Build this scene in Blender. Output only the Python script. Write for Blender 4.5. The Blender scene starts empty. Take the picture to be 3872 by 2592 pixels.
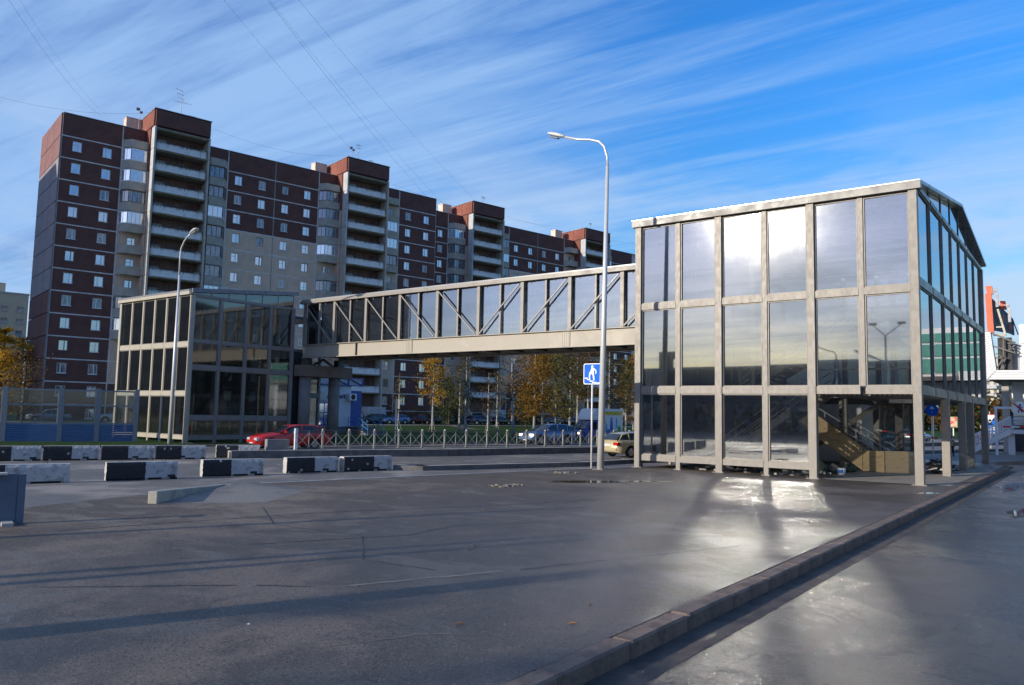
import bpy, math, random
from mathutils import Vector, Matrix
PI = math.pi
rad = math.radians
SC = bpy.context.scene
COL = SC.collection

# ------------------------------------------------------------------ camera
YAW, PITCH, ROLL, FPX = -6.44251049e-01, 8.96140698e-02, 2.00608484e-02, 2959.8
_f = Vector((math.sin(YAW)*math.cos(PITCH), math.cos(YAW)*math.cos(PITCH), math.sin(PITCH)))
_r0 = Vector((math.cos(YAW), -math.sin(YAW), 0)); _u0 = _r0.cross(_f)
_r = math.cos(ROLL)*_r0 + math.sin(ROLL)*_u0
_u = -math.sin(ROLL)*_r0 + math.cos(ROLL)*_u0
cam_data = bpy.data.cameras.new('camera'); cam = bpy.data.objects.new('camera', cam_data); COL.objects.link(cam)
cam_data.sensor_width = 36.0; cam_data.sensor_fit = 'HORIZONTAL'; cam_data.lens = FPX/3872*36
cam_data.clip_start = 0.1; cam_data.clip_end = 6000
cam.matrix_world = Matrix(((_r.x, _u.x, -_f.x, 0), (_r.y, _u.y, -_f.y, 0), (_r.z, _u.z, -_f.z, 2.5), (0, 0, 0, 1)))
SC.camera = cam

# ------------------------------------------------------------------ light
SUN_AZ, SUN_EL = rad(23.0), rad(15.2)        # travels towards +X +Y, comes from behind the camera's left
SUN_DIR = Vector((-math.sin(SUN_AZ)*math.cos(SUN_EL), -math.cos(SUN_AZ)*math.cos(SUN_EL), math.sin(SUN_EL)))
sd = bpy.data.lights.new('sun', 'SUN'); sun = bpy.data.objects.new('sun', sd); COL.objects.link(sun)
sd.energy = 4.9; sd.angle = rad(0.53); sd.color = (1.0, 0.91, 0.77)
sun.rotation_mode = 'QUATERNION'; sun.rotation_quaternion = SUN_DIR.to_track_quat('Z', 'Y')
sun.location = (-30, -60, 40)

W = bpy.data.worlds.new('World'); SC.world = W; W.use_nodes = True
nt = W.node_tree; nt.nodes.clear()
def wn(t, **kw):
    n = nt.nodes.new(t)
    for k, v in kw.items(): setattr(n, k, v)
    return n
def wmath(op, a, b=None, c=None, clamp=False):
    n = wn('ShaderNodeMath', operation=op, use_clamp=clamp)
    for i, v in enumerate((a, b, c)):
        if v is None: continue
        if isinstance(v, (int, float)): n.inputs[i].default_value = v
        else: nt.links.new(v, n.inputs[i])
    return n.outputs[0]
def wsmooth(v, lo, hi, olo=0.0, ohi=1.0):
    n = wn('ShaderNodeMapRange', interpolation_type='SMOOTHSTEP')
    nt.links.new(v, n.inputs[0])
    for i, q in enumerate((lo, hi, olo, ohi)): n.inputs[i+1].default_value = q
    return n.outputs[0]
sky = wn('ShaderNodeTexSky', sky_type='NISHITA', sun_disc=False)
sky.sun_elevation = SUN_EL; sky.sun_rotation = PI + SUN_AZ
sky.air_density = 1.25; sky.dust_density = 0.6; sky.ozone_density = 2.2; sky.altitude = 20
tc = wn('ShaderNodeTexCoord'); sep = wn('ShaderNodeSeparateXYZ'); nt.links.new(tc.outputs['Generated'], sep.inputs[0])
dx, dy, dz = sep.outputs
zc = wmath('MAXIMUM', wmath('ADD', dz, 0.03), 0.02)
px = wmath('DIVIDE', dx, zc); py = wmath('DIVIDE', dy, zc)
comb = wn('ShaderNodeCombineXYZ'); nt.links.new(px, comb.inputs[0]); nt.links.new(py, comb.inputs[1])
# the high cloud lies in streaks that run towards azimuth -68 degrees
def cloud_noise(rot, scale, detail, rough, dist, seed):
    mp = wn('ShaderNodeMapping'); nt.links.new(comb.outputs[0], mp.inputs[0])
    mp.inputs['Rotation'].default_value = (0, 0, rot); mp.inputs['Scale'].default_value = scale
    mp.inputs['Location'].default_value = (seed, seed*1.7, 0)
    n = wn('ShaderNodeTexNoise', noise_dimensions='3D'); nt.links.new(mp.outputs[0], n.inputs[0])
    n.inputs['Scale'].default_value = 1.0; n.inputs['Detail'].default_value = detail
    n.inputs['Roughness'].default_value = rough; n.inputs['Distortion'].default_value = dist
    return n.outputs[0]
RS = rad(68+90)
streak = cloud_noise(RS, (0.30, 1.9, 1), 10, 0.64, 0.75, 3.1)
fine = cloud_noise(RS+0.10, (0.9, 9.0, 1), 6, 0.6, 0.6, 8.4)
broad = cloud_noise(RS, (0.22, 0.42, 1), 4, 0.5, 0.2, 1.3)
def wdot(v):
    n = wn('ShaderNodeVectorMath', operation='DOT_PRODUCT'); nt.links.new(tc.outputs['Generated'], n.inputs[0])
    n.inputs[1].default_value = v; return n.outputs['Value']
az = rad(-66); veil_dir = (math.sin(az)*math.cos(rad(27)), math.cos(az)*math.cos(rad(27)), math.sin(rad(27)))
veil = wsmooth(wdot(veil_dir), 0.74, 0.985)            # a broad veil of cirrus in the west
s1 = wmath('ADD', wmath('MULTIPLY', streak, 0.60), wmath('ADD', wmath('MULTIPLY', fine, 0.34), wmath('MULTIPLY', broad, 0.30)))
s1 = wmath('ADD', s1, wmath('MULTIPLY', veil, 0.17))
cl = wsmooth(s1, 0.51, 0.86, 0.0, 0.80)
# low cumulus bank close to the horizon
mp2 = wn('ShaderNodeMapping'); nt.links.new(tc.outputs['Generated'], mp2.inputs[0]); mp2.inputs['Scale'].default_value = (3.4, 3.4, 10); mp2.inputs['Location'].default_value = (4.3, 1.2, 2.2)
nlow = wn('ShaderNodeTexNoise'); nt.links.new(mp2.outputs[0], nlow.inputs[0]); nlow.inputs['Scale'].default_value = 1.1
nlow.inputs['Detail'].default_value = 8; nlow.inputs['Roughness'].default_value = 0.55
veil2 = wsmooth(wdot((-0.10, 0.975, 0.20)), 0.93, 0.99)
low = wmath('MULTIPLY', wsmooth(wmath('ADD', nlow.outputs[0], wmath('MULTIPLY', veil2, 0.10)), 0.47, 0.64), wmath('MULTIPLY', wsmooth(dz, 0.40, 0.12), 0.75))
# thin cirrus scatters brightly round the sun
halo = wmath('POWER', wmath('MAXIMUM', wdot(tuple(SUN_DIR)), 0.0), 26.0)
halo2 = wmath('POWER', wmath('MAXIMUM', wdot(tuple(SUN_DIR)), 0.0), 7.0)
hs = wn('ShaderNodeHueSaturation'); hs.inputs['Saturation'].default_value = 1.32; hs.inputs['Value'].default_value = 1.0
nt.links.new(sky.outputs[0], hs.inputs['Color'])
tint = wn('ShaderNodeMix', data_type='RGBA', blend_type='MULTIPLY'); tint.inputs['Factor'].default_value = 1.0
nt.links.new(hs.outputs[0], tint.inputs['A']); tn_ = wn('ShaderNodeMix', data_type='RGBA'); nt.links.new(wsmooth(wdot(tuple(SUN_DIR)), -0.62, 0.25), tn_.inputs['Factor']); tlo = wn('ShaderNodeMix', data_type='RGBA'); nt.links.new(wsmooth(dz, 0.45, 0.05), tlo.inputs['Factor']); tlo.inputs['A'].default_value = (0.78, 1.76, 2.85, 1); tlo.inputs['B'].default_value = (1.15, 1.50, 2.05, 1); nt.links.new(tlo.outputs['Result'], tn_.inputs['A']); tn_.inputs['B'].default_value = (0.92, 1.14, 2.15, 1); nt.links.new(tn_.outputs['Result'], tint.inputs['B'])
mixc = wn('ShaderNodeMix', data_type='RGBA'); nt.links.new(cl, mixc.inputs['Factor'])
nt.links.new(tint.outputs['Result'], mixc.inputs['A']); mixc.inputs['B'].default_value = (4.4, 7.0, 11.0, 1)
mixl = wn('ShaderNodeMix', data_type='RGBA'); nt.links.new(low, mixl.inputs['Factor']); nt.links.new(mixc.outputs['Result'], mixl.inputs['A']); mixl.inputs['B'].default_value = (6.6, 8.2, 10.6, 1)
addh = wn('ShaderNodeMix', data_type='RGBA', blend_type='ADD'); addh.inputs['Factor'].default_value = 1.0
hv = wn('ShaderNodeCombineXYZ')
hsum = wmath('ADD', wmath('MULTIPLY', halo, 1.6), wmath('MULTIPLY', halo2, 2.2))
nt.links.new(hsum, hv.inputs[0]); nt.links.new(wmath('MULTIPLY', hsum, 0.97), hv.inputs[1]); nt.links.new(wmath('MULTIPLY', hsum, 0.93), hv.inputs[2])
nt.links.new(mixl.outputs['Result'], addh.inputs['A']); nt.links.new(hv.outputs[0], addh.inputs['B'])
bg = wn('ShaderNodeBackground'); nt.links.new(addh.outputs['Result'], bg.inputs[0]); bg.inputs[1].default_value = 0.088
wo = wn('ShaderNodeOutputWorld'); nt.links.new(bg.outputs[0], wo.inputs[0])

vs = SC.view_settings
vs.view_transform = 'Standard'; vs.look = 'None'; vs.gamma = 1.0; vs.use_curve_mapping = False; vs.exposure = -0.02
cy = SC.cycles
cy.use_denoising = True; cy.max_bounces = 10; cy.transparent_max_bounces = 24; cy.glossy_bounces = 6; cy.diffuse_bounces = 3
cy.transmission_bounces = 4; cy.caustics_reflective = True; cy.caustics_refractive = False; cy.blur_glossy = 0.1
cy.sample_clamp_indirect = 400.0; cy.use_adaptive_sampling = True; cy.adaptive_threshold = 0.015

# ------------------------------------------------------------------ materials
MATS = {}
class NT:
    def __init__(s, name):
        s.m = bpy.data.materials.new(name); s.m.use_nodes = True; s.t = s.m.node_tree; s.t.nodes.clear()
        s.out = s.t.nodes.new('ShaderNodeOutputMaterial')
    def n(s, t, **kw):
        x = s.t.nodes.new(t)
        for k, v in kw.items(): setattr(x, k, v)
        return x
    def l(s, a, b): s.t.links.new(a, b)
    def set(s, inp, v):
        if hasattr(v, 'is_linked') or hasattr(v, 'links'): s.l(v, inp)
        else: inp.default_value = v
    def coord(s, scale=(1, 1, 1), kind='Object'):
        c = s.n('ShaderNodeTexCoord'); mp = s.n('ShaderNodeMapping'); s.l(c.outputs[kind], mp.inputs[0]); mp.inputs['Scale'].default_value = scale
        return mp.outputs[0]
    def noise(s, vec, scale, detail=4, rough=0.55, dist=0.0):
        x = s.n('ShaderNodeTexNoise'); s.l(vec, x.inputs[0]); x.inputs['Scale'].default_value = scale
        x.inputs['Detail'].default_value = detail; x.inputs['Roughness'].default_value = rough; x.inputs['Distortion'].default_value = dist
        return x.outputs[0]
    def ramp(s, v, lo, hi, a=0.0, b=1.0, smooth=True):
        x = s.n('ShaderNodeMapRange', interpolation_type='SMOOTHSTEP' if smooth else 'LINEAR'); s.l(v, x.inputs[0])
        for i, q in enumerate((lo, hi, a, b)): x.inputs[i+1].default_value = q
        return x.outputs[0]
    def mix(s, f, a, b, blend='MIX'):
        x = s.n('ShaderNodeMix', data_type='RGBA', blend_type=blend); s.set(x.inputs['Factor'], f)
        for k, v in (('A', a), ('B', b)):
            if isinstance(v, tuple): x.inputs[k].default_value = (*v[:3], 1)
            else: s.l(v, x.inputs[k])
        return x.outputs['Result']
    def math(s, op, a, b=0.0, clamp=False):
        x = s.n('ShaderNodeMath', operation=op, use_clamp=clamp); s.set(x.inputs[0], a); s.set(x.inputs[1], b); return x.outputs[0]
    def bump(s, h, strength=0.3, dist=0.02):
        x = s.n('ShaderNodeBump'); s.l(h, x.inputs['Height']); x.inputs['Strength'].default_value = strength; x.inputs['Distance'].default_value = dist
        return x.outputs[0]
    def pbr(s, color, rough=0.6, metal=0.0, normal=None, spec=0.5, coat=0.0):
        p = s.n('ShaderNodeBsdfPrincipled')
        if isinstance(color, tuple): p.inputs['Base Color'].default_value = (*color[:3], 1)
        else: s.l(color, p.inputs['Base Color'])
        s.set(p.inputs['Roughness'], rough); s.set(p.inputs['Metallic'], metal); p.inputs['Specular IOR Level'].default_value = spec
        p.inputs['Coat Weight'].default_value = coat; p.inputs['Coat Roughness'].default_value = 0.05
        if normal is not None: s.l(normal, p.inputs['Normal'])
        s.l(p.outputs[0], s.out.inputs[0]); return p

def surf(name, c, rough=0.6, metal=0.0, var=0.25, scale=3.0, bump=0.0, bscale=60.0, c2=None, lo=0.4, hi=0.7, stretch=(1, 1, 1), spec=0.5, coat=0.0):
    """weathered surface: base colour broken by two sizes of noise"""
    if name in MATS: return MATS[name]
    g = NT(name); v = g.coord(stretch)
    n1 = g.noise(v, scale, 6, 0.6); n2 = g.noise(v, scale*7.3, 4, 0.6)
    c2 = c2 or tuple(x*(1-var) for x in c)
    f = g.ramp(n1, lo, hi)
    col = g.mix(f, c, c2)
    col = g.mix(g.ramp(n2, 0.45, 0.75, 0, 0.55), col, tuple(x*(1-var*0.8) for x in c))
    nr = None
    if bump: nr = g.bump(g.noise(g.coord(), bscale, 3, 0.6), bump, 0.01)
    r = g.ramp(n1, 0.3, 0.7, max(0.02, rough-0.08), min(1, rough+0.1))
    g.pbr(col, r, metal, nr, spec, coat)
    MATS[name] = g.m; return g.m

STEEL = surf('painted_steel', (0.25, 0.222, 0.186), 0.42, 0.0, 0.16, 1.3, 0.05, 20)
def galv():
    g = NT('galvanised_steel'); v = g.coord((1, 1, 1)); vo = g.n('ShaderNodeTexNoise'); g.l(g.coord((1, 1, 0.35)), vo.inputs[0]); vo.inputs['Scale'].default_value = 9; vo.inputs['Detail'].default_value = 5
    col = g.mix(g.ramp(vo.outputs[0], 0.35, 0.7), (0.215, 0.194, 0.166), (0.196, 0.177, 0.151))
    col = g.mix(g.ramp(g.noise(v, 2.2, 5), 0.5, 0.75, 0, 0.5), col, (0.232, 0.211, 0.182))
    g.pbr(col, g.ramp(vo.outputs[0], 0.3, 0.7, 0.44, 0.52), 0.10, g.bump(vo.outputs[0], 0.02, 0.01)); MATS['galvanised_steel'] = g.m; return g.m
GALV = galv()
DKSTEEL = surf('dark_steel', (0.10, 0.095, 0.09), 0.5, 0.2, 0.3, 2)
POLE = surf('zinc_pole', (0.62, 0.62, 0.60), 0.38, 0.25, 0.15, 4, stretch=(1, 1, 0.2))
CONC = surf('concrete', (0.40, 0.37, 0.31), 0.85, 0, 0.3, 1.6, 0.25, 40)
CONC_L = surf('pale_concrete', (0.46, 0.44, 0.40), 0.85, 0, 0.25, 2, 0.2, 30)
BLACKP = surf('black_paint', (0.018, 0.018, 0.02), 0.6, 0, 0.3, 3, 0.2, 30, c2=(0.05, 0.05, 0.05), lo=0.62, hi=0.8)
WHITEP = surf('white_wash', (0.46, 0.455, 0.44), 0.8, 0, 0.35, 4, 0.4, 30, c2=(0.25, 0.24, 0.22), lo=0.5, hi=0.66)
WHITE = surf('white_plastic', (0.78, 0.78, 0.78), 0.35, 0, 0.06, 3)
RUBBER = surf('rubber', (0.02, 0.02, 0.02), 0.8, 0, 0.3, 8)
PLY = surf('plywood', (0.56, 0.40, 0.21), 0.7, 0, 0.3, 2.2, 0.1, 40, c2=(0.38, 0.25, 0.12), lo=0.5, hi=0.68, stretch=(1, 1, 4))

def glass(name, tint, refl, rough, haze, hazer=0.16, wave=0.17, inner=(0.55, 0.58, 0.6)):
    """solar control glazing: a tinted see-through sheet with a mirror-like coat and a dusty film"""
    g = NT(name); tr = g.n('ShaderNodeBsdfTransparent'); tr.inputs[0].default_value = (*tint, 1)
    gl = g.n('ShaderNodeBsdfGlossy'); gl.inputs['Color'].default_value = (*inner, 1) if False else (0.86, 0.88, 0.9, 1); gl.inputs['Roughness'].default_value = rough
    fr = g.n('ShaderNodeFresnel'); fr.inputs[0].default_value = 1.5
    fac = g.math('ADD', g.math('MULTIPLY', fr.outputs[0], 0.9), refl, True)
    m1 = g.n('ShaderNodeMixShader'); g.l(fac, m1.inputs[0]); g.l(tr.outputs[0], m1.inputs[1])
    gw = g.n('ShaderNodeBsdfGlossy'); gw.distribution = 'BECKMANN'; gw.inputs['Roughness'].default_value = 0.085; gw.inputs['Color'].default_value = (0.9, 0.9, 0.9, 1)   # roller waves of toughened glass
    mw = g.n('ShaderNodeMixShader'); mw.inputs[0].default_value = wave; g.l(gl.outputs[0], mw.inputs[1]); g.l(gw.outputs[0], mw.inputs[2]); g.l(mw.outputs[0], m1.inputs[2])
    gh = g.n('ShaderNodeBsdfGlossy'); gh.distribution = 'BECKMANN'; gh.inputs['Roughness'].default_value = hazer; gh.inputs['Color'].default_value = (0.8, 0.8, 0.8, 1)
    df = g.n('ShaderNodeBsdfDiffuse'); df.inputs[0].default_value = (0.42, 0.40, 0.37, 1)
    mh = g.n('ShaderNodeMixShader'); mh.inputs[0].default_value = 0.5; g.l(gh.outputs[0], mh.inputs[1]); g.l(df.outputs[0], mh.inputs[2])
    v = g.coord(); dust = g.ramp(g.noise(v, 0.9, 6, 0.65), 0.3, 0.75, haze*0.6, haze*1.5)
    m2 = g.n('ShaderNodeMixShader'); g.l(dust, m2.inputs[0]); g.l(m1.outputs[0], m2.inputs[1]); g.l(mh.outputs[0], m2.inputs[2])
    g.l(m2.outputs[0], g.out.inputs[0]); MATS[name] = g.m; return g.m
GLASS_P = glass('grey_glass', (0.60, 0.62, 0.63), 0.22, 0.02, 0.018)
GLASS_B = glass('bridge_glass', (0.62, 0.64, 0.65), 0.27, 0.02, 0.03)
GLASS_C = glass('clear_glass', (0.80, 0.83, 0.82), 0.03, 0.03, 0.05)
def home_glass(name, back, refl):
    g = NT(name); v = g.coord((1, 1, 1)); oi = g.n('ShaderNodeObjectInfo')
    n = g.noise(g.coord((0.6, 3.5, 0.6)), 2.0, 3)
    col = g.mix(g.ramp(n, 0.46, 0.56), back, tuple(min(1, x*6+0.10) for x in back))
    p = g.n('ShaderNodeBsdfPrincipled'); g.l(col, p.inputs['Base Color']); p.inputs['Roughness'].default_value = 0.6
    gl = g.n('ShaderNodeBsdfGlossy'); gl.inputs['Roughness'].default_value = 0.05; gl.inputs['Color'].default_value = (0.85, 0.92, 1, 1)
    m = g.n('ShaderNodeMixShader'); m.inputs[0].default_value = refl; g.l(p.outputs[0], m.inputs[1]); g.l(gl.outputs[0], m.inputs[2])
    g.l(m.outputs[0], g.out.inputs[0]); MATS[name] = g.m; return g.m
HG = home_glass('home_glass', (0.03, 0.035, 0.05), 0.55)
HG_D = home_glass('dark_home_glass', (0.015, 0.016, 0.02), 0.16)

# ------------------------------------------------------------------ mesh helpers
class MB:
    def __init__(s): s.v = []; s.f = []; s.mi = []; s.m = 0
    def box(s, x0, x1, y0, y1, z0, z1):
        b = len(s.v)
        s.v += [(x0, y0, z0), (x1, y0, z0), (x1, y1, z0), (x0, y1, z0), (x0, y0, z1), (x1, y0, z1), (x1, y1, z1), (x0, y1, z1)]
        s.f += [(b, b+3, b+2, b+1), (b+4, b+5, b+6, b+7), (b, b+1, b+5, b+4), (b+1, b+2, b+6, b+5), (b+2, b+3, b+7, b+6), (b+3, b, b+4, b+7)]
        s.mi += [s.m]*6; return s
    def cbox(s, c, sz, rz=0.0, rx=0.0, ry=0.0):
        """box centred on c, turned"""
        R = Matrix.Rotation(rz, 3, 'Z') @ Matrix.Rotation(ry, 3, 'Y') @ Matrix.Rotation(rx, 3, 'X'); b = len(s.v); h = [q/2 for q in sz]
        for sx, sy, sz_ in ((-1, -1, -1), (1, -1, -1), (1, 1, -1), (-1, 1, -1), (-1, -1, 1), (1, -1, 1), (1, 1, 1), (-1, 1, 1)):
            p = R @ Vector((sx*h[0], sy*h[1], sz_*h[2])) + Vector(c); s.v.append(tuple(p))
        s.f += [(b, b+3, b+2, b+1), (b+4, b+5, b+6, b+7), (b, b+1, b+5, b+4), (b+1, b+2, b+6, b+5), (b+2, b+3, b+7, b+6), (b+3, b, b+4, b+7)]
        s.mi += [s.m]*6; return s
    def prism(s, pts, z0, z1, cap=True):
        """vertical prism over a counter-clockwise polygon"""
        b = len(s.v); n = len(pts); s.v += [(x, y, z0) for x, y in pts] + [(x, y, z1) for x, y in pts]
        for i in range(n): j = (i+1) % n; s.f.append((b+i, b+j, b+n+j, b+n+i)); s.mi.append(s.m)
        s.f += [tuple(b+n+i for i in range(n)), tuple(b+i for i in reversed(range(n)))]; s.mi += [s.m]*2; return s
    def ext(s, pts, d):
        """planar 3d polygon swept along vector d"""
        b = len(s.v); n = len(pts); s.v += [tuple(p) for p in pts] + [tuple(Vector(p)+Vector(d)) for p in pts]
        for i in range(n): j = (i+1) % n; s.f.append((b+i, b+j, b+n+j, b+n+i)); s.mi.append(s.m)
        s.f += [tuple(b+n+i for i in range(n)), tuple(b+i for i in reversed(range(n)))]; s.mi += [s.m]*2; return s
    def tube(s, path, r, seg=8, cap=True):
        P = [Vector(p) for p in path]; n = len(P); rr = r if isinstance(r, (list, tuple)) else [r]*n; b = len(s.v)
        up = None
        for i, p in enumerate(P):
            t = (P[min(i+1, n-1)]-P[max(i-1, 0)]).normalized()
            if up is None: up = Vector((0, 0, 1)) if abs(t.z) < 0.9 else Vector((1, 0, 0))
            a = t.cross(up)
            if a.length < 1e-4: a = t.cross(Vector((0, 1, 0)))
            a.normalize(); c = a.cross(t).normalized(); up = c
            for k in range(seg):
                w = 2*PI*k/seg; s.v.append(tuple(p + a*math.cos(w)*rr[i] + c*math.sin(w)*rr[i]))
        for i in range(n-1):
            for k in range(seg):
                k2 = (k+1) % seg; s.f.append((b+i*seg+k, b+i*seg+k2, b+(i+1)*seg+k2, b+(i+1)*seg+k)); s.mi.append(s.m)
        if cap: s.f += [tuple(b+k for k in reversed(range(seg))), tuple(b+(n-1)*seg+k for k in range(seg))]; s.mi += [s.m]*2
        return s
    def bar(s, a, b, w, h):
        """rectangular bar from a to b, w across, h in the up sense"""
        a, b = Vector(a), Vector(b); t = (b-a).normalized(); up = Vector((0, 0, 1)) if abs(t.z) < 0.95 else Vector((0, 1, 0))
        x = t.cross(up).normalized()*w/2; y = x.cross(t).normalized()*h/2
        return s.ext([a-x-y, a+x-y, a+x+y, a-x+y], b-a)
    def quad(s, a, b, c, d):
        k = len(s.v); s.v += [tuple(a), tuple(b), tuple(c), tuple(d)]; s.f.append((k, k+1, k+2, k+3)); s.mi.append(s.m); return s
    def rbox(s, x0, x1, y0, y1, z0, z1, c):
        """box with its top and vertical edges cut off"""
        pts = [(x0+c, y0), (x1-c, y0), (x1, y0+c), (x1, y1-c), (x1-c, y1), (x0+c, y1), (x0, y1-c), (x0, y0+c)]
        b = len(s.v); n = 8; cx, cy_ = (x0+x1)/2, (y0+y1)/2
        fx = 1-2*c/(x1-x0); fy = 1-2*c/(y1-y0)
        s.v += [(x, y, z0) for x, y in pts]+[(x, y, z1-c) for x, y in pts]+[(cx+(x-cx)*fx, cy_+(y-cy_)*fy, z1) for x, y in pts]
        for L in (0, 1):
            for i in range(n): j = (i+1) % n; s.f.append((b+L*n+i, b+L*n+j, b+(L+1)*n+j, b+(L+1)*n+i)); s.mi.append(s.m)
        s.f += [tuple(b+2*n+i for i in range(n)), tuple(b+i for i in reversed(range(n)))]; s.mi += [s.m]*2; return s
    def mesh(s, name, mats, smooth=False):
        me = bpy.data.meshes.new(name); me.from_pydata(s.v, [], s.f)
        if not isinstance(mats, (list, tuple)): mats = [mats]
        for m in mats: me.materials.append(m)
        if len(mats) > 1: me.polygons.foreach_set('material_index', s.mi)
        if smooth: me.polygons.foreach_set('use_smooth', [True]*len(me.polygons))
        me.validate(); me.update(); return me
    def build(s, name, mats, parent=None, smooth=False, loc=None):
        return put(s.mesh(name, mats, smooth), name, parent, loc)
def put(me, name, parent=None, loc=None, rz=None, scale=None):
    o = bpy.data.objects.new(name, me); COL.objects.link(o)
    if parent is not None: o.parent = parent
    if loc is not None: o.location = loc
    if rz is not None: o.rotation_euler = (0, 0, rz)
    if scale is not None: o.scale = scale
    return o
def bevel(o, w=0.01, seg=2):
    m = o.modifiers.new('bevel', 'BEVEL'); m.width = w; m.segments = seg; m.limit_method = 'ANGLE'; m.angle_limit = rad(40); return o
def tag(o, label, cat, group=None, kind=None):
    if label: o['label'] = label
    if cat: o['category'] = cat
    if group: o['group'] = group
    if kind: o['kind'] = kind
    return o
def struct(o, label=None):
    o['kind'] = 'structure'
    if label: o['label'] = label
    return o
def root(name, loc, rz=0.0, label=None, cat=None, group=None):
    o = bpy.data.objects.new(name, None); COL.objects.link(o); o.location = loc; o.rotation_euler = (0, 0, rz); o.empty_display_size = 0.3
    return tag(o, label, cat, group)
def copy_tree(o, parent=None):
    c = o.copy(); COL.objects.link(c)
    if parent is not None: c.parent = parent
    for ch in list(o.children): copy_tree(ch, c)
    return c
def text_mesh(s, size, mat, name='lettering', ext=0.01, parent=None, loc=(0, 0, 0), rot=(PI/2, 0, 0)):
    cu = bpy.data.curves.new(name, 'FONT'); cu.body = s; cu.size = size; cu.extrude = ext; cu.align_x = 'CENTER'; cu.align_y = 'CENTER'; cu.resolution_u = 3
    t = bpy.data.objects.new('tmp', cu); COL.objects.link(t); dg = bpy.context.evaluated_depsgraph_get(); me = bpy.data.meshes.new_from_object(t.evaluated_get(dg))
    bpy.data.objects.remove(t); me.materials.clear(); me.materials.append(mat); o = put(me, name, parent, loc); o.rotation_euler = rot; return o
K = 2.5/1.9
def hp(x, y): return (x*K, y*K)
R_ = random.Random(7)
# ------------------------------------------------------------------ ground
def asphalt(name, base, wet, gravel=0.5, warm=0.0, damp=None, spec=0.42):
    g = NT(name); v = g.coord((1, 1, 1)); vs_ = g.coord((0.8, 0.8, 1))
    big = g.noise(vs_, 0.16, 6, 0.62, 0.4); mid = g.noise(vs_, 0.75, 7, 0.68, 0.5); fine = g.noise(v, 95, 3, 0.7); grit = g.noise(v, 260, 2, 0.7)
    dry = tuple(x*2.1 for x in base)
    m = g.math('ADD', g.math('MULTIPLY', big, 0.6), g.math('MULTIPLY', mid, 0.42))
    dryf = g.ramp(m, 0.49, 0.60)
    col = g.mix(g.ramp(mid, 0.3, 0.7), base, tuple(x*0.78 for x in base))
    col = g.mix(g.math('MULTIPLY', dryf, 0.85), col, (dry[0]*(1.04+warm), dry[1], dry[2]*(0.93-warm)))
    col = g.mix(g.ramp(fine, 0.45, 0.75, 0, 0.5), col, tuple(x*0.45 for x in base))
    col = g.mix(g.ramp(grit, 0.66, 0.80, 0, 0.5), col, (0.34, 0.33, 0.31))
    if damp:
        du = g.noise(g.coord((.55, 1.0, 1)), 0.42, 9, 0.7, 1.6); sx_ = g.n('ShaderNodeSeparateXYZ'); c4 = g.n('ShaderNodeTexCoord'); g.l(c4.outputs['Object'], sx_.inputs[0])
        df_ = g.math('MULTIPLY', g.ramp(du, 0.53, 0.585), g.ramp(sx_.outputs[0], -5.0, -11.0, 0.25, 1.0)); col = g.mix(g.math('MULTIPLY', df_, .62), col, (.215, .195, .165))
        ol = g.noise(v, 0.33, 5, .6, .8); col = g.mix(g.ramp(ol, .60, .70, 0, .5), col, tuple(x*.45 for x in base))
    agg = g.noise(v, 30, 3, 0.7); col = g.mix(g.ramp(agg, 0.50, 0.66, 0, 0.8), col, tuple(x*0.30 for x in base)); col = g.mix(g.ramp(g.noise(v, 44, 2, 0.6), 0.58, 0.70, 0, 0.75), col, tuple(x*3.0 for x in base))
    rr = g.ramp(m, 0.40, 0.66, wet, wet+0.34)
    if damp:
        sp = g.n('ShaderNodeSeparateXYZ'); c3 = g.n('ShaderNodeTexCoord'); g.l(c3.outputs['Object'], sp.inputs[0])
        dmp = g.ramp(g.math('ADD', sp.outputs[0], g.math('MULTIPLY', big, 5.0)), damp[0]+2.5, damp[1]+2.5)
        mr = g.n('ShaderNodeMix', data_type='FLOAT'); g.l(dmp, mr.inputs['Factor']); mr.inputs['A'].default_value = .74; g.l(rr, mr.inputs['B']); rr = mr.outputs['Result']
        col = g.mix(dmp, g.mix(1.0, col, (1.0, .97, .92), 'MULTIPLY'), g.mix(1.0, col, (.80, .80, .80), 'MULTIPLY'))
    rr2 = g.math('ADD', rr, g.ramp(fine, 0.3, 0.8, -0.05, 0.12), True)
    nr = g.bump(g.math('ADD', g.math('MULTIPLY', fine, 0.7), g.math('MULTIPLY', agg, 0.9)), gravel, 0.006)
    g.pbr(col, rr2, 0, nr, spec); MATS[name] = g.m; return g.m
A_PLAZA = asphalt('plaza_asphalt', (0.124, 0.102, 0.083), 0.31, 1.0, damp=(-18.5, -10.0), spec=.34)
A_ROAD = asphalt('road_asphalt', (0.175, 0.158, 0.138), 0.62, 0.4)
A_WET = asphalt('wet_asphalt', (0.052, 0.047, 0.042), 0.16, 1.0, spec=.20)
def wet_extra():
    g = NT('dirt_gutter'); v = g.coord(); n = g.noise(v, 2.5, 6); g.pbr(g.mix(g.ramp(n, 0.4, 0.65), (0.10, 0.078, 0.058), (0.05, 0.042, 0.036)), 0.8, 0, g.bump(g.noise(v, 60, 4), 0.6, 0.01)); return g.m
DIRT = wet_extra()
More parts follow.
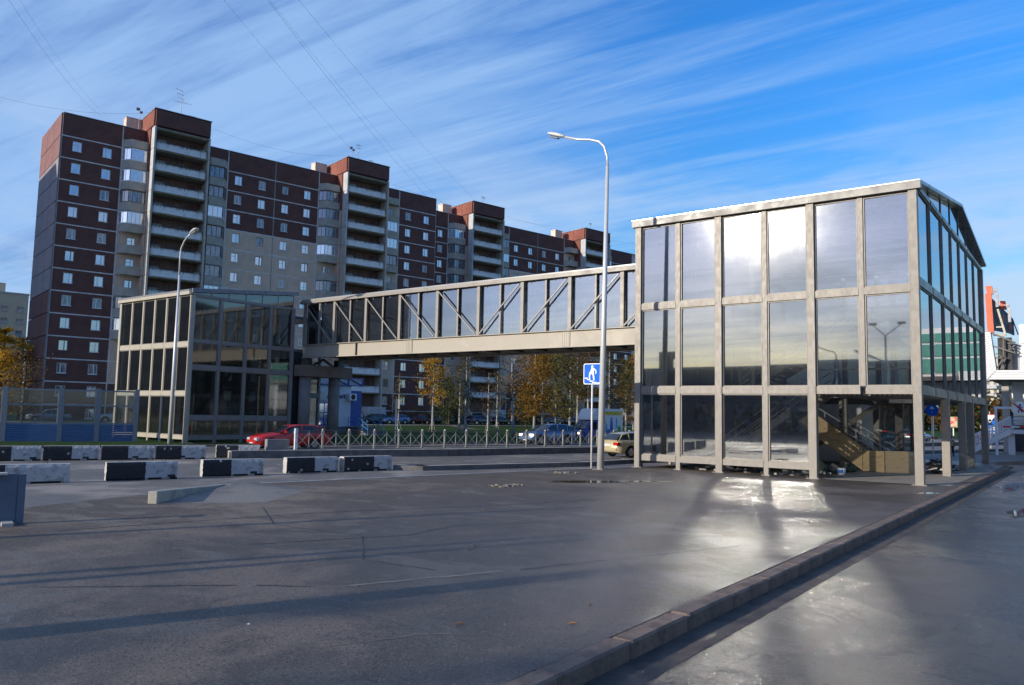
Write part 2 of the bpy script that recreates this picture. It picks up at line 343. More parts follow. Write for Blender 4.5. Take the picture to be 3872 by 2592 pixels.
def kerb_mat():
    g = NT('kerb_stone'); oi = g.n('ShaderNodeObjectInfo'); v = g.coord(); n = g.noise(v, 3.2, 6, .65); f = g.noise(v, 38, 4, .7)
    col = g.mix(g.ramp(n, .4, .66), (.29, .205, .15), (.145, .105, .08)); col = g.mix(g.ramp(oi.outputs['Random'], 0, 1, 0, .55, False), col, (.16, .13, .11)); col = g.mix(g.ramp(f, .5, .7, 0, .6), col, (.07, .055, .045))
    g.pbr(col, .85, 0, g.bump(g.math('ADD', f, n), .9, .012), .3); return g.m
KERB = kerb_mat()
LINE = surf('road_paint', (0.50, 0.50, 0.48), 0.7, 0, 0.45, 7, c2=(0.22, 0.22, 0.21), lo=0.5, hi=0.68)
def grass_mat():
    g = NT('lawn'); v = g.coord(); n = g.noise(v, 0.22, 6, 0.65); n2 = g.noise(v, 7, 5, 0.7)
    col = g.mix(g.ramp(n2, 0.35, 0.7), (0.040, 0.085, 0.018), (0.028, 0.055, 0.014)); col = g.mix(g.ramp(n, 0.54, 0.72), col, (0.085, 0.080, 0.040))
    g.pbr(col, 0.9, 0, g.bump(g.noise(v, 30, 4, 0.7), 0.8, 0.05), 0.1); return g.m
LAWN = grass_mat()
def earth_mat():
    g = NT('far_earth'); v = g.coord(); n = g.noise(v, 0.02, 5); g.pbr(g.mix(g.ramp(n, 0.4, 0.6), (0.06, 0.075, 0.035), (0.085, 0.075, 0.055)), 0.95, 0, None, 0.1); return g.m
struct(MB().quad((-3000, -3000, -0.30), (3000, -3000, -0.30), (3000, 3000, -0.30), (-3000, 3000, -0.30)).build('ground', earth_mat()))

RD = Vector((math.sin(rad(16)), math.cos(rad(16)), 0))      # the avenue runs 16 degrees east of the pavilion's long side
def along(p, d, off=0.0): return (p[0]+RD.x*d+RD.y*off, p[1]+RD.y*d-RD.x*off)
# main road: from the pavement edge to the far verge
far_edge = (-43.2, 36.0)
rd = [(-19.9, 3.0), (-22.47, 14.76), (-20.85, 22.2), (-19.6, 28.3), (-18.85, 31.3), (-18.0, 35.5), (-10.0, 62.5), (30.0, 210.0), (60, 330), (20, 330), along(far_edge, 210), along(far_edge, 0), along(far_edge, -60), (-80, -60), (-30, -60)]
m = MB(); m.v = [(x, y, -0.02) for x, y in rd]
m = MB(); road_poly = [(-19.0, -60), (-19.2, 0), (-19.6, 10.0), (-17.5, 31.0), (-10.0, 60), (5.0, 112), (50, 270), (-14, 270)]
m.ext([(x, y, -0.25) for x, y in [(-18.0, -80), (-14.0, 31.0), (-6, 56), (8.0, 112), (60, 290), (5, 290), along(far_edge, 0), along(far_edge, -120)]], (0, 0, 0.25))
struct(m.build('road', A_ROAD))
# grass strip and courtyard beyond the road
e0, e1 = along(far_edge, -140), along(far_edge, 330)
g_ = MB()
rows = []
for off, z in ((0.0, 0.05), (-6, 0.10), (-16, 0.30), (-34, 0.42), (-60, 0.45), (-200, 0.45)):
    rows.append([(*along(far_edge, d, off), z) for d in range(-140, 331, 10)])
nr_ = len(rows[0]); g_.v = [p for r in rows for p in r]
for i in range(len(rows)-1):
    for j in range(nr_-1): g_.f.append((i*nr_+j, i*nr_+j+1, (i+1)*nr_+j+1, (i+1)*nr_+j)); g_.mi.append(0)
struct(g_.build('lawn', LAWN))
vk = root('verge_kerb', (0, 0, 0)); struct(vk)
for i in range(34):
    a = along(far_edge, -22+i*3.0, 0.12); b = along(far_edge, -22+i*3.0+2.96, 0.12)
    MB().bar((*a, 0.02), (*b, 0.02), 0.18, 0.22).build('kerbstone', KERB, vk)
# courtyard drive in front of the flats
dr = MB(); dr.ext([(*along(far_edge, -60, -44), 0.46), (*along(far_edge, 200, -44), 0.46), (*along(far_edge, 200, -50.5), 0.46), (*along(far_edge, -60, -50.5), 0.46)], (0, 0, 0.02))
struct(dr.build('courtyard_drive', A_ROAD))
pth = MB()
for i in range(7):
    a = along(far_edge, 22+i*2.2, -5-i*5.5); b = along(far_edge, 22+(i+1)*2.2, -5-(i+1)*5.5)
    z = 0.12+i*0.06
    pth.quad((a[0], a[1], z), (a[0]+1.2, a[1]+1.0, z), (b[0]+1.2, b[1]+1.0, z+0.06), (b[0], b[1], z+0.06))
struct(pth.build('footpath', surf('trodden_earth', (0.15, 0.11, 0.09), 0.95, 0, 0.3, 2)))

# plaza pavement in the foreground (top at z=0.02, kerb edge on the east)
edge = [(-19.38, 10.70), (-22.47, 14.76), (-20.92, 22.3), (-19.65, 28.35), (-18.87, 31.3), (-18.2, 33.9), (-12.5, 57.5), (-5.2, 57.8), (-4.52, 55.5), (-4.50, 52.0)]
pz = [(-4.5, -45), (-4.5, 52.0), (-4.6, 53.5), (-5.2, 55.2), (-6.2, 56.4), (-8.0, 57.2), (-12.5, 57.5), (-18.2, 33.9), (-18.87, 31.3), (-19.65, 28.35), (-20.92, 22.3), (-22.47, 14.76), (-20.6, 8.1), (-24, -45)]
P0M = MB().ext([(x, y, -0.22) for x, y in pz], (0, 0, 0.235)); struct(P0M.build('pavement', A_PLAZA))
# pale concrete apron inside the open part of the pavilion
struct(MB().ext([(-9.6, 34.4, 0.0), (-4.75, 34.9, 0.0), (-4.75, 52.0, 0.0), (-9.6, 52.0, 0.0)], (0, 0, 0.021)).build('concrete_apron', surf('apron', (0.30, 0.27, 0.22), 0.85, 0, 0.35, 1.3, 0.2, 40)))
# flush concrete edging between plaza and road
ed = root('pavement_edging', (0, 0, 0)); struct(ed)
el = [(-22.47, 14.76), (-20.92, 22.3), (-19.65, 28.35), (-18.87, 31.3), (-18.2, 33.9)]
for (x0, y0), (x1, y1) in zip(el, el[1:]):
    L = math.hypot(x1-x0, y1-y0); n = max(1, round(L/2.0))
    for i in range(n):
        a = (x0+(x1-x0)*i/n, y0+(y1-y0)*i/n); b = (x0+(x1-x0)*(i+.985)/n, y0+(y1-y0)*(i+.985)/n)
        MB().bar((a[0], a[1], -0.03), (b[0], b[1], -0.03), 0.13, 0.13).build('edging_stone', CONC_L, ed)
# street on the right, 18 cm lower
struct(MB().ext([(-4.3, -60, -0.27), (40, -60, -0.27), (40, 57.5, -0.27), (18, 74, -0.27), (-1.0, 68.0, -0.27), (-14, 61, -0.27), (-13.2, 57.0, -0.27), (-4.3, 57.0, -0.27)], (0, 0, 0.09)).build('street', A_WET))
struct(MB().ext([(-4.23, -5, -0.18), (-3.75, -5, -0.18), (-3.8, 52, -0.18), (-4.23, 52, -0.18)], (0, 0, 0.004)).build('gutter', DIRT))
kb = root('street_kerb', (0, 0, 0)); struct(kb)
km = MB().rbox(-4.5, -4.22, 0.008, 1.482, -0.22, 0.022, 0.025).mesh('kerbstone', KERB)
for i in range(36):
    y = -1.0 + i*1.49
    o = put(km, 'kerbstone', kb, (R_.uniform(-.008, .008), y, R_.uniform(-.008, .006)), R_.uniform(-.004, .004))
arc = [(-4.36, 52.6), (-4.42, 53.7), (-4.9, 55.1), (-5.8, 56.3), (-7.0, 57.0), (-8.4, 57.35)]
for a, b in zip(arc, arc[1:]):
    d = Vector((b[0]-a[0], b[1]-a[1], 0)); q = Vector((*a, 0))+d*0.99
    MB().bar((a[0], a[1], -0.1), (q.x, q.y, -0.1), 0.28, 0.24).build('kerbstone', KERB, kb)

# ramp kerb standing proud where the pavement drops to the road
rk = MB(); a, b = Vector((-19.4, 10.72, 0)), Vector((-22.45, 14.70, 0)); t = (b-a).normalized(); nrm = Vector((t.y, -t.x, 0))*0.12
rk.ext([a-nrm, a+nrm, a+nrm+Vector((0, 0, .33)), a-nrm+Vector((0, 0, .33))], (0, 0, 0)) if False else None
v0 = [a-nrm-Vector((0, 0, .2)), a+nrm-Vector((0, 0, .2)), a+nrm+Vector((0, 0, .33)), a-nrm+Vector((0, 0, .33))]
v1 = [b-nrm-Vector((0, 0, .2)), b+nrm-Vector((0, 0, .2)), b+nrm+Vector((0, 0, .05)), b-nrm+Vector((0, 0, .05))]
rk.v = [tuple(p) for p in v0+v1]; rk.f = [(0, 3, 2, 1), (4, 5, 6, 7), (0, 1, 5, 4), (1, 2, 6, 5), (2, 3, 7, 6), (3, 0, 4, 7)]; rk.mi = [0]*6
tag(bevel(rk.build('loose_kerbstone', CONC), .02), 'long pale kerbstone standing proud where the pavement ramps down', 'kerbstone')
# small asphalt ramp beside it
rm = MB(); c_ = [a+nrm*1.02+Vector((0, 0, .018)), b+nrm*1.02+Vector((0, 0, .018)), Vector((-19.6, 15.9, .018)), Vector((-17.7, 12.9, .018))]
rm.v = [tuple(p) for p in c_]+[tuple(b+nrm*1.02+Vector((0, 0, .05))), tuple(b+nrm*8+Vector((-.9, .3, .10)))]
rm.f = [(0, 5, 1), (0, 3, 5), (3, 2, 5), (2, 1, 5)]; rm.mi = [0]*4
struct(rm.build('asphalt_ramp', asphalt('dusty_asphalt', (0.13, 0.122, 0.112), 0.6, 0.4)))

# traffic island and fenced median
def strip(name, pts, w, h, mat_side, mat_top, seglen=3.0):
    rt = root(name, (0, 0, 0)); struct(rt)
    body = MB()
    for (x0, y0), (x1, y1) in zip(pts, pts[1:]):
        t = Vector((x1-x0, y1-y0, 0)).normalized(); off = Vector((-t.y, t.x, 0))*w/2
        body.bar((x0+off.x, y0+off.y, h/2-.1), (x1+off.x, y1+off.y, h/2-.1), w-.3, h+.17)
        L = math.hypot(x1-x0, y1-y0); n = max(1, int(L/seglen))
        for k in (0, 1):
            o2 = Vector((-t.y, t.x, 0))*(0.1 if k == 0 else w-0.1)
            for i in range(n):
                f0, f1 = i/n, (i+.992)/n
                a = Vector((x0+(x1-x0)*f0, y0+(y1-y0)*f0, h/2-.1))+o2; b = Vector((x0+(x1-x0)*f1, y0+(y1-y0)*f1, h/2-.1))+o2
                MB().bar(a, b, 0.2, h+.2).build('kerbstone', mat_side, rt)
    body.build('paving', mat_top, rt); return rt
KERB_D = surf('dark_kerb', (0.14, 0.135, 0.13), 0.8, 0, 0.3, 2, 0.3, 40, c2=(0.09, 0.085, 0.08))
strip('traffic_island', [(-23.93, 23.7), hp(-17.33, 18.49), hp(-15.16, 24.82), (-19.6, 37.0), (-12, 64), (10, 140)], 1.0, 0.2, KERB_D, CONC)
MEDP = [(-33.9, 22.6), (-29.45, 33.5), (-26.45, 44.6), (-23.0, 56.5), (3.0, 146)]
strip('median_strip', MEDP, 1.6, 0.38, KERB_D, CONC)
# lane dashes
for i, (p, q) in enumerate([(hp(-19.9, 23.59), hp(-19.38, 25.22)), (hp(-18.75, 27.8), hp(-18.3, 29.6)), (hp(-22.35, 16.67), hp(-21.9, 18.1)), (hp(-24.15, 10.82), hp(-23.75, 12.3)), (hp(-17.6, 32.5), hp(-17.1, 34.3))]):
    struct(MB().bar((*p, 0.001), (*q, 0.001), 0.13, 0.008).build('lane_marking', LINE))
for i, (p, q) in enumerate([((-11.5, 62), (4, 118)), ((-33.9, 20.9), (-26.0, 44.5)), ((-23.3, 22.5), (-18.9, 37.5))]):
    struct(MB().bar((*p, 0.001), (*q, 0.001), 0.12, 0.008).build('edge_line', LINE))
# tar joint and puddle on the plaza
TAR = surf('tar_joint', (0.035, 0.034, 0.034), 0.5, 0, 0.2, 9); TARL = surf('dusty_joint', (0.20, 0.19, 0.17), 0.9, 0, 0.3, 12)
def crack(pts, w, mat):
    m = MB(); L = []
    for (x0, y0), (x1, y1) in zip(pts, pts[1:]):
        n = max(2, int(math.hypot(x1-x0, y1-y0)/0.25))
        for i in range(n): L.append((x0+(x1-x0)*i/n+R_.uniform(-.02, .02), y0+(y1-y0)*i/n+R_.uniform(-.02, .02)))
    for p, q in zip(L, L[1:]):
        d = Vector((q[0]-p[0], q[1]-p[1], 0)).normalized(); w_ = w*R_.uniform(.4, 1.3); n = Vector((-d.y, d.x, 0))*w_/2
        m.quad((p[0]+n.x, p[1]+n.y, .019), (p[0]-n.x, p[1]-n.y, .019), (q[0]-n.x, q[1]-n.y, .019), (q[0]+n.x, q[1]+n.y, .019))
    return struct(m.build('asphalt_joint', mat))
JT = [(-9.9, 6.6), (-8.95, 8.2), (-7.9, 10.7), (-6.9, 13.6)]
crack([(-11.6, 4.9), (-9.6, 6.9)], .07, TAR); crack([(-8.7, 7.5), (-7.5, 10.3)], .075, TARL); crack([(-9.6, 6.9), (-8.7, 7.5)], .04, TAR); crack([(-7.5, 10.3), (-5.6, 15.3)], .06, TAR)
crack([(-16.5, 7.2), (-15.2, 12.4), (-13.0, 17.0), (-11.0, 22.5), (-9.2, 30.0)], .05, TAR)
crack([(-19.5, 15.3), (-16.2, 17.2), (-13.4, 19.4)], .04, TARL)
def puddle(cx, cy_, a, b, ang, seed):
    r = random.Random(seed); m = MB(); n = 40; ph = [r.uniform(0, 6) for _ in range(4)]; ca, sa = math.cos(ang), math.sin(ang)
    pts = []
    for i in range(n):
        w = 2*PI*i/n; k = 1+.2*math.sin(3*w+ph[0])+.12*math.sin(5*w+ph[1])+.07*math.sin(9*w+ph[2])
        x, y = a*k*math.cos(w), b*k*math.sin(w); pts.append((cx+x*ca-y*sa, cy_+x*sa+y*ca))
    m.prism(pts, 0.0, 0.021); return m
WATER = NT('puddle_water'); WATER.pbr((0.03, 0.026, 0.022), 0.03, 0, WATER.bump(WATER.noise(WATER.coord(), 6, 2), 0.02, 0.01), 0.9)
struct(puddle(-14.9, 25.7, 2.3, .42, rad(52), 3).build('puddle', WATER.m))
crack([(-12.5, 8.8), (-11.2, 11.6), (-11.4, 13.2), (-9.6, 16.5), (-9.9, 19.0)], .04, TAR); crack([(-17.0, 12.3), (-14.2, 10.6), (-11.8, 10.9), (-9.9, 9.2), (-8.2, 9.4)], .03, TAR); crack([(-6.6, 5.6), (-6.2, 6.6), (-5.5, 7.2), (-4.9, 7.25)], .03, TARL)
TYRE = surf('tyre_mark', (.045, .043, .042), .6, 0, .3, 8)
for o_ in (0, .22, .42): crack([(-9.9+o_, 6.1), (-9.1+o_, 7.3), (-8.7+o_, 8.4)], .10, TYRE) if False else None
w2 = puddle(-4.9, 30.6, .5, .16, rad(60), 5); struct(w2.build('puddle', WATER.m))
def road_puddle(cx, cy_, a, b, ang, seed):
    m = puddle(cx, cy_, a, b, ang, seed); m.v = [(x, y, z-0.195) for x, y, z in m.v]; return m
for q in ((-.6, 14.2, 1.0, .2, rad(80), 9), (-2.9, 40, 3.5, .5, rad(84), 10), (-1.8, 29.0, 2.2, .35, rad(80), 12)):
    struct(road_puddle(*q).build('puddle', WATER.m))
# bits of grit, leaves and litter
lf = MB()
LEAF = surf('dead_leaf', (0.42, 0.20, 0.06), 0.8, 0, 0.4, 9)
LFL = ['pale brown leaf on the pavement near the kerb, close to the viewpoint', 'orange leaf speck beyond the long tar joint, left of its twin', 'orange leaf speck beyond the long tar joint, right of its twin', 'dry leaf lying left of the kerb at the bottom of the picture', 'brown leaf a step from the kerb, behind the pale one', 'dark leaf near the middle of the plaza', '', '', 'dry leaf on the plaza in front of the third black and white block']
for li, (x, y, mt, sz) in enumerate([(-5.1, 8.1, LEAF, .07), (-9.4, 11.5, LEAF, .05), (-9.2, 11.1, LEAF, .05), (-6.1, 7.2, LEAF, .06), (-5.4, 9.0, LEAF, .05), (-12.7, 15.8, LEAF, .06), (-2.6, 7.9, WHITE, .06), (-7.9, 5.6, WHITE, .02), (-11.5, 16.0, LEAF, .05)]):
    zz = 0.03 if x < -4.4 else -.165
    a = R_.uniform(0, 6); m = MB(); c, s_ = math.cos(a)*sz, math.sin(a)*sz
    m.v = [(x+c, y+s_, zz), (x-s_*.5, y+c*.5, zz+.012), (x-c, y-s_, zz), (x+s_*.5, y-c*.5, zz+.015), (x, y, zz-.006)]
    m.f = [(0, 1, 4), (1, 2, 4), (2, 3, 4), (3, 0, 4)]; m.mi = [0]*4
    if mt is LEAF: tag(m.build('fallen_leaf', mt), LFL[li], 'leaf', 'dry leaves scattered on the asphalt')
    else: tag(m.build('paper_scrap', mt), 'small white scrap of paper on the wet street beside the kerb' if x > -4 else 'tiny white fleck of paper on the foreground pavement', 'litter')
gr = MB()
for i in range(520):
    x, y = R_.uniform(-20, -4.6), R_.uniform(4, 32); z = .015
    if i < 180: x, y, z = R_.uniform(-4.2, -3.3), R_.uniform(5, 34), -.178
    h = R_.uniform(.003, .008); gr.cbox((x, y, z+h*.5), (h*2, h*1.6, h*1.3), R_.uniform(0, 3), R_.uniform(-.4, .4))
tag(gr.build('gravel', surf('grit', (.26, .23, .19), .9, 0, .3, 9)), 'pale grit and small stones scattered over the asphalt', 'gravel', kind='stuff')
for (x, y, n) in ((-16.2, 21.6, 26), (-18.2, 28.0, 22)):
    m = MB()
    for i in range(n): h = R_.uniform(.03, .09); m.cbox((x+R_.gauss(0, .22), y+R_.gauss(0, .3), .02+h*.2), (h*1.8, h*1.3, h*.7), R_.uniform(0, 3), R_.uniform(-.5, .5))
    tag(m.build('rubble', surf('mortar', (.26, .22, .17), .9, 0, .3, 9)), 'low heap of mortar crumbs beside the pavement edging, ' + ('left one' if y < 25 else 'the one nearer the lamp post'), 'rubble', kind='stuff')
# ------------------------------------------------------------------ glazed stair pavilions and footbridge
PMESH = {}
def window_mesh(w, h, fw=0.055):
    key = ('f', round(w, 3), round(h, 3), fw)
    if key not in PMESH:
        m = MB(); t = .04
        m.box(0, fw, -t, t, 0, h); m.box(w-fw, w, -t, t, 0, h); m.box(fw, w-fw, -t, t, 0, fw); m.box(fw, w-fw, -t, t, h-fw, h)
        PMESH[key] = m.mesh('window_frame', GALV)
    return PMESH[key]
def pane_mesh(w, h, mat, fw=0.05):
    key = ('p', round(w, 3), round(h, 3), mat.name)
    if key not in PMESH:
        m = MB(); m.box(-w/2+fw, w/2-fw, -.006, .006, fw, h-fw); PMESH[key] = m.mesh('pane', mat)
    return PMESH[key]
def glazing(parent, p0, p1, z0, z1, mat=None, skew=0.0, frame=True):
    """a framed light between two posts, from p0 to p1 in plan"""
    mat = mat or GLASS_P
    d = Vector((p1[0]-p0[0], p1[1]-p0[1])); w = d.length; a = math.atan2(d.y, d.x)
    f = put(window_mesh(w, z1-z0), 'window', parent, (p0[0], p0[1], z0), a)
    p = put(pane_mesh(w, z1-z0, mat), 'pane', f, (w/2, 0, 0)); p.rotation_euler = (rad(R_.uniform(-.12, .12)), 0, skew+rad(R_.uniform(-.22, .22)))
    return f

def stair_flight(parent, x0, x1, y0, y1, z0, z1, steel=STEEL, rails=True, name='staircase'):
    n = max(4, int(abs(z1-z0)/0.17)); s = MB()
    for i in range(n):
        xa = x0+(x1-x0)*i/n; xb = x0+(x1-x0)*(i+1)/n; za = z0+(z1-z0)*(i+1)/n
        s.box(min(xa, xb)-.02, max(xa, xb)+.02, y0, y1, za-.05, za)
    for y in (y0, y1): s.bar((x0, y, z0-.02), (x1, y, z1-.02), .06, .32)
    o = s.build(name, steel, parent)
    if rails:
        for y in (y0, y1):
            r = MB()
            for h in (.35, .65, 1.0): r.tube([(x0, y, z0+h), (x1, y, z1+h)], .028, 6)
            for i in range(5): q = i/4; r.tube([(x0+(x1-x0)*q, y, z0+(z1-z0)*q), (x0+(x1-x0)*q, y, z0+(z1-z0)*q+1.0)], .025, 6)
            r.build('handrail', POLE, o)
    return o

# ---- east pavilion
XA, XB, YA, YB_ = -17.92, -5.70, 34.2, 56.2
EP = root('stair_pavilion', (0, 0, 0), 0, 'tall grey steel and glass stair pavilion beside the street, open at one ground floor corner', 'pavilion')
def post(parent, x, y, z0, z1, w=0.30, mat=GALV, name='post'):
    return bevel(MB().box(-w/2, w/2, -w/2, w/2, 0, z1-z0).build(name, mat, parent, loc=(x, y, z0)), .012, 1)
ex = [-17.92, -15.83, -13.82, -11.70, -9.70, -7.69, -5.70]
EAVE = 11.72
for i, x in enumerate(ex):
    wide = i % 2 == 0
    if wide: post(EP, x, YA, 0, EAVE, .32)
    elif i < 5: post(EP, x, YA+.02, 0, EAVE, .22, name='mullion')
    else: post(EP, x, YA+.02, 3.87, EAVE, .22, name='mullion')
def hbeam(parent, a, b, z0, z1, w=.26, mat=GALV, name='beam'):
    return MB().bar((a[0], a[1], (z0+z1)/2), (b[0], b[1], (z0+z1)/2), w, z1-z0).build(name, mat, parent)
SK = rad(-1.9)
for i in range(6):
    x0, x1 = ex[i], ex[i+1]; h0 = .16 if i % 2 == 0 else .11; h1 = .11 if i % 2 == 0 else .16
    a, b = x0+h0, x1-h1
    lv = [(3.55, 3.87), (7.62, 7.92)] + ([(.36, .63)] if i < 4 else [])
    for z0, z1 in lv: hbeam(EP, (a, YA), (b, YA), z0, z1, .22)
    if i < 4: glazing(EP, (a, YA), (b, YA), .63, 3.55, GLASS_P, SK)
    glazing(EP, (a, YA), (b, YA), 3.87, 7.62, GLASS_P, SK)
    glazing(EP, (a, YA), (b, YA), 7.92, EAVE-.02, GLASS_P, SK)
# fascia and roof: gable ridge runs east-west
RIDGE_Y = 46.4; RZ = 13.85; FZ = 12.05
fas = MB()
for i in range(3): fas.box(ex[2*i]-(.3 if i == 0 else 0), ex[2*i+2]+(.32 if i == 2 else -.006), YA-.26, YA+.10, EAVE+.02, FZ)
fas.build('fascia', surf('fascia_paint', (.25, .235, .21), .45, 0, .12, 1.5), EP)
fl = MB()
for i in range(6): fl.box(ex[i]-(.3 if i == 0 else -.02), ex[i+1]+(.3 if i == 5 else 0), YA-.29, YA+.5, FZ+.003, FZ+.03)
fl.build('roof_flashing', surf('bright_flashing', (0.6, 0.6, 0.6), .25, .8, .1, 3), EP)
YE = 56.6
def roofsheet(z):
    return [(XA-.3, YA+.5, FZ-.02+z), (XA-.3, RIDGE_Y, RZ+z), (XA-.3, YE, FZ+.5+z), ]
for nm, ya, za, yb, zb in (('roof_panel', YA+.0, FZ+.02, RIDGE_Y, RZ), ('roof_panel', RIDGE_Y, RZ, YE+.2, 12.35)):
    m = MB(); m.ext([(XA-.3, ya, za-.08), (XA-.3, yb, zb-.08), (XA-.3, yb, zb+.06), (XA-.3, ya, za+.06)], (XB-XA+.6, 0, 0)); m.build(nm, surf('roof_polycarbonate', (0.30, 0.31, 0.32), .3, .1, .1, 1), EP)
# east side
ey = [34.2, 37.7, 41.0, 43.85, 46.7, 49.6, 52.6, 56.2]
def roof_z(y): return FZ+(RZ-FZ)*(y-YA)/(RIDGE_Y-YA) if y < RIDGE_Y else RZ+(12.35-RZ)*(y-RIDGE_Y)/(YE+.2-RIDGE_Y)
for side, X in (('e', XB), ('w', XA)):
    for i, y in enumerate(ey):
        if i == 0: continue
        open_ = side == 'e'
        if i == 7: post(EP, X, y, 0, 12.0, .3, STEEL)
        else: post(EP, X, y, 3.9 if (open_) else 0, 11.95, .14, DKSTEEL if open_ else STEEL, 'mullion')
    for i in range(7):
        a, b = (X, ey[i]+.16), (X, ey[i+1]-.08)
        hbeam(EP, a, b, 3.55, 3.9, .2, STEEL); hbeam(EP, a, b, 7.95, 8.3, .2, STEEL); hbeam(EP, a, b, 11.95, 12.15, .2, STEEL)
        glazing(EP, a, b, 3.9, 7.95, GLASS_P, rad(.3)); glazing(EP, a, b, 8.3, 11.95, GLASS_P, rad(.2))
        if side == 'w': hbeam(EP, a, b, .36, .6, .2, STEEL); glazing(EP, a, b, .6, 3.55, GLASS_P)
        # clerestory under the roof slope
        z0, z1 = roof_z(a[1])-.1, roof_z(b[1])-.1
        if min(z0, z1) < 12.2: z0 = max(z0, 12.16)
        m = MB(); m.ext([(X, a[1], 12.15), (X, b[1], 12.15), (X, b[1], max(z1, 12.17)), (X, a[1], max(z0, 12.17))], (.012, 0, 0)); m.build('clerestory_pane', GLASS_P, EP)
        MB().box(X-.05, X+.05, b[1], b[1]+.08, 12.15, max(12.2, z1)).build('mullion', DKSTEEL, EP)
for y in (40.9, 46.2, 49.4, 55.8): post(EP, XB, y, 0, 3.55, .34, STEEL)
# north side
for i in range(6):
    x0, x1 = ex[i]+.12, ex[i+1]-.12; post(EP, ex[i], 56.2, 0, 12, .2, STEEL)
    for z0, z1 in ((3.55, 3.9), (7.95, 8.3), (11.95, 12.15)): hbeam(EP, (x0, 56.2), (x1, 56.2), z0, z1, .2, STEEL)
    for z0, z1 in ((3.9, 7.95), (8.3, 11.95)): glazing(EP, (x0, 56.2), (x1, 56.2), z0, z1, GLASS_P)
    if i < 4: glazing(EP, (x0, 56.2), (x1, 56.2), .1, 3.55, GLASS_P)
for i, x in enumerate(ex):
    if i % 2 == 0 or i < 5:
        w_ = .27 if i % 2 == 0 else .19; m = MB(); m.box(x-w_, x+w_, YA-w_, YA+w_, .014, .034)
        for a_ in (-1, 1):
            for b_ in (-1, 1): m.tube([(x+a_*w_*.78, YA+b_*w_*.78, .03), (x+a_*w_*.78, YA+b_*w_*.78, .075)], .016, 6)
        m.build('base_plate', STEEL, EP)
    for z in (3.72, 7.78):
        if i % 2 == 0:
            m = MB()
            for a_ in (-.09, .09):
                for b_ in (-.10, .10): m.tube([(x+a_, YA-.158, z+b_), (x+a_, YA-.178, z+b_)], .014, 6)
            m.build('bolts', DKSTEEL, EP)
# inside
SLAB = surf('profiled_soffit', (0.20, 0.20, 0.20), .6, .2, .2, 3)
so = MB()
for k in range(20): so.box(-9.5+k*.19, -9.5+k*.19+.12, 34.5, 56.0, 3.50, 3.56)
so.box(-9.6, -5.8, 34.4, 56.1, 3.56, 3.84); so.build('floor_slab', SLAB, EP)
MB().box(-17.7, -14.6, 34.5, 56, 3.6, 3.8).build('landing', SLAB, EP); MB().box(-17.7, -9.8, 41.6, 56, 7.3, 7.55).build('landing', SLAB, EP)
MB().box(-8.2, -5.9, 38.0, 56, 7.4, 7.62).build('landing', SLAB, EP)
stair_flight(EP, -15.0, -9.9, 35.9, 37.9, .1, 3.7); stair_flight(EP, -14.6, -8.2, 38.8, 41.2, 3.8, 7.55)
fc = stair_flight(EP, -8.4, -14.4, 42.2, 44.8, .02, 3.7, name='lower_staircase')
for y in (35.2, 38.3, 41.7, 45.4, 49.4, 53.0):
    m = MB(); m.bar((XA+.2, y, 11.85), (XB-.2, y, 11.85), .12, .2)
    for i in range(6): x = XA+.2+i*2.0; m.bar((x, y, 11.9), (x+1.0, y, roof_z(y)-.12), .05, .05); m.bar((x+1.0, y, roof_z(y)-.12), (x+2.0, y, 11.9), .05, .05)
    m.bar((XA+.2, y, roof_z(y)-.14), (XB-.2, y, roof_z(y)-.14), .1, .12); m.build('roof_truss', STEEL, EP)
for (z, ys) in ((4.6, 34.75), (5.3, 34.75), (8.6, 34.75), (9.3, 34.75)):
    MB().tube([(-9.5, ys, z), (-5.9, ys, z)], .04, 6).build('handrail', POLE, EP)
post(EP, -10.35, 41.95, 0, 3.55, .22, STEEL, 'inner_post'); post(EP, -8.35, 44.7, 0, 3.55, .36, DKSTEEL, 'inner_post'); post(EP, -11.5, 46.2, 0, 3.55, .34, STEEL, 'inner_post')
post(EP, -9.7, 45.9, 0, 3.55, .3, STEEL, 'inner_post'); post(EP, -13.8, 38.5, 3.8, 11.9, .24, STEEL, 'inner_post'); post(EP, -8.9, 46.5, 3.8, 11.9, .3, STEEL, 'inner_post')
MB().bar((-12.2, 43.6, 1.1), (-9.3, 45.4, 3.5), .16, .22).build('diagonal_brace', STEEL, EP)
lg = MB(); lg.rbox(-7.6, -6.6, 38.4, 38.75, 3.28, 3.48, .03)
tag(lg.build('ceiling_lamp', surf('lamp_housing', (0.5, 0.5, 0.5), .4)), 'small grey rectangular ceiling lamp under the pavilion soffit', 'ceiling lamp')
# plywood screens round the stair foot
def board(p0, p1, z0, z1, lab, tilt=0.0, zz=None):
    (x0, y0), (x1, y1) = p0, p1; d = Vector((x1-x0, y1-y0, 0)); n = Vector((-d.y, d.x, 0)).normalized()*.02; zb = zz or (z0, z0)
    m = MB(); m.ext([(x0, y0, zb[0]), (x1, y1, zb[1]), (x1, y1, zb[1]+z1), (x0, y0, zb[0]+z1)], n); return tag(bevel(m.build('plywood_board', PLY), .004, 1), lab, 'plywood board', 'plywood boards screening the stair')
board((-8.26, 40.72), (-7.36, 41.28), 0.03, 1.02, 'sunlit plywood board, rightmost of the front row by the corner post')
board((-9.35, 41.05), (-8.30, 40.70), 0.03, 1.0, 'plywood board standing between the brightly lit board and the leaning one')
board((-7.36, 41.28), (-7.05, 42.4), 0.03, 1.0, 'shaded plywood board closing the right end of the screen')
board((-12.6, 41.6), (-9.35, 41.0), 0.0, 1.15, 'long plywood sheet sloping down along the stair flight', zz=(2.25, .05))
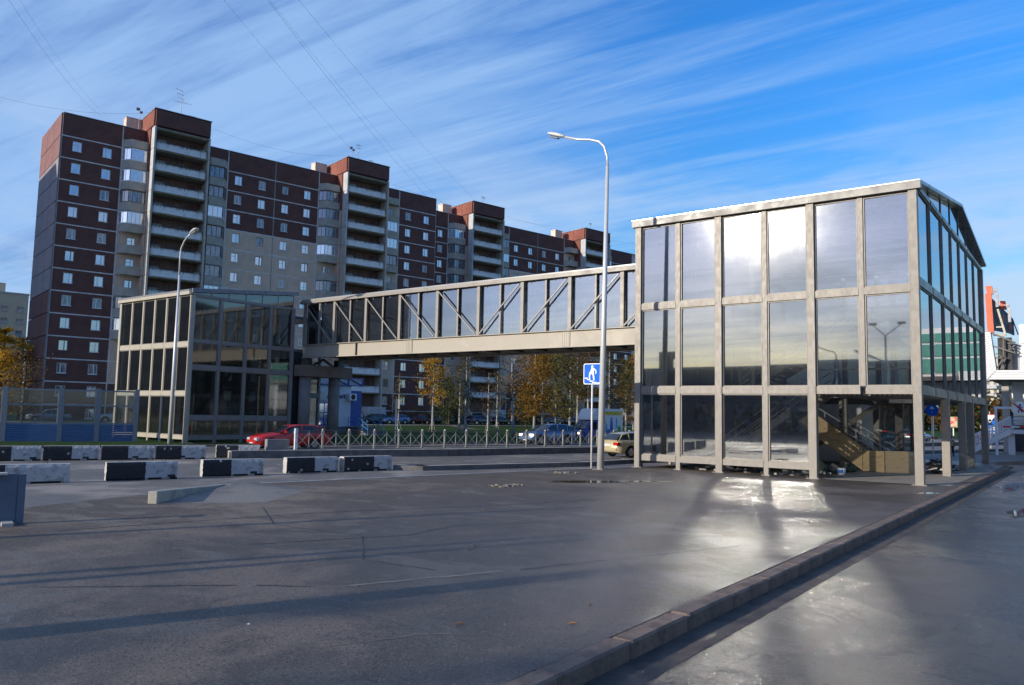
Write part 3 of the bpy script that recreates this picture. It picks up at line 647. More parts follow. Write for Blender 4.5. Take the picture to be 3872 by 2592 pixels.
# paint bucket, sacks, debris
bk = MB(); bk.tube([(0, 0, 0), (0, 0, .30)], [.15, .175], 16); bo = bk.build('paint_bucket', WHITE, None, True, (-9.42, 37.46, .02))
tag(bo, 'white plastic paint bucket with a printed label standing on the pavilion floor', 'bucket')
lb = MB(); r = .166
for i in range(5):
    a0 = -2.4+i*.28; a1 = a0+.28; lb.quad((r*math.cos(a0), r*math.sin(a0), .08), (r*math.cos(a1), r*math.sin(a1), .08), (1.05*r*math.cos(a1), 1.05*r*math.sin(a1), .23), (1.05*r*math.cos(a0), 1.05*r*math.sin(a0), .23))
lb.build('label', surf('label_blue', (.05, .2, .55), .5), bo)
MB().tube([(-.172, 0, .27), (-.12, -.06, .15), (0, -.19, .10), (.12, -.06, .15), (.172, 0, .27)], .005, 5).build('bucket_handle', POLE, bo)
def sack(x, y, s, mat, lab, seed):
    r = random.Random(seed); m = MB(); n, k = 12, 7
    for j in range(k):
        t = j/(k-1); rr = s*(.62*math.sin(PI*min(1, t*.9+.12))**.6)*(1-.45*t)
        for i in range(n):
            w = 2*PI*i/n; q = rr*(1+.16*math.sin(3*w+seed+t*3)+r.uniform(-.08, .08)); m.v.append((q*math.cos(w)*1.25, q*math.sin(w), s*.85*t))
    for j in range(k-1):
        for i in range(n): m.f.append((j*n+i, j*n+(i+1) % n, (j+1)*n+(i+1) % n, (j+1)*n+i)); m.mi.append(0)
    m.f += [tuple(range(n))[::-1], tuple((k-1)*n+i for i in range(n))]; m.mi += [0, 0]
    o = m.build('sack', mat, None, True, (x, y, .018)); o.rotation_euler = (0, 0, r.uniform(0, 3)); sd_ = o.modifiers.new('s', 'SUBSURF'); sd_.levels = 1; sd_.render_levels = 1
    return tag(o, lab, 'sack', 'sacks of rubble heaped by the stair')
SACK = surf('green_sack', (.10, .115, .075), .9, 0, .45, 6, .5, 30); SACK2 = surf('grey_sack', (.20, .19, .16), .9, 0, .4, 6, .5, 30)
sk = [(-14.0, 37.2, .55, SACK, 'green rubble sack lying low, leftmost of the heap under the glass'), (-12.9, 36.9, .6, SACK2, 'greyish sack slumped in the middle of the heap under the glass'), (-11.7, 37.3, .62, SACK, 'green sack at the right end of the heap under the glass'), (-10.65, 38.3, .72, SACK, 'tall green sack standing just behind the third wide post'), (-10.2, 39.0, .5, SACK2, 'half empty grey sack left of the white bucket'), (-9.6, 39.6, .55, SACK, 'dark green sack behind the white bucket'), (-12.3, 38.4, .7, SACK, 'big green sack at the back of the heap')]
for i, (x, y, s, mt, lab) in enumerate(sk): sack(x, y, s, mt, lab, i+3)
db = MB(); db2 = MB()
for i in range(90):
    x = R_.uniform(-15.5, -9.8); y = R_.uniform(34.9, 38.2); h = R_.uniform(.03, .13); db.cbox((x, y, .02+h*.3), (h*2, h, h), R_.uniform(0, 3), R_.uniform(-.6, .6))
tag(db.build('rubble', CONC_L), 'broken concrete bits strewn under the raised glass wall of the pavilion', 'rubble', kind='stuff')
for i in range(70):
    x = -6.75+R_.uniform(-.1, .8); y = 43.6+R_.gauss(0, .9); h = R_.uniform(.15, .9); db2.m = R_.choice([0, 0, 1, 2])
    db2.cbox((min(x, -5.95), y, .04+R_.uniform(0, .5)), (h, .12, .04), R_.uniform(0, 3), R_.uniform(-.3, .3), R_.uniform(-.3, .3))
tag(db2.build('scrap_heap', [BLACKP, CONC_L, surf('scrap_brown', (.16, .10, .06), .8)]), 'heap of scrap boards and metal offcuts behind the corner post', 'scrap heap', kind='stuff')
# barrier tape
TAPE = surf('tape_white', (.7, .7, .7), .4); TAPER = surf('tape_red', (.6, .03, .03), .4)
def tape(a, b, sag, lab):
    m = MB(); n = 26; a, b = Vector(a), Vector(b)
    for i in range(n):
        q0, q1 = i/n, (i+1)/n; p = a.lerp(b, q0)-Vector((0, 0, sag*4*q0*(1-q0))); q = a.lerp(b, q1)-Vector((0, 0, sag*4*q1*(1-q1))); m.m = (i//2) % 2
        m.quad(p, q, q+Vector((0, 0, .07)), p+Vector((0, 0, .07)))
    o = m.build('barrier_tape', [TAPE, TAPER]); sdm = o.modifiers.new('s', 'SOLIDIFY'); sdm.thickness = .004; return tag(o, lab, 'barrier tape')
tape((-5.85, 46.2, 1.5), (-5.85, 49.4, 1.45), .22, 'red and white barrier tape sagging between the second and third side posts')
tape((-5.85, 49.4, 1.45), (-5.85, 55.8, 1.5), .12, 'red and white barrier tape between the last two side posts')
tape((-9.7, 45.7, 1.95), (-5.9, 46.1, 1.55), .06, 'long thin red and white tape crossing the open ground floor')

# ---- footbridge
BY0, BY1 = 37.63, 41.1
FB = root('footbridge', (-33, 39.3, 0), 0, 'long covered footbridge with grey glass sides spanning the avenue between the pavilions', 'footbridge')
def L(x, y, z=0): return (x+33, y-39.3, z)
BXL, BXR = -48.0, -18.1
GZ0, GZ1, TZ0, TZ1 = 6.29, 7.28, 10.36, 10.62
GIRD = surf('girder_paint', (0.345, 0.305, 0.24), 0.5, 0, 0.10, .8, c2=(0.40, 0.365, 0.31), lo=.5, hi=.75)
for y in (BY0, BY1):
    m = MB(); m.box(BXL+33, BXR+33, y-39.3, y-39.3+.03, GZ0+.04, GZ1-.04); m.box(BXL+33, BXR+33, y-39.3-.16, y-39.3+.18, GZ0, GZ0+.04); m.box(BXL+33, BXR+33, y-39.3-.16, y-39.3+.18, GZ1-.04, GZ1)
    g1 = m.build('girder', GIRD, FB)
    if y == BY0:
        for bx in (-36.85, -24.4):
            s = MB(); s.box(bx+33-.28, bx+33+.28, -1.71, -1.675, 6.36, 7.22)
            for r_ in range(13):
                for c_ in range(4): s.tube([(bx+33-.21+c_*.14, -1.71, 6.42+r_*.062), (bx+33-.21+c_*.14, -1.735, 6.42+r_*.062)], .017, 5)
            s.build('splice_plate', GIRD, g1)
        MB().box(-42.05+33, -42.0+33, -1.80, -1.68, GZ0+.05, GZ1-.05).build('stiffener', DKSTEEL, g1)
bmn = [-47.87, -44.5, -41.15, -37.81, -34.38, -30.91, -27.52, -24.14, -20.74, -18.3]
for y in (BY0, BY1):
    for i, x in enumerate(bmn):
        m = MB(); m.box(-.13, .13, -.02, .02, 0, TZ0-GZ1); m.box(-.13, -.10, -.13, .13, 0, TZ0-GZ1) if False else m.box(-.11, .11, -.11, -.02, 0, TZ0-GZ1)
        m.build('post', STEEL, FB, loc=L(x, y+.02, GZ1))
    hb = MB(); hb.box(BXL+33-.3, BXR+33, y-39.3-.22, y-39.3+.1, TZ0+.02, TZ1); hb.build('top_rail', STEEL, FB)
    for i in range(len(bmn)-1):
        x0, x1 = bmn[i]+.11, bmn[i+1]-.11; mid = (x0+x1)/2
        if i < 8: MB().box(-.06, .06, -.06, .02, 0, TZ0-GZ1).build('mullion', STEEL, FB, loc=L(mid, y+.02, GZ1))
        for a, b in (((x0, mid-.06), (mid+.06, x1)) if i < 8 else ((x0, x1),)):
            w = b-a; p = put(pane_mesh(w, TZ0-GZ1, GLASS_B, .0), 'pane', FB, L((a+b)/2, y+.10, GZ1)); p.rotation_euler = (0, 0, SK)
        if y == BY0:
            if i <= 4: MB().bar(L(x0+.08, y-.12, TZ0-.12), L(x1-.05, y-.12, GZ1+.08), .075, .075).build('brace', STEEL, FB)
            else: MB().bar(L(x0+.05, y-.12, GZ1+.08), L(x1-.08 if i < 8 else x1+1.3, y-.12, TZ0-.12 if i < 8 else TZ0+.6), .075, .075).build('brace', STEEL, FB) if i < 8 else MB().bar(L(x0+.05, y-.12, GZ1+.08), L(x1, y-.12, GZ1+2.0), .075, .075).build('brace', STEEL, FB)
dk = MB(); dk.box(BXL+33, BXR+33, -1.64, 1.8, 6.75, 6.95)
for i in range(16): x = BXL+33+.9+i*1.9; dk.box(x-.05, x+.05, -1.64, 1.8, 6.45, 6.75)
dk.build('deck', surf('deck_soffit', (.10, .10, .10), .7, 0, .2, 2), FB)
rf = MB(); rf.box(BXL+33-.2, BXR+33, -1.8, 2.0, TZ1+.003, TZ1+.09); rf.build('roof', GLASS_B if False else surf('roof_polycarbonate', (0.3, .31, .32), .3), FB)
for i in range(18): x = BXL+33+.6+i*1.7; MB().box(x-.05, x+.05, -1.6, 1.75, TZ0-.1, TZ0+.05).build('roof_joist', STEEL, FB)
for y in (BY0+.35, BY1-.35):
    r = MB()
    for h in (.45, .8, 1.1): r.tube([L(BXL+.2, y, 6.95+h), L(BXR-.1, y, 6.95+h)], .03, 6)
    for i in range(16): x = BXL+1+i*1.9; r.tube([L(x, y, 6.95), L(x, y, 8.05)], .025, 6)
    r.build('handrail', POLE, FB)

# portal pier that carries the west end of the bridge
PR = root('bridge_pier', (-47.0, 39.3, 0), 0, 'brown concrete crossbeam on two round columns under the west end of the footbridge', 'bridge pier')
PIERM = surf('brown_concrete', (0.23, 0.175, 0.14), .85, 0, .2, 1.6, .15, 30)
cb = MB(); cb.box(-1.3, 0, -2.25, 2.45, 4.9, 5.75); bevel(cb.build('crossbeam', PIERM, PR), .03)
for y in (-1.6, 1.2): MB().tube([(-.65, y, 0), (-.65, y, 4.9)], .44, 24).build('column', surf('grey_column', (.24, .22, .20), .8, 0, .2, 2), PR, True)
for y in (-1.5, 1.6): MB().box(-.9, -.4, y-.3, y+.3, 5.75, 6.29).build('bearing', DKSTEEL, PR)
MB().bar((-.6, -1.0, 5.76), (-.6, .0, 6.28), .12, .16).build('diagonal_brace', DKSTEEL, PR); MB().bar((-.6, .0, 6.28), (-.6, 1.0, 5.76), .12, .16).build('diagonal_brace', DKSTEEL, PR)

# ---- west pavilion
WP = root('stair_pavilion', (-48.0, 28.5, 0), 0, 'smaller glass stair pavilion across the avenue with pale sunlit frames and a dark end wall', 'pavilion')
wx = [0, -1.55, -3.1, -4.65, -6.2, -7.75, -9.3]; wy = [0, 2.1, 4.15, 6.15, 8.1]
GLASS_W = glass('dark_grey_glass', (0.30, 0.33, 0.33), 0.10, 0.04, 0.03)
CREAM_LIT = surf('cream_lit_steel', (0.40, 0.36, 0.285), .5, 0, .12, 1.5)  # pavilion frame steel with the sunlight put into a paler colour
GREYD_SHADE = surf('brown_grey_shade_steel', (0.235, 0.215, 0.205), .5, 0, .15, 1.5)  # the same frame steel, darker: shade put into the colour
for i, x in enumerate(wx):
    post(WP, x, 0, 0, 9.9, .26 if i in (0, 6) else .16, CREAM_LIT)
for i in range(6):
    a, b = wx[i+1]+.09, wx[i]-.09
    for z0, z1 in ((.33, .6), (3.2, 3.5), (6.45, 6.78)): hbeam(WP, (a, 0), (b, 0), z0, z1, .17, CREAM_LIT)
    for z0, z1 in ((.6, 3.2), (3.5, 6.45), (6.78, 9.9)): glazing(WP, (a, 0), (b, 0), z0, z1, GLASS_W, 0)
for i, y in enumerate(wy):
    if i: post(WP, 0, y, 0, 9.95, .26 if i == 4 else .17, GREYD_SHADE)
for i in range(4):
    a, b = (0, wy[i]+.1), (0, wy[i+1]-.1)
    for z0, z1 in ((.3, .55), (1.6, 1.9), (4.95, 5.25), (6.75, 6.95), (9.8, 9.98)): hbeam(WP, a, b, z0, z1, .17, GREYD_SHADE)
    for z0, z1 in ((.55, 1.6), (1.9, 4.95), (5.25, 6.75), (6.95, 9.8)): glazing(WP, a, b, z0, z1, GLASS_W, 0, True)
def wrz(y): return 10.25+y*(11.1-10.25)/8.1
for i in range(6):
    y0, y1 = i*1.35, (i+1)*1.35-.05
    MB().ext([(.0, y0, 9.98), (.0, y1, 9.98), (.0, y1, wrz(y1)-.13), (.0, y0, wrz(y0)-.13)], (.012, 0, 0)).build('clerestory_pane', GLASS_W, WP)
    MB().box(-.03, .03, y1, y1+.05, 9.98, wrz(y1)-.12).build('mullion', GREYD_SHADE, WP)
MB().box(-9.55, .12, -.25, .12, 9.93, 10.2).build('fascia', CREAM_LIT, WP)
MB().ext([(-9.55, -.26, wrz(0)-.1), (-9.55, 8.3, wrz(8.3)-.1), (-9.55, 8.3, wrz(8.3)+.02), (-9.55, -.26, wrz(0)+.02)], (9.7, 0, 0)).build('roof', surf('blue_grey_roof', (.16, .17, .19), .5), WP)
MB().ext([(.15, -.2, wrz(0)-.22), (.15, 8.35, wrz(8.35)-.22), (.15, 8.35, wrz(8.35)+.05), (.15, -.2, wrz(0)+.05)], (.12, 0, 0)).build('verge_trim', surf('blue_grey_trim', (.20, .20, .22), .5), WP)
for i in range(6): MB().box(-9.3+i*1.55, -9.3+i*1.55+1.2, 3+.1*i, 3.3+.1*i, wrz(3.3)+.02, wrz(3.3)+.12).build('roof_clip', CREAM_LIT, WP)
# the recessed glazed lobby behind, under the bridge landing
for i, x in enumerate((-1.6, -3.6, -5.6, -7.6, -9.3)):
    post(WP, x, 12.1, 0, 9.6, .2, GREYD_SHADE); post(WP, x, 8.4, 0, 9.6, .2, GREYD_SHADE)
for (yy0, yy1) in ((8.6, 10.2), (10.4, 12.0)):
    for z0, z1 in ((.2, 3.4), (3.7, 6.2)): glazing(WP, (-1.6, yy0), (-1.6, yy1), z0, z1, GLASS_W)
    hbeam(WP, (-1.6, yy0-.1), (-1.6, yy1+.1), 3.4, 3.7, .18, GREYD_SHADE)
MB().box(-9.3, -1.5, 8.3, 12.2, 9.4, 9.6).build('roof', surf('blue_grey_roof', (.16, .17, .19), .5), WP)
for i in range(5): post(WP, -9.3, wy[i], 0, 9.9, .2, GREYD_SHADE)
for i in range(4): glazing(WP, (-9.3, wy[i]+.1), (-9.3, wy[i+1]-.1), 3.5, 9.8, GLASS_W)
stair_flight(WP, -8.0, -1.2, 2.0, 3.9, .1, 4.9); stair_flight(WP, -1.4, -8.0, 4.6, 6.6, 4.95, 7.2)
MB().box(-9.1, -7.6, 1.5, 7.8, 4.75, 4.95).build('landing', SLAB, WP); MB().box(-9.1, -.3, 6.7, 12, 6.75, 6.95).build('landing', SLAB, WP); MB().box(-9.2, -.2, .2, 8, -.05, .08).build('floor_slab', CONC, WP)
post(WP, -.6, 8.9, 0, 6.7, .9, surf('black_steel', (.03, .03, .03), .6), 'inner_post')
# ------------------------------------------------------------------ lamps, signs, barriers, fences
def street_lamp(loc, h, pts, headrot, lab, rp=.13, base=True, flip=1):
    t = root('street_lamp', loc, 0, lab, 'street lamp')
    m = MB(); m.tube([(0, 0, 0), (0, 0, h*.5), (0, 0, h)], [rp*1.25, rp*.95, rp*.62], 12); m.build('pole', POLE, t, True)
    if base:
        b = MB(); b.box(-.28, .28, -.28, .28, 0, .03)
        for a in ((-.2, -.2), (.2, -.2), (.2, .2), (-.2, .2)): b.tube([(*a, .03), (*a, .10)], .025, 6)
        b.build('base_plate', STEEL, t)
    m = MB(); m.tube(pts, rp*.42, 10); m.build('arm', POLE, t, True)
    p, q = Vector(pts[-2]), Vector(pts[-1]); d = (q-p).normalized(); s = MB(); up = Vector((0, 0, 1)); side = d.cross(up).normalized(); u = side.cross(d)
    prof = [(0, .07, .05), (.12, .13, .09), (.45, .19, .13), (.85, .19, .12), (1.05, .14, .07), (1.12, .05, .03)]; n = 12
    for (x, w, hh) in prof:
        for k in range(n): a = 2*PI*k/n; s.v.append(tuple(q-d*.1+d*x+side*w*math.cos(a)+u*(hh*math.sin(a) if math.sin(a) > 0 else hh*.55*math.sin(a))))
    for i in range(len(prof)-1):
        for k in range(n): s.f.append((i*n+k, i*n+(k+1) % n, (i+1)*n+(k+1) % n, (i+1)*n+k)); s.mi.append(0)
    s.f += [tuple(reversed(range(n))), tuple((len(prof)-1)*n+k for k in range(n))]; s.mi += [0, 0]
    hd = s.build('lamp_head', surf('lamp_shell', (.66, .66, .64), .4), t, True)
    g_ = MB(); c = q+d*.55-u*.05
    g_.v = [tuple(c+d*a*.3+side*b*.12-u*.06) for a, b in ((-1, -1), (1, -1), (1, 1), (-1, 1))]+[tuple(c+d*a*.22+side*b*.08-u*.11) for a, b in ((-1, -1), (1, -1), (1, 1), (-1, 1))]
    g_.f = [(0, 1, 2, 3), (4, 7, 6, 5), (0, 4, 5, 1), (1, 5, 6, 2), (2, 6, 7, 3), (3, 7, 4, 0)]; g_.mi = [0]*6; g_.build('lens', surf('lamp_lens', (.35, .36, .36), .15), hd)
    return t
def arm_pts(h, reach, rise, bend=1.0, sgn=-1, n=9):
    P_ = [(0, 0, h-.05)]
    for i in range(n+1):
        a = PI/2*i/n; P_.append((sgn*bend*(1-math.cos(a)), 0, h+.1+bend*math.sin(a)))
    z0 = P_[-1][2]; x0 = P_[-1][0]
    P_ += [(x0+sgn*(reach-bend)*.5, 0, z0+rise*.42), (x0+sgn*(reach-bend), 0, z0+rise)]
    return P_
pt = [(0.02, 0, 14.0), (-.03, 0, 14.6), (-.2, 0, 15.1), (-.5, 0, 15.4), (-1.0, 0, 15.58), (-1.7, 0, 15.72), (-2.5, 0, 16.0)]
L1 = street_lamp((-18.3, 31.25, 0.0), 14.1, pt, 0, 'tall pale street lamp with a curved arm beside the blue stairs sign'); L1.rotation_euler = (0, rad(.9), 0)
pt2 = [(-.05, 0, 11.0), (-.05, 0, 12.4), (.1, -.05, 12.9), (.5, -.1, 13.3), (1.1, -.25, 13.5), (1.7, -.35, 13.62)]
street_lamp((-48.26, 27.6, -0.02), 11.1, pt2, 0, 'slim street lamp in front of the west pavilion, its head bent to the right', .115)
# lamps behind the camera: they throw the long shadows over the pavement and show in the glass
def pole_for(sx, sy, h): d = h/math.tan(SUN_EL); return sx-d*math.sin(SUN_AZ), sy-d*math.cos(SUN_AZ)
for (sx, sy, h, lab) in ((-10.5, 20.0, 8.0, 'street lamp behind the viewpoint, farthest left'), (-7.6, 15.4, 7.0, 'street lamp behind the viewpoint, middle one'), (-7.9, 16.1, 7.3, 'street lamp behind the viewpoint, close beside the middle one')):
    x, y = pole_for(sx, sy, h); street_lamp((x, y, 0), h, arm_pts(h, 1.6, .4, .6), 0, lab, .12)
x, y = pole_for(-6.2, 11.54, 4.2)
PYL = root('advertising_pylon', (x, y, 0), rad(-20), 'square grey advertising pylon behind the viewpoint that throws the broad shadow', 'pylon')
MB().box(-.24, .24, -.22, .22, 0, 4.2).build('shaft', STEEL, PYL); MB().box(-.4, .4, -.4, .4, 0, .25).build('plinth', CONC, PYL)
# blue stairs sign
SG = root('road_sign', (-18.88, 31.42, .01), 0, 'square blue sign with a white figure climbing steps on a white pole', 'road sign')
MB().tube([(0, 0, 0), (0, 0, 4.85)], .045, 10).build('pole', surf('white_pole', (.7, .7, .7), .4), SG, True)
BLUE = surf('sign_blue', (0.008, 0.13, 0.60), .6, 0, .05, 3, spec=.15); SWHITE = surf('sign_white', (.82, .82, .82), .4, 0, .03, 3)
def rrect(w, h, r, n=5):
    P_ = []
    for cx, cz, a0 in ((w/2-r, -h/2+r, -PI/2), (w/2-r, h/2-r, 0), (-w/2+r, h/2-r, PI/2), (-w/2+r, -h/2+r, PI)):
        for i in range(n+1): a = a0+PI/2*i/n; P_.append((cx+r*math.cos(a), cz+r*math.sin(a)))
    return P_
def plate(P_, y, th, mat, name, parent, loc=(0, 0, 0)):
    return MB().ext([(x, y, z) for x, z in P_], (0, -th, 0)).build(name, mat, parent, loc=loc)
CZ = 4.37; pl = plate(rrect(.97, .97, .09), -.05, .02, SWHITE, 'sign_plate', SG, (0, 0, CZ))
plate(rrect(.90, .90, .07), -.0705, .003, BLUE, 'blue_field', pl)
fg = MB()
def limb(a, b, w0, w1):
    a, b = Vector((a[0], a[1])), Vector((b[0], b[1])); d = (b-a).normalized(); n = Vector((-d.y, d.x))
    fg.ext([(p.x, -.074, p.y) for p in (a-n*w0/2, b-n*w1/2, b+n*w1/2, a+n*w0/2)], (0, -.003, 0))
fg.ext([(-.03+.058*math.cos(a*PI/8), -.074, .335+.062*math.sin(a*PI/8)) for a in range(16)], (0, -.003, 0))
limb((.0, .26), (-.02, .06), .15, .13); limb((.05, .25), (.17, .13), .06, .05); limb((.17, .13), (.15, -.0), .05, .045); limb((-.06, .23), (-.10, .10), .055, .05); limb((-.10, .10), (-.19, .02), .05, .045)
limb((-.03, .07), (-.17, -.04), .085, .07); limb((-.17, -.04), (-.17, -.23), .07, .06); limb((.0, .07), (.04, -.12), .09, .075); limb((.04, -.12), (.06, -.30), .075, .06)
for i, (x0, x1, z) in enumerate(((-.42, -.26, -.20), (-.30, -.12, -.27), (-.16, .02, -.34), (-.02, .18, -.40))):
    fg.ext([(x0, -.074, z-.02), (x1, -.074, z-.02), (x1, -.074, z+.025), (x0, -.074, z+.025)], (0, -.003, 0))
fg.ext([(.12, -.074, -.448), (.44, -.074, -.448), (.44, -.074, -.405), (.12, -.074, -.405)], (0, -.003, 0))
fg.build('climbing_figure', SWHITE, pl)
SG.rotation_euler = (0, 0, rad(4)); pl.location.x = .06
MB().cbox((0, 0, .02), (.22, .22, .03)).build('base_plate', STEEL, SG)

# concrete blocks painted black and white
def block(p0, p1, h, scheme, lab, grp, th=.42):
    """from p0 to p1 along its front foot; scheme = list of (fraction, colour)"""
    a, b = Vector((*p0, 0)), Vector((*p1, 0)); d = b-a; Lx = d.length; rz = math.atan2(d.y, d.x)
    t = root('concrete_block', (a.x, a.y, -.02 if True else 0), rz, lab, 'concrete block', grp)
    r = random.Random(int(a.x*100)); n = 24; m = MB(); m2 = MB()
    NX, NZ = 26, 7
    V = lambda i, j, y: None
    def P_(i, j, y, jit=1):
        x = Lx*i/NX; z = h*j/NZ
        k = r.uniform(-.012, .012)*jit; e = .03 if j in (0, NZ) else 0; ex_ = .03 if i in (0, NX) else 0
        return (x+(ex_ if i == 0 else -ex_ if i == NX else 0)+k, y+(e if y < th/2 else -e)+r.uniform(-.006, .006), z+(-.0 if j < NZ else 0)+(r.uniform(0, .03) if j == 0 else 0))
    G = {}
    for side in (0, 1):
        for i in range(NX+1):
            for j in range(NZ+1): G[(i, j, side)] = len(m.v); m.v.append(P_(i, j, 0 if side == 0 else th))
    def colr(i, j, side):
        q = (i+.5)/NX; acc = 0; c = 0
        for fr, cc in scheme:
            acc += fr
            if q <= acc: c = cc; break
        if c == 1 and j == 0 and (i*.37+a.x) % 3 < 2: c = 2
        if c == 1 and j == 1 and (i*.29+a.x) % 4 < .8: c = 2
        if c == 0 and r.random() < .03: c = 3
        return c
    for side in (0, 1):
        for i in range(NX):
            for j in range(NZ):
                q = [G[(i, j, side)], G[(i+1, j, side)], G[(i+1, j+1, side)], G[(i, j+1, side)]]
                m.f.append(tuple(q if side == 0 else q[::-1])); m.mi.append(colr(i, j, side))
    for i in range(NX):
        m.f.append((G[(i, NZ, 0)], G[(i+1, NZ, 0)], G[(i+1, NZ, 1)], G[(i, NZ, 1)])); m.mi.append(3 if colr(i, 5, 0) else 3)
        m.f.append((G[(i, 0, 1)], G[(i+1, 0, 1)], G[(i+1, 0, 0)], G[(i, 0, 0)])); m.mi.append(3)
    for j in range(NZ):
        m.f.append((G[(0, j, 1)], G[(0, j, 0)], G[(0, j+1, 0)], G[(0, j+1, 1)])); m.mi.append(3)
        m.f.append((G[(NX, j, 0)], G[(NX, j, 1)], G[(NX, j+1, 1)], G[(NX, j+1, 0)])); m.mi.append(3)
    m.build('block', [BLACKP, WHITEP, BLACKP, CONC_L], t)
    for x in (Lx*.2, Lx*.8): MB().tube([(x-.05, th/2, h-.02), (x-.05, th/2, h+.04), (x-.02, th/2, h+.07), (x+.02, th/2, h+.07), (x+.05, th/2, h+.04), (x+.05, th/2, h-.02)], .012, 6).build('lifting_loop', DKSTEEL, t)
    return t
BG = 'black and white concrete blocks'
HB = .62
def kk(x, y): return (x*K, y*K)
b0 = kk(-20.75, 6.9)
block(kk(-21.0, 6.45), kk(-20.02, 8.97), HB, [(.5, 0), (.5, 1)], 'front row concrete block half black half white, leftmost, partly behind the blue panel', BG)
block(kk(-19.99, 9.78), kk(-19.45, 11.41), HB, [(.53, 0), (.47, 1)], 'front row concrete block, second from the left, left half black and right half white', BG)
block(kk(-19.60, 12.18), kk(-19.04, 13.77), HB, [(.48, 0), (.52, 1)], 'front row concrete block, third from the left, white half chipped at the foot', BG)
block(kk(-19.16, 14.6), kk(-18.66, 16.17), HB, [(.52, 0), (.48, 1)], 'front row concrete block, fourth from the left, with a pale stained left end', BG)
block(kk(-18.60, 16.3), kk(-18.18, 17.97), HB, [(.08, 2), (.52, 0), (.40, 1)], 'front row concrete block, last on the right before the traffic island', BG)
r2a, r2b = Vector((*kk(-28.9, 10.1), 0)), Vector((*kk(-26.19, 16.45), 0)); n2 = 4; d2 = (r2b-r2a)/n2
lbs = ['back row block nearest the left picture edge, black then white', 'back row block below the second noise barrier post, black then white', 'back row block below the end of the noise barrier, black then white', 'back row block below the slim lamp post, dull black then grey white']
dd = d2.normalized()
for i in range(-1, 4):
    a = r2a+d2*i; b = a+d2-dd*.03
    block((a.x, a.y), (b.x, b.y), .66, [(.5, 0), (.5, 1)], lbs[i] if i >= 0 else 'back row block cut off by the left picture edge, black then white', BG)
block(kk(-26.60, 17.05), kk(-25.80, 18.45), .64, [(.5, 0), (.5, 1)], 'back row block standing apart in front of the red car, dark left half', BG)
sb = root('concrete_block', (*kk(-25.86, 18.78), .36), math.atan2(1.25, .42), 'short unpainted grey concrete block at the start of the median fence, end sunlit', 'concrete block')
bevel(MB().box(0, 1.15, 0, .42, 0, .55).build('block', surf('block_grey', (.22, .215, .205), .85, 0, .25, 2, .2, 30), sb), .02)

# median fence
FP = [(-33.45, 26.15), kk(-25.17, 21.09)]
f0 = Vector((*kk(-25.48, 19.79), 0)); f1 = Vector((*kk(-21.16, 34.13), 0)); fd = (f1-f0)/13; fdu = fd.normalized(); FZ0 = .38
FENCE = root('median_fence', (f0.x, f0.y, FZ0), math.atan2(fd.y, fd.x), 'low silvery metal fence of crossed bars and capped posts along the median', 'fence')
FM = surf('fence_metal', (0.50, 0.47, 0.40), .38, .3, .12, 4); fw = fd.length; FH = 1.08
pm = MB(); pm.box(-.042, .042, -.042, .042, 0, FH-.12); pm.box(-.065, .065, -.065, .065, .03, .10); pm.box(-.06, .06, -.06, .06, FH-.26, FH-.12)
pmesh = pm.mesh('fence_post', FM)
cm = MB(); cm.tube([(0, 0, FH-.12), (0, 0, FH-.09), (0, 0, FH-.03), (0, 0, FH)], [.035, .07, .065, .02], 8); cmesh = cm.mesh('post_cap', FM, True)
pn = MB(); w = fw
pn.tube([(0, 0, FH-.09), (w, 0, FH-.09)], .026, 6); pn.tube([(0, 0, FH-.20), (w, 0, FH-.20)], .016, 6); pn.tube([(0, 0, .10), (w, 0, .10)], .022, 6)
rails = pn.mesh('rails', surf('rail_metal', (.13, .12, .11), .45, .3), False)
xm = MB(); zt, zb = FH-.24, .12; xm.bar((.05, 0, zb), (w/2, .008, zt), .02, .03); xm.bar((w/2, -.008, zt), (w-.05, 0, zb), .02, .03); xm.bar((.05, .01, zt), (w/2, 0, zb), .02, .03); xm.bar((w/2, 0, zb), (w-.05, -.01, zt), .02, .03)
xm.bar((w/2, 0, zb), (w/2, 0, zt+.05), .035, .035); xm.tube([(w/2, 0, zt+.05), (w/2, 0, zt+.11)], [.03, .005], 6)
xmesh = xm.mesh('crossed_bars', FM)
NF = 28
for i in range(NF+1):
    p = put(pmesh, 'fence_post', FENCE, (i*w, 0, 0)); put(cmesh, 'post_cap', p)
    if i < NF: put(rails, 'rails', FENCE, (i*w, 0, 0)); put(xmesh, 'crossed_bars', FENCE, (i*w, 0, 0))
fx = MB(); fx.box(-.07, .07, -.07, .07, 0, FH+.02); fx.build('end_post', surf('white_pole', (.7, .7, .7), .4), FENCE, loc=(-.0, -.13, 0))

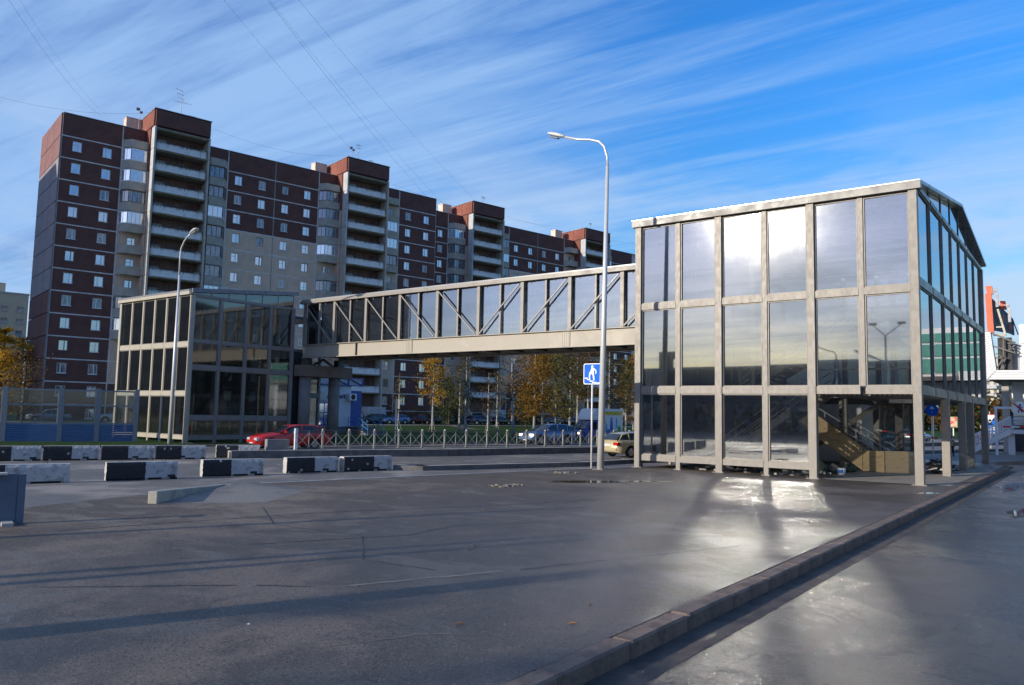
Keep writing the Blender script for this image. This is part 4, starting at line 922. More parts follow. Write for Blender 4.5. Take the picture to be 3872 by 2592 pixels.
# noise barrier on the left
NB = root('noise_barrier', (0, 0, 0), 0, 'glazed grey roadside noise barrier with a blue ribbed base on the left', 'noise barrier')
npts = [Vector((*hp(-42.9, 12.65), 0)), Vector((*hp(-41.57, 15.4), 0)), Vector((*hp(-40.57, 17.49), 0)), Vector((*hp(-39.93, 18.96), 0)), Vector((*hp(-39.25, 20.55), 0))]
NH = 3.55; NG = surf('barrier_grey', (.22, .235, .26), .45, .2, .1, 3); NBL = surf('barrier_blue', (.075, .16, .34), .4, .1, .15, 2, stretch=(1, 1, 3))
for i, p in enumerate(npts):
    m = MB(); m.box(-.14, .14, -.12, .12, 0, NH); m.box(-.3, .3, -.26, .26, 0, .03); o = m.build('post', NG, NB, loc=tuple(p))
    if i < len(npts)-1:
        q = npts[i+1]; d = (q-p); Lw = d.length; o.rotation_euler = (0, 0, math.atan2(d.y, d.x)); pan = root('panel', tuple(p), math.atan2(d.y, d.x)); pan.parent = NB
        a, b = .14, Lw-.14
        for z in (NH-.16, 2.42, 1.25): MB().box(a, b, -.05, .05, z-.05, z+.05).build('rail', NG, pan)
        MB().box(a, b, -.008, .008, 1.30, 2.37).build('pane', GLASS_C, pan); MB().box(a, b, -.008, .008, 2.47, NH-.21).build('pane', GLASS_C, pan)
        fr = MB(); fr.box(b-.06, b, -.03, .03, 1.3, NH-.2); fr.box(a, a+.03, -.03, .03, 1.3, NH-.2); fr.build('pane_edge', CREAM_LIT, pan)
        for k in range(9): sl = MB(); z = .05+k*.128; sl.ext([(a, -.02, z), (a, -.07, z+.03), (a, -.07, z+.085), (a, -.02, z+.118)], (b-a, 0, 0)); sl.build('slat', NBL, pan)
    else: o.rotation_euler = (0, 0, math.atan2(1.6, .7))
# blue site hoarding at the left edge
HX = root('site_hoarding', (*hp(-13.72, 5.47), 0), math.atan2(-.95, -.30), 'low dark blue sheet metal hoarding cut by the left picture edge', 'hoarding')
HBL = surf('hoarding_blue', (.12, .15, .20), .55, 0, .15, 2)
MB().box(0, .14, -.03, .03, .02, 1.02).build('edge_panel', HBL, HX); MB().box(.15, 1.6, -.02, .02, .03, 1.03).build('panel', HBL, HX); MB().box(.14, .15, -.015, .015, .03, 1.0).build('joint', BLACKP, HX)
MB().box(.2, .4, .0, .5, .0, .08).build('foot', CONC_L, HX); MB().box(.35, .75, -.03, .3, 1.03, 1.07).build('cap', CONC_L, HX)
# ------------------------------------------------------------------ the long block of flats
TH = rad(12.6); FP0 = Vector((-102.68, 42.07, 0))
AB = root('apartment_building', (FP0.x, FP0.y, 0), -TH, 'long panel block of flats in dark red brown and beige with stepped balcony towers', 'apartment building')
def facade_pt(s, t, z=0): return Vector((FP0.x+s*math.sin(TH)+t*math.cos(TH), FP0.y+s*math.cos(TH)-t*math.sin(TH), z))
def panelmat(name, c, c2, bump=.3):
    g = NT(name); v = g.coord(); n = g.noise(v, .8, 6, .6); st = g.noise(g.coord((3.5, 3.5, .35)), 1.3, 5, .6); fi = g.noise(v, 24, 3, .6)
    col = g.mix(g.ramp(n, .4, .7), c, c2); col = g.mix(g.ramp(st, .5, .75, 0, .45), col, tuple(x*.55 for x in c)); col = g.mix(g.ramp(fi, .4, .8, 0, .3), col, tuple(x*.6 for x in c))
    g.pbr(col, .85, 0, g.bump(fi, bump, .02), .3); return g.m
BROWN = panelmat('brown_tile', (.150, .070, .058), (.118, .056, .048)); REDB_LIT = panelmat('brown_tile_lit', (.24, .085, .06), (.20, .07, .05)); BEIGE = panelmat('beige_render', (.68, .50, .375), (.58, .44, .34))  # red is the brown tile with the flanks' sunlight put into its colour
GREYC = panelmat('ribbed_concrete', (.52, .48, .41), (.40, .37, .32)); LILAC_SHADE = panelmat('lilac_grey_shade', (.30, .265, .275), (.25, .22, .23)); MAUVE_LIT = panelmat('mauve_lit_tile', (.25, .13, .12), (.20, .105, .10)); SEAL = panelmat('joint_sealant', (.72, .69, .66), (.48, .46, .44)); PALEC = panelmat('pale_parapet', (.52, .52, .51), (.40, .40, .39))
def stained():
    g = NT('stained_parapet'); c = g.n('ShaderNodeTexCoord'); sp = g.n('ShaderNodeSeparateXYZ'); g.l(c.outputs['Object'], sp.inputs[0])
    st = g.noise(g.coord((3.2, 3.2, .25)), 1.6, 6, .65); h = g.math('ADD', g.math('MULTIPLY', sp.outputs[2], .75), g.math('MULTIPLY', st, .9))
    col = g.mix(g.ramp(h, .96, 1.24), (.74, .73, .70), (.17, .16, .13)); g.pbr(g.mix(g.ramp(g.noise(g.coord(), 2, 5), .4, .8, 0, .4), col, (.2, .2, .18)), .9); return g.m
STAIN = stained()
DKB = panelmat('loggia_wall', (.22, .13, .10), (.16, .10, .08))
WOODW = surf('brown_window_wood', (.20, .12, .06), .6); GREYW = surf('grey_window_wood', (.30, .29, .27), .6)
JZ = [36.04-2.8*j for j in range(14)]; ROOF = 38.95
MC = {}
def hole_panel(W_, H_, holes, d=.28):
    """wall panel with window openings; x into the depth, y along, z up"""
    key = ('hp', round(W_, 2), round(H_, 2), tuple(holes))
    if key in MC: return MC[key]
    m = MB(); g = .0; xs = [g]
    zs = sorted({h[2] for h in holes}|{h[3] for h in holes})
    if holes:
        zb, zt = min(h[2] for h in holes), max(h[3] for h in holes)
        m.box(-d, 0, g, W_-g, g, zb); m.box(-d, 0, g, W_-g, zt, H_-g); y = g
        for a, b, z0, z1 in sorted(holes): m.box(-d, 0, y, a, zb, zt); y = b
        m.box(-d, 0, y, W_-g, zb, zt)
    else: m.box(-d, 0, g, W_-g, g, H_-g)
    MC[key] = m; return m
PM = {}
def panel(s0, s1, z0, z1, t, mat, holes=(), parent=AB, name='wall_panel', jit=True):
    gp = .075; W_, H_ = s1-s0-2*gp, z1-z0-2*gp; hs = tuple((round(a-gp, 2), round(b-gp, 2), round(c-gp, 2), round(e-gp, 2)) for a, b, c, e in holes)
    key = (round(W_, 2), round(H_, 2), hs, mat.name)
    if key not in PM: PM[key] = hole_panel(W_, H_, hs).mesh('wall_panel', mat)
    j = R_.uniform(-.012, .012) if jit else 0
    return put(PM[key], name, parent, (t+j, s0+gp, z0+gp))
def win_mesh(w, h, kind):
    key = ('w', w, h, kind)
    if key in PM: return PM[key]
    m = MB(); f = .075; d0, d1 = -.17, -.09; m.box(d0, d1, 0, f, 0, h); m.box(d0, d1, w-f, w, 0, h); m.box(d0, d1, f, w-f, 0, f); m.box(d0, d1, f, w-f, h-f, h)
    c = w*(.62 if kind != 2 else .38); m.box(d0, d1+.01, c-.05, c+.05, f, h-f)
    if kind == 1: m.box(d0, d1, f, c-.05, h*.62, h*.62+.05)
    if kind != 3: m.m = 1; m.box(-.2, .07, -.05, w+.05, -.06, .0)
    PM[key] = m.mesh('window', [WHITE if kind < 2 else (WHITE if kind == 2 else GREYW), surf('sill_white', (.68, .68, .69), .5)]); return PM[key]
def pane_m(w, h, dark=False):
    key = ('wp', w, h, dark)
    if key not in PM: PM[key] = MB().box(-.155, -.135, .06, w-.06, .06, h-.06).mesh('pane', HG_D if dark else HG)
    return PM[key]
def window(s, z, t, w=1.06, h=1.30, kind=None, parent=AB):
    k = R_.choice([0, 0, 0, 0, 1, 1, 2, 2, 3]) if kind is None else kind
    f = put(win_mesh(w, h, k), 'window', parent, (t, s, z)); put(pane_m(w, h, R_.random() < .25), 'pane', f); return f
def wincol(s0, s1, cs, t, colf, nrows=14, first=0):
    panel(s0, s1, JZ[0], ROOF, t, colf(-1))
    for k in range(nrows-1):
        z0 = JZ[k+1] if k+1 < len(JZ) else 0
        z0 = max(z0, .35) if k == 12 else z0
        H_ = JZ[k]-z0; zb = JZ[k]-2.8+1.03-z0
        panel(s0, s1, z0, JZ[k], t, colf(k), [(c-s0-.53, c-s0+.53, zb, zb+1.30) for c in cs])
        for c in cs: window(c-.53, z0+zb, t)
brown = lambda k: BROWN
def mixA(k): return BROWN if k < 3 or k > 9 else BEIGE
def mixB(k): return BROWN if k < 2 or k > 9 else BEIGE
# sealant backing behind the panels and the body of the block
def body(s0, s1, t):
    m = MB(); m.box(t-13, t-.30, s0+.25, s1-.02, 0, ROOF-.05); m.build('wall_core', SEAL, AB)
    m = MB(); m.box(t-13.1, t+.04, s0, s1, ROOF, ROOF+.07); m.build('roof_coping', surf('zinc_coping', (.42, .43, .45), .4, .5), AB)
for s0, s1, t in ((.02, 57.0, 0), (57.0, 118, -6.4)): body(s0, s1, t)
MB().box(-19.4, -6.5, 118, 118.2, 0, ROOF).build('wall_panel', BROWN, AB)
def joints(s0, s1, t):
    m = MB()
    for z in JZ[:13]: m.box(t-.27, t-.014, s0+.02, s1-.02, z-.10, z+.10)
    for s in (s0, s1): m.box(t-.268, t-.016, s-.09, s+.09, .35, ROOF-.06)
    m.build('joint_sealant', SEAL, AB)
for q in ((.12, 7.0, 0), (20.95, 28.0, 0), (28.0, 35.0, 0), (49.55, 56.9, 0), (57.2, 64.15, -6.4), (78.95, 86.55, -6.4), (86.55, 94, -6.4), (108.4, 115.5, -6.4), (7.2, 9.98, 0), (18.1, 20.8, 0), (35.2, 38.1, 0), (46, 49.4, 0)): joints(*q)
wincol(0, 7.0, (1.80, 5.28), 0, brown); wincol(20.95, 28.0, (22.52, 26.05), 0, mixA); wincol(28.0, 35.0, (29.66, 33.18), 0, mixA); wincol(49.55, 57.0, (51.35, 55.0), 0, brown)
wincol(57.2, 64.15, (58.9, 62.45), -6.4, brown); wincol(78.95, 86.55, (80.8, 84.6), -6.4, mixB); wincol(86.55, 94.0, (88.35, 92.1), -6.4, mixB); wincol(108.4, 115.5, (110.2, 113.8), -6.4, brown)
# end wall, panels facing the camera's left
for k in range(-1, 13):
    z1 = ROOF if k < 0 else JZ[k]; z0 = JZ[k+1]; z0 = max(z0, .35)
    for q in range(3):
        gp = .05; t1, t0 = -.02-q*4.3-gp, -.02-(q+1)*4.3+gp
        mt = MAUVE_LIT if k < 1 else (BROWN if k > 6 else LILAC_SHADE)  # sunlit top rows coloured mauve, shaded rows lilac grey, light put into the colour
        MB().box(t0, t1, -.14, .0, z0+gp, z1-gp).build('end_panel', mt, AB)
for k in range(14):
    z0 = max(JZ[min(k, 13)]-2.8, .3)
    if k < 13: MB().box(-.02, .05, -.16, .02, JZ[k]-2.75, JZ[k]-.05).build('corner_strip', surf('corner_grey', (.26, .25, .25), .8), AB)
# glazed balcony stacks
def ribbed(w, h, ang, mir):
    key = ('rb', round(w, 2), round(h, 2), mir)
    if key in PM: return PM[key]
    m = MB(); D = 1.05
    pts = [(0, 0.08), (D, .85), (D, w-.04), (0, w-.04)]
    if mir: pts = [(0, .04), (D, .04), (D, w-.85), (0, w-.08)]
    P_ = pts; th = .09
    for (x0, y0), (x1, y1) in zip(P_, P_[1:]):
        a, b = Vector((x0, y0, 0)), Vector((x1, y1, 0)); d = (b-a); Lw = d.length; d.normalize(); n = Vector((d.y, -d.x, 0))
        m.bar(a-n*th/2+Vector((0, 0, h/2)), b-n*th/2+Vector((0, 0, h/2)), th, h)
        k = max(2, int(Lw/.26))
        for i in range(k): p = a+d*(Lw*(i+.5)/k)+n*.012; m.cbox((p.x, p.y, h*.5), (.13, .05, h-.16), math.atan2(d.y, d.x))
    m.prism([(x*.99, y) for x, y in (P_ if not mir else P_)][::-1] if False else [(0, P_[0][1]), (D*.98, P_[1][1]), (D*.98, P_[2][1]), (0, P_[3][1])], 0.0, .12)
    PM[key] = m.mesh('balcony', GREYC); return PM[key]
def glaz_mesh(w, h, mir, kind):
    key = ('gz', round(w, 2), mir, kind)
    if key in PM: return PM[key]
    fm, pm_ = MB(), MB(); D = 1.0; P_ = [(0, .12), (D, .88), (D, w-.07), (0, w-.07)] if not mir else [(0, .07), (D, .07), (D, w-.88), (0, w-.12)]
    for (x0, y0), (x1, y1) in zip(P_, P_[1:]):
        a, b = Vector((x0, y0, 0)), Vector((x1, y1, 0)); d = b-a; Lw = d.length; d.normalize(); k = max(1, round(Lw/.58))
        fm.bar(a+Vector((0, 0, .04)), b+Vector((0, 0, .04)), .09, .10); fm.bar(a+Vector((0, 0, h-.06)), b+Vector((0, 0, h-.06)), .09, .12)
        for i in range(k+1): p = a+d*(Lw*i/k); fm.box(p.x-.035, p.x+.035, p.y-.035, p.y+.035, 0, h)
        pm_.bar(a+Vector((0, 0, h/2)), b+Vector((0, 0, h/2)), .02, h-.2)
    PM[key] = (fm.mesh('glazing', (WHITE, WOODW, GREYW)[kind]), pm_.mesh('pane', HG if kind == 0 else HG_D)); return PM[key]
def baycol(s0, s1, t, mir, glazed, coln=BEIGE, low=True):
    w = s1-s0
    panel(s0, s1, JZ[0], ROOF, t, BROWN)
    put(ribbed(w, 1.05, 0, mir), 'balcony_hood', AB, (t, s0, JZ[0]+.06))
    for k in range(13):
        z0 = max(JZ[k]-2.8, .35); zz = JZ[k]-2.8
        panel(s0, s1, z0, JZ[k], t, coln if k < 11 else BROWN, [(w*.42, w*.42+1.0, 1.0 if k < 12 else .5, 2.3 if k < 12 else 1.8)]); window(s0+w*.42, z0+(1.0 if k < 12 else .5), t, 1.0, 1.30)
        if glazed[k] is None: continue
        b = put(ribbed(w, 1.12, 0, mir), 'balcony', AB, (t, s0, zz+.04))
        if glazed[k] >= 0:
            f, p = glaz_mesh(w, 1.60, mir, glazed[k]); q = put(f, 'glazing', b, (0, 0, 1.12)); put(p, 'pane', q)
N_ = None
baycol(7.0, 10.0, 0, False, [0, 0, 1, 0, -1, -1, -1, 2, 0, N_, N_, N_, N_])
baycol(18.0, 20.95, 0, True, [1, 1, 0, 1, 2, 2, 0, 2, 0, 0, 0, 1, N_])
baycol(35.0, 38.15, 0, False, [1, 2, 2, 0, -1, 2, 2, 0, 0, -1, N_, N_, N_])
baycol(46.0, 49.55, 0, True, [-1, 0, 0, 1, -1, 2, 0, 1, 0, N_, N_, N_, N_])
baycol(64.15, 67.6, -6.4, False, [0, 1, 1, 1, 0, -1, 2, 0, N_, N_, N_, N_, N_])
baycol(75.4, 78.95, -6.4, True, [2, 0, 1, 2, 0, 2, 0, 1, N_, N_, N_, N_, N_])
baycol(94.0, 97.2, -6.4, False, [-1, -1, 1, 2, 0, 0, 1, N_, N_, N_, N_, N_, N_])
baycol(105, 108.4, -6.4, True, [0, 1, 1, 2, 0, 0, 1, N_, N_, N_, N_, N_, N_])
# towers of open loggias
def tower(s0, s1, t, graf=()):
    w = s1-s0; D = 3.1; TZ = 41.35
    # head
    m = MB(); m.box(t-4.0, t+D-.3, s0, s1, ROOF+.12, TZ); m.build('head_core', BROWN, AB)
    panel(s0-.02, s1+.02, ROOF+.15, TZ-.05, t+D, BROWN)
    MB().box(t-.2, t+D-.3, s0-.12, s0-.01, ROOF+.2, TZ-.05).build('side_panel', REDB_LIT, AB); MB().box(t-4.0, t-.27, s0-.12, s0-.01, ROOF+.2, TZ-.05).build('side_panel', REDB_LIT, AB)
    MB().box(t-4.1, t+D+.06, s0-.17, s1+.1, TZ, TZ+.07).build('roof_coping', surf('zinc_coping', (.42, .43, .45), .4, .5), AB)
    # flank walls, floor by floor
    fin = ('fin')
    for k in range(-1, 13):
        z1 = ROOF+.1 if k < 0 else JZ[k]; z0 = max(JZ[k+1], .3)
        mt = REDB_LIT if k < 1 else BEIGE
        MB().box(t-.3, t+1.55, s0-.12, s0+.12, z0+.04, z1-.04).build('side_panel', mt if k < 1 else BEIGE, AB)
        MB().box(t+1.72, t+D, s0-.02, s0+.22, z0+.03, z1-.03).build('fin', GREYC if k > 2 else PALEC, AB)
        MB().box(t, t+D, s1-.24, s1, z0+.03, z1-.03).build('fin', GREYC, AB)
    m = MB(); m.box(t-.3, t+D-.2, s0+.02, s0+.1, 0, ROOF); m.box(t-.3, t+D-.25, s1-.16, s1-.08, 0, ROOF); m.box(t-.3, t+1.0, s0+.12, s1-.2, 0, ROOF); m.build('tower_core', DKB, AB)
    # per floor
    sk_ = ('slab', round(w, 2))
    if sk_ not in PM:
        q = MB(); q.box(0, 2.35, .22, w-.24, -.20, 0); q.box(2.35, 2.62, .0, w, -.10, -.02); PM[sk_] = q.mesh('slab', GREYC)
        q = MB(); H1, H2 = 1.28, .95; n = 7
        arc = [(2.1-1.0*math.cos(PI/2*i/n)*.55+.0, .30+.55*math.sin(PI/2*i/n)) for i in range(n+1)]
        # rounded left bin
        pts = []
        for i in range(n+1): a = PI/2*i/n; pts.append((1.75+.45*math.sin(a), .75-.45*math.cos(a)))
        for (x0, y0), (x1, y1) in zip([(1.05, .30)]+pts+[(2.2, 1.5)], pts+[(2.2, 1.5)]): q.bar((x0, y0, H1/2), (x1, y1, H1/2), .10, H1)
        PM['pl'] = q.mesh('parapet', STAIN)
        q = MB(); q.box(2.10, 2.2, 0, w-2.75, 0, H2); q.box(2.2, 2.225, (w-2.75)*.3, (w-2.75)*.3+.03, 0, H2); q.box(2.2, 2.225, (w-2.75)*.65, (w-2.75)*.65+.03, 0, H2)
        PM['pc'+sk_[0]+str(sk_[1])] = q.mesh('parapet', STAIN)
        q = MB()
        for (x0, y0), (x1, y1) in zip([(2.2, 0)]+[(1.75+.45*math.cos(PI/2*i/n), .45+.45*math.sin(PI/2*i/n)) for i in range(n+1)], [(1.75+.45*math.cos(PI/2*i/n), .45+.45*math.sin(PI/2*i/n)) for i in range(n+1)]+[(1.75, .95)]):
            q.bar((x0, y0, H1/2-.05), (x1, y1, H1/2-.05), .10, H1-.1)
        PM['pr'] = q.mesh('parapet', STAIN)
        q = MB(); q.tube([(2.15, 1.5, 1.12), (2.15, w-1.3, 1.12)], .03, 6); q.tube([(2.15, 1.5, .97), (2.15, w-1.3, .97)], .02, 6); PM['rl'+str(sk_[1])] = q.mesh('parapet_rail', DKSTEEL)
        q = MB()
        for i in range(9): q.box(1.0-.5, 1.03-.5, .5+i*(w-1.2)/8, .53+i*(w-1.2)/8, .1, 2.55)
        q.m = 1; q.box(.5, .56, .9, 1.75, .05, 2.1); q.box(.5, .56, w-2.0, w-1.1, .05, 2.1)
        PM['bw'+str(sk_[1])] = q.mesh('back_wall', [surf('rib_brown', (.13, .09, .07), .8), surf('door_brown', (.12, .05, .04), .6)])
    for k in range(13):
        zz = JZ[k]
        sl = put(PM[sk_], 'slab', AB, (t+.5, s0, zz))
        if k < 12 and zz > 3:
            a = put(PM['pl'], 'parapet', AB, (t+.72, s0, zz)); put(PM['pc'+sk_[0]+str(sk_[1])], 'parapet', AB, (t+.72, s0+1.52, zz)); put(PM['pr'], 'parapet', AB, (t+.72, s1-1.2, zz)); put(PM['rl'+str(sk_[1])], 'parapet_rail', AB, (t+.72, s0, zz))
            put(PM['bw'+str(sk_[1])], 'back_wall', AB, (t+.52, s0, zz))
    put(PM[sk_], 'slab', AB, (t+.5, s0, ROOF-.1))
    # scrawled spray paint on some loggia walls
    GR = surf('spray_paint', (.50, .52, .56), .7)
    for k, fr in graf:
        m = MB(); r = random.Random(k*7+int(s0)); y = s0+w*fr
        for c in range(5):
            x = y+c*.42; p = [(t+1.06, x+r.uniform(-.05, .35), JZ[k]+1.25+r.uniform(0, .75)) for _ in range(5)]
            for a, b in zip(p, p[1:]): m.bar(a, b, .07, .02) if abs(a[1]-b[1])+abs(a[2]-b[2]) > .05 else None
        if m.v: m.build('graffiti', GR, AB)
    # porch at the foot
    m = MB(); m.ext([(t+D, s0+.2, 2.6), (t+D+2.6, s0+.2, .6), (t+D+2.6, s0+.2, .3), (t+D, s0+.2, .3)], (0, .2, 0)); m.ext([(t+D, s0+3.2, 2.6), (t+D+2.6, s0+3.2, .6), (t+D+2.6, s0+3.2, .3), (t+D, s0+3.2, .3)], (0, .2, 0)); m.build('porch_wall', BEIGE, AB)
    MB().box(t+.4, t+.55, s0+1.1, s0+2.3, .45, 2.6).build('entrance_door', surf('door_maroon', (.06, .015, .015), .5), AB)
    MB().box(t+D-.1, t+D+1.8, s0+3.9, s1-.3, 1.0, 3.0).build('porch_canopy', PALEC, AB)
tower(10.05, 17.25, 0, [(1, .36), (3, .33), (4, .28), (4, .5)]); tower(38.2, 45.6, 0, [])
tower(67.55, 75.1, -6.4, [(10, .2), (8, .3)]); tower(97.2, 104.8, -6.4)
for s, t in ((7.95, -3), (35.6, -3), (64.5, -9), (93.7, -9)):
    b_ = MB(); b_.box(t-1.2, t+.2, s, s+2.0, ROOF, ROOF+2.3); b_.box(t-1.25, t+.25, s-.05, s+2.05, ROOF+2.3, ROOF+2.38); b_.build('roof_vent_house', BEIGE, AB)
# aerials
AER = surf('aerial_metal', (.16, .16, .17), .5, .5)
def aerial(s, t, z, h, kind, lab):
    p = facade_pt(s, t, z); a = root('roof_aerial', tuple(p), -TH, lab, 'aerial', 'aerials on the roof of the flats'); MB().tube([(0, 0, 0), (0, 0, h)], .035, 6).build('mast', AER, a)
    m = MB()
    if kind == 0:
        for i, z_ in enumerate((h*.98, h*.84, h*.70)): m.tube([(0, -.9+.2*i, z_+.12), (0, .1+.1*i, z_)], .025, 5)
        for i in range(5): m.tube([(-.6, -.7+i*.35, h*.6+.02*i), (.6, -.7+i*.35, h*.6+.02*i)], .015, 4)
        m.tube([(0, -1.0, h*.6), (0, 1.3, h*.6)], .02, 5)
    elif kind == 1:
        for z_ in (.95, .8): m.tube([(0, -.45, h*z_), (0, .45, h*z_)], .03, 5)
        for i in range(3): m.tube([(-.3, -.3+i*.3, h*.95), (.3, -.3+i*.3, h*.95)], .02, 4)
    else: m.cbox((0, -.25, h*.9), (.35, .35, .3)); m.cbox((0, .2, h*.8), (.3, .3, .25))
    m.build('elements', AER, a)
aerial(13.9, .6, 41.4, 4.2, 0, 'tall stepped aerial on the roof of the leftmost balcony tower'); aerial(15.4, .6, 41.4, 1.0, 1, 'short aerial beside the tall one on the leftmost tower roof'); aerial(9.2, -1.5, 39.0, 3.6, 2, 'dark aerial with boxes beside the first roof vent house')
aerial(41.3, .5, 41.4, 3.3, 1, 'double crossed aerial on the roof of the second balcony tower'); aerial(40.2, .5, 41.4, 2.7, 2, 'mast with two pale boxes on the second balcony tower'); aerial(43.6, .5, 41.4, 1.2, 1, 'tiny aerial at the right of the second tower roof')
aerial(70.7, -4.5, 41.4, 1.6, 1, 'small aerial on the third balcony tower'); aerial(99.8, -4.5, 41.4, 1.6, 1, 'small aerial on the fourth balcony tower')
# neighbouring block outside the frame on the left; it shades the end wall
SBd = root('apartment_building', (-127.5, 12.0, 0), -TH, 'neighbouring block of flats whose shadow lies on the dark end wall', 'apartment building')
MB().box(-12, 9.6, -14, 0, 0, 41.9).build('wall', BEIGE, SBd); MB().box(-12.2, 9.7, -14.1, .1, 41.9, 42.3).build('roof', PALEC, SBd)
# ------------------------------------------------------------------ far buildings, kiosk, mall
def px_point(x, y, dist=None, X=None, Y=None, z=None):
    """point on the ray through a pixel of the 2342-wide photograph, used only to survey where far things stand"""
    sx, sy = x*3872/2342, y*2592/1568; d = _r*((sx-1936)/FPX)-_u*((sy-1296)/FPX)+_f; C0 = Vector((0, 0, 2.5))
    if X is not None: t = X/d.x
    elif Y is not None: t = Y/d.y
    elif z is not None: t = (z-2.5)/d.z
    else: t = dist/math.hypot(d.x, d.y)
    return C0+d*t
def tower_block(loc, rz, w, dpt, h, floors, cols, mat, lab, wmat=None, bands=False):
    t = root('apartment_building', loc, rz, lab, 'apartment building'); MB().box(0, w, 0, dpt, 0, h).build('wall', mat, t)
    MB().box(-.15, w+.15, -.15, dpt+.15, h+.003, h+.3).build('roof', PALEC, t); MB().box(w*.3, w*.55, dpt*.3, dpt*.7, h+.3, h+2.8).build('roof_house', mat, t)
    fh = h/floors; wm = MB().box(0, w/cols*.42, -.10, .02, 0, fh*.5).mesh('window', wmat or HG_D); wm2 = MB().box(-.08, .02, 0, dpt/6*.3, 0, fh*.45).mesh('window', wmat or HG_D)
    for k in range(floors-1):
        for c in range(cols): put(wm, 'window', t, (w*(c+.3)/cols, 0, fh*(k+.35)+.3))
        for c in range(5): put(wm2, 'window', t, (0, dpt*(c+.3)/5, fh*(k+.35)+.3))
        if bands: MB().box(w*.06, w*.94, -1.2, -.12, fh*k+.2, fh*k+fh*.42+.2).build('balcony', PALEC, t)
    return t
BEIGE2 = panelmat('sandy_render', (.60, .46, .32), (.54, .42, .30), .1); WHITEW = panelmat('white_panel_wall', (.55, .53, .48), (.5, .47, .42), .1)
# beige block at the left picture edge, a taller lift shaft nearer
t = tower_block((-215, 45, 0), rad(75), 28, 14, 24.5, 9, 8, BEIGE2, 'sandy beige block of flats beyond the dark end wall at the left edge')
t2 = tower_block((-196.5, 66.5, 0), rad(78), 9, 14, 27.0, 10, 3, BEIGE2, 'narrow sandy stair tower of flats next to the dark end wall')
# white towers far away on the right
p = px_point(2247, 880, Y=300); q = px_point(2288, 880, Y=300)
tower_block((p.x-3.5, 300, 0), 0, q.x-p.x+3, 14, 21.5+2.5, 9, 4, WHITEW, 'distant white tower block with banded balconies, the taller left one of the pair', None, True)
p = px_point(2290, 900, Y=310); q = px_point(2330, 900, Y=310)
tower_block((p.x, 310, 0), 0, q.x-p.x+4, 14, 18.5+2.5, 8, 4, WHITEW, 'distant white tower block with banded balconies, the lower right one of the pair', None, True)

# blue and white shop kiosk behind the bridge pier
KI = root('shop_kiosk', (-55.5, 45.2, .1), 0, 'small white and blue shop pavilion with a blue glazed roof edge behind the bridge pier', 'kiosk')
KW = surf('kiosk_white', (.60, .61, .66), .5, 0, .08, 2); KB = surf('kiosk_blue', (.03, .09, .34), .45, 0, .1, 2); KG = surf('kiosk_base', (.16, .16, .17), .8)
MB().box(-6, 0, 0, 4.1, .0, .85).build('plinth', KG, KI); MB().box(-6, -.02, .02, 4.05, .85, 4.55).build('wall', KW, KI)
MB().box(-6, -.02, 4.06, 5.35, .85, 4.15).build('blue_wall', KB, KI)
fr = MB(); fr.bar((.1, -.2, 4.62), (.1, 5.4, 4.62), .09, .09); fr.bar((.1, -.2, 5.3), (.1, 5.4, 5.3), .09, .09); 
for y in (-.2, 1.7, 3.6, 5.4): fr.bar((.1, y, 4.62), (.1, y, 5.3), .09, .09); fr.bar((.1, y, 5.3), (-2.5, y, 4.7), .07, .07)
fr.bar((.1, 3.6, 5.3), (.1, 5.4, 4.62), .08, .08); fr.bar((.1, 1.7, 5.3), (.1, 3.6, 4.62), .08, .08); fr.build('roof_frame', KB, KI)
MB().box(-.0, .02, -.15, 5.35, 4.66, 5.26).build('roof_light', surf('pale_polycarbonate', (.42, .46, .52), .3), KI)
MB().box(-6, .1, .0, 4.1, 4.55, 4.60).build('roof', KG, KI)
for y0, y1 in ((.1, 1.75), (2.0, 2.2)):
    if y1-y0 > 1:
        w_ = MB(); w_.box(-.02, .05, y0, y0+.08, .95, 2.95); w_.box(-.02, .05, y1-.08, y1, .95, 2.95); w_.box(-.02, .05, y0, y1, .9, 1.0); w_.box(-.02, .05, y0, y1, 2.9, 3.0)
        for z in (1.5, 2.1): w_.box(-.02, .05, y0, y1, z-.03, z+.03)
        w_.box(-.02, .05, (y0+y1)/2-.03, (y0+y1)/2+.03, .95, 2.95); ww = w_.build('window', KB, KI); MB().box(-.01, .02, y0+.05, y1-.05, 1, 2.9).build('pane', HG, ww)
NAV = surf('navy_letters', (.03, .02, .16), .5)
for tx, yy in (('ка', .12), ('ник', 1.62), ('ыт', 3.02)): text_mesh(tx, .66, NAV, 'lettering', .02, KI, (.02, yy, 3.60), (PI/2, 0, PI/2))
bevel(MB().box(.0, .12, .35, 1.15, 3.15, 4.0).build('sign_board', surf('board_cream', (.62, .60, .56), .5), KI), .02)
ac = root('ac', (0.05, 3.62, 3.25)); ac.name = 'air_conditioner'; ac.parent = KI
MB().box(0, .35, -.1, .75, 0, .62).build('casing', WHITE, ac); m = MB(); m.tube([(.35, .33, .31), (.365, .33, .31)], .25, 18); m.build('fan_grille', BLACKP, ac)
st = root('entrance_steps', (-54.3, 48.9, .12), 0, 'grey steps with blue handrails leading up to the kiosk', 'steps')
s = MB()
for i in range(5): s.box(-1.2, 1.6-i*.32, 0, 2.1, i*.16, (i+1)*.16)
s.build('flight', KG, st)
for y in (.05, 2.05):
    r = MB(); BLR = surf('rail_blue', (.04, .22, .55), .45)
    for h in (.9, .5): r.tube([(-1.1, y, .8+h), (.1, y, .8+h), (1.5, y, .1+h)], .03, 6)
    for x, z in ((-1.1, .8), (.1, .8), (.8, .45), (1.5, .1)): r.tube([(x, y, z), (x, y, z+.9)], .03, 6)
    r.build('handrail', BLR, st)

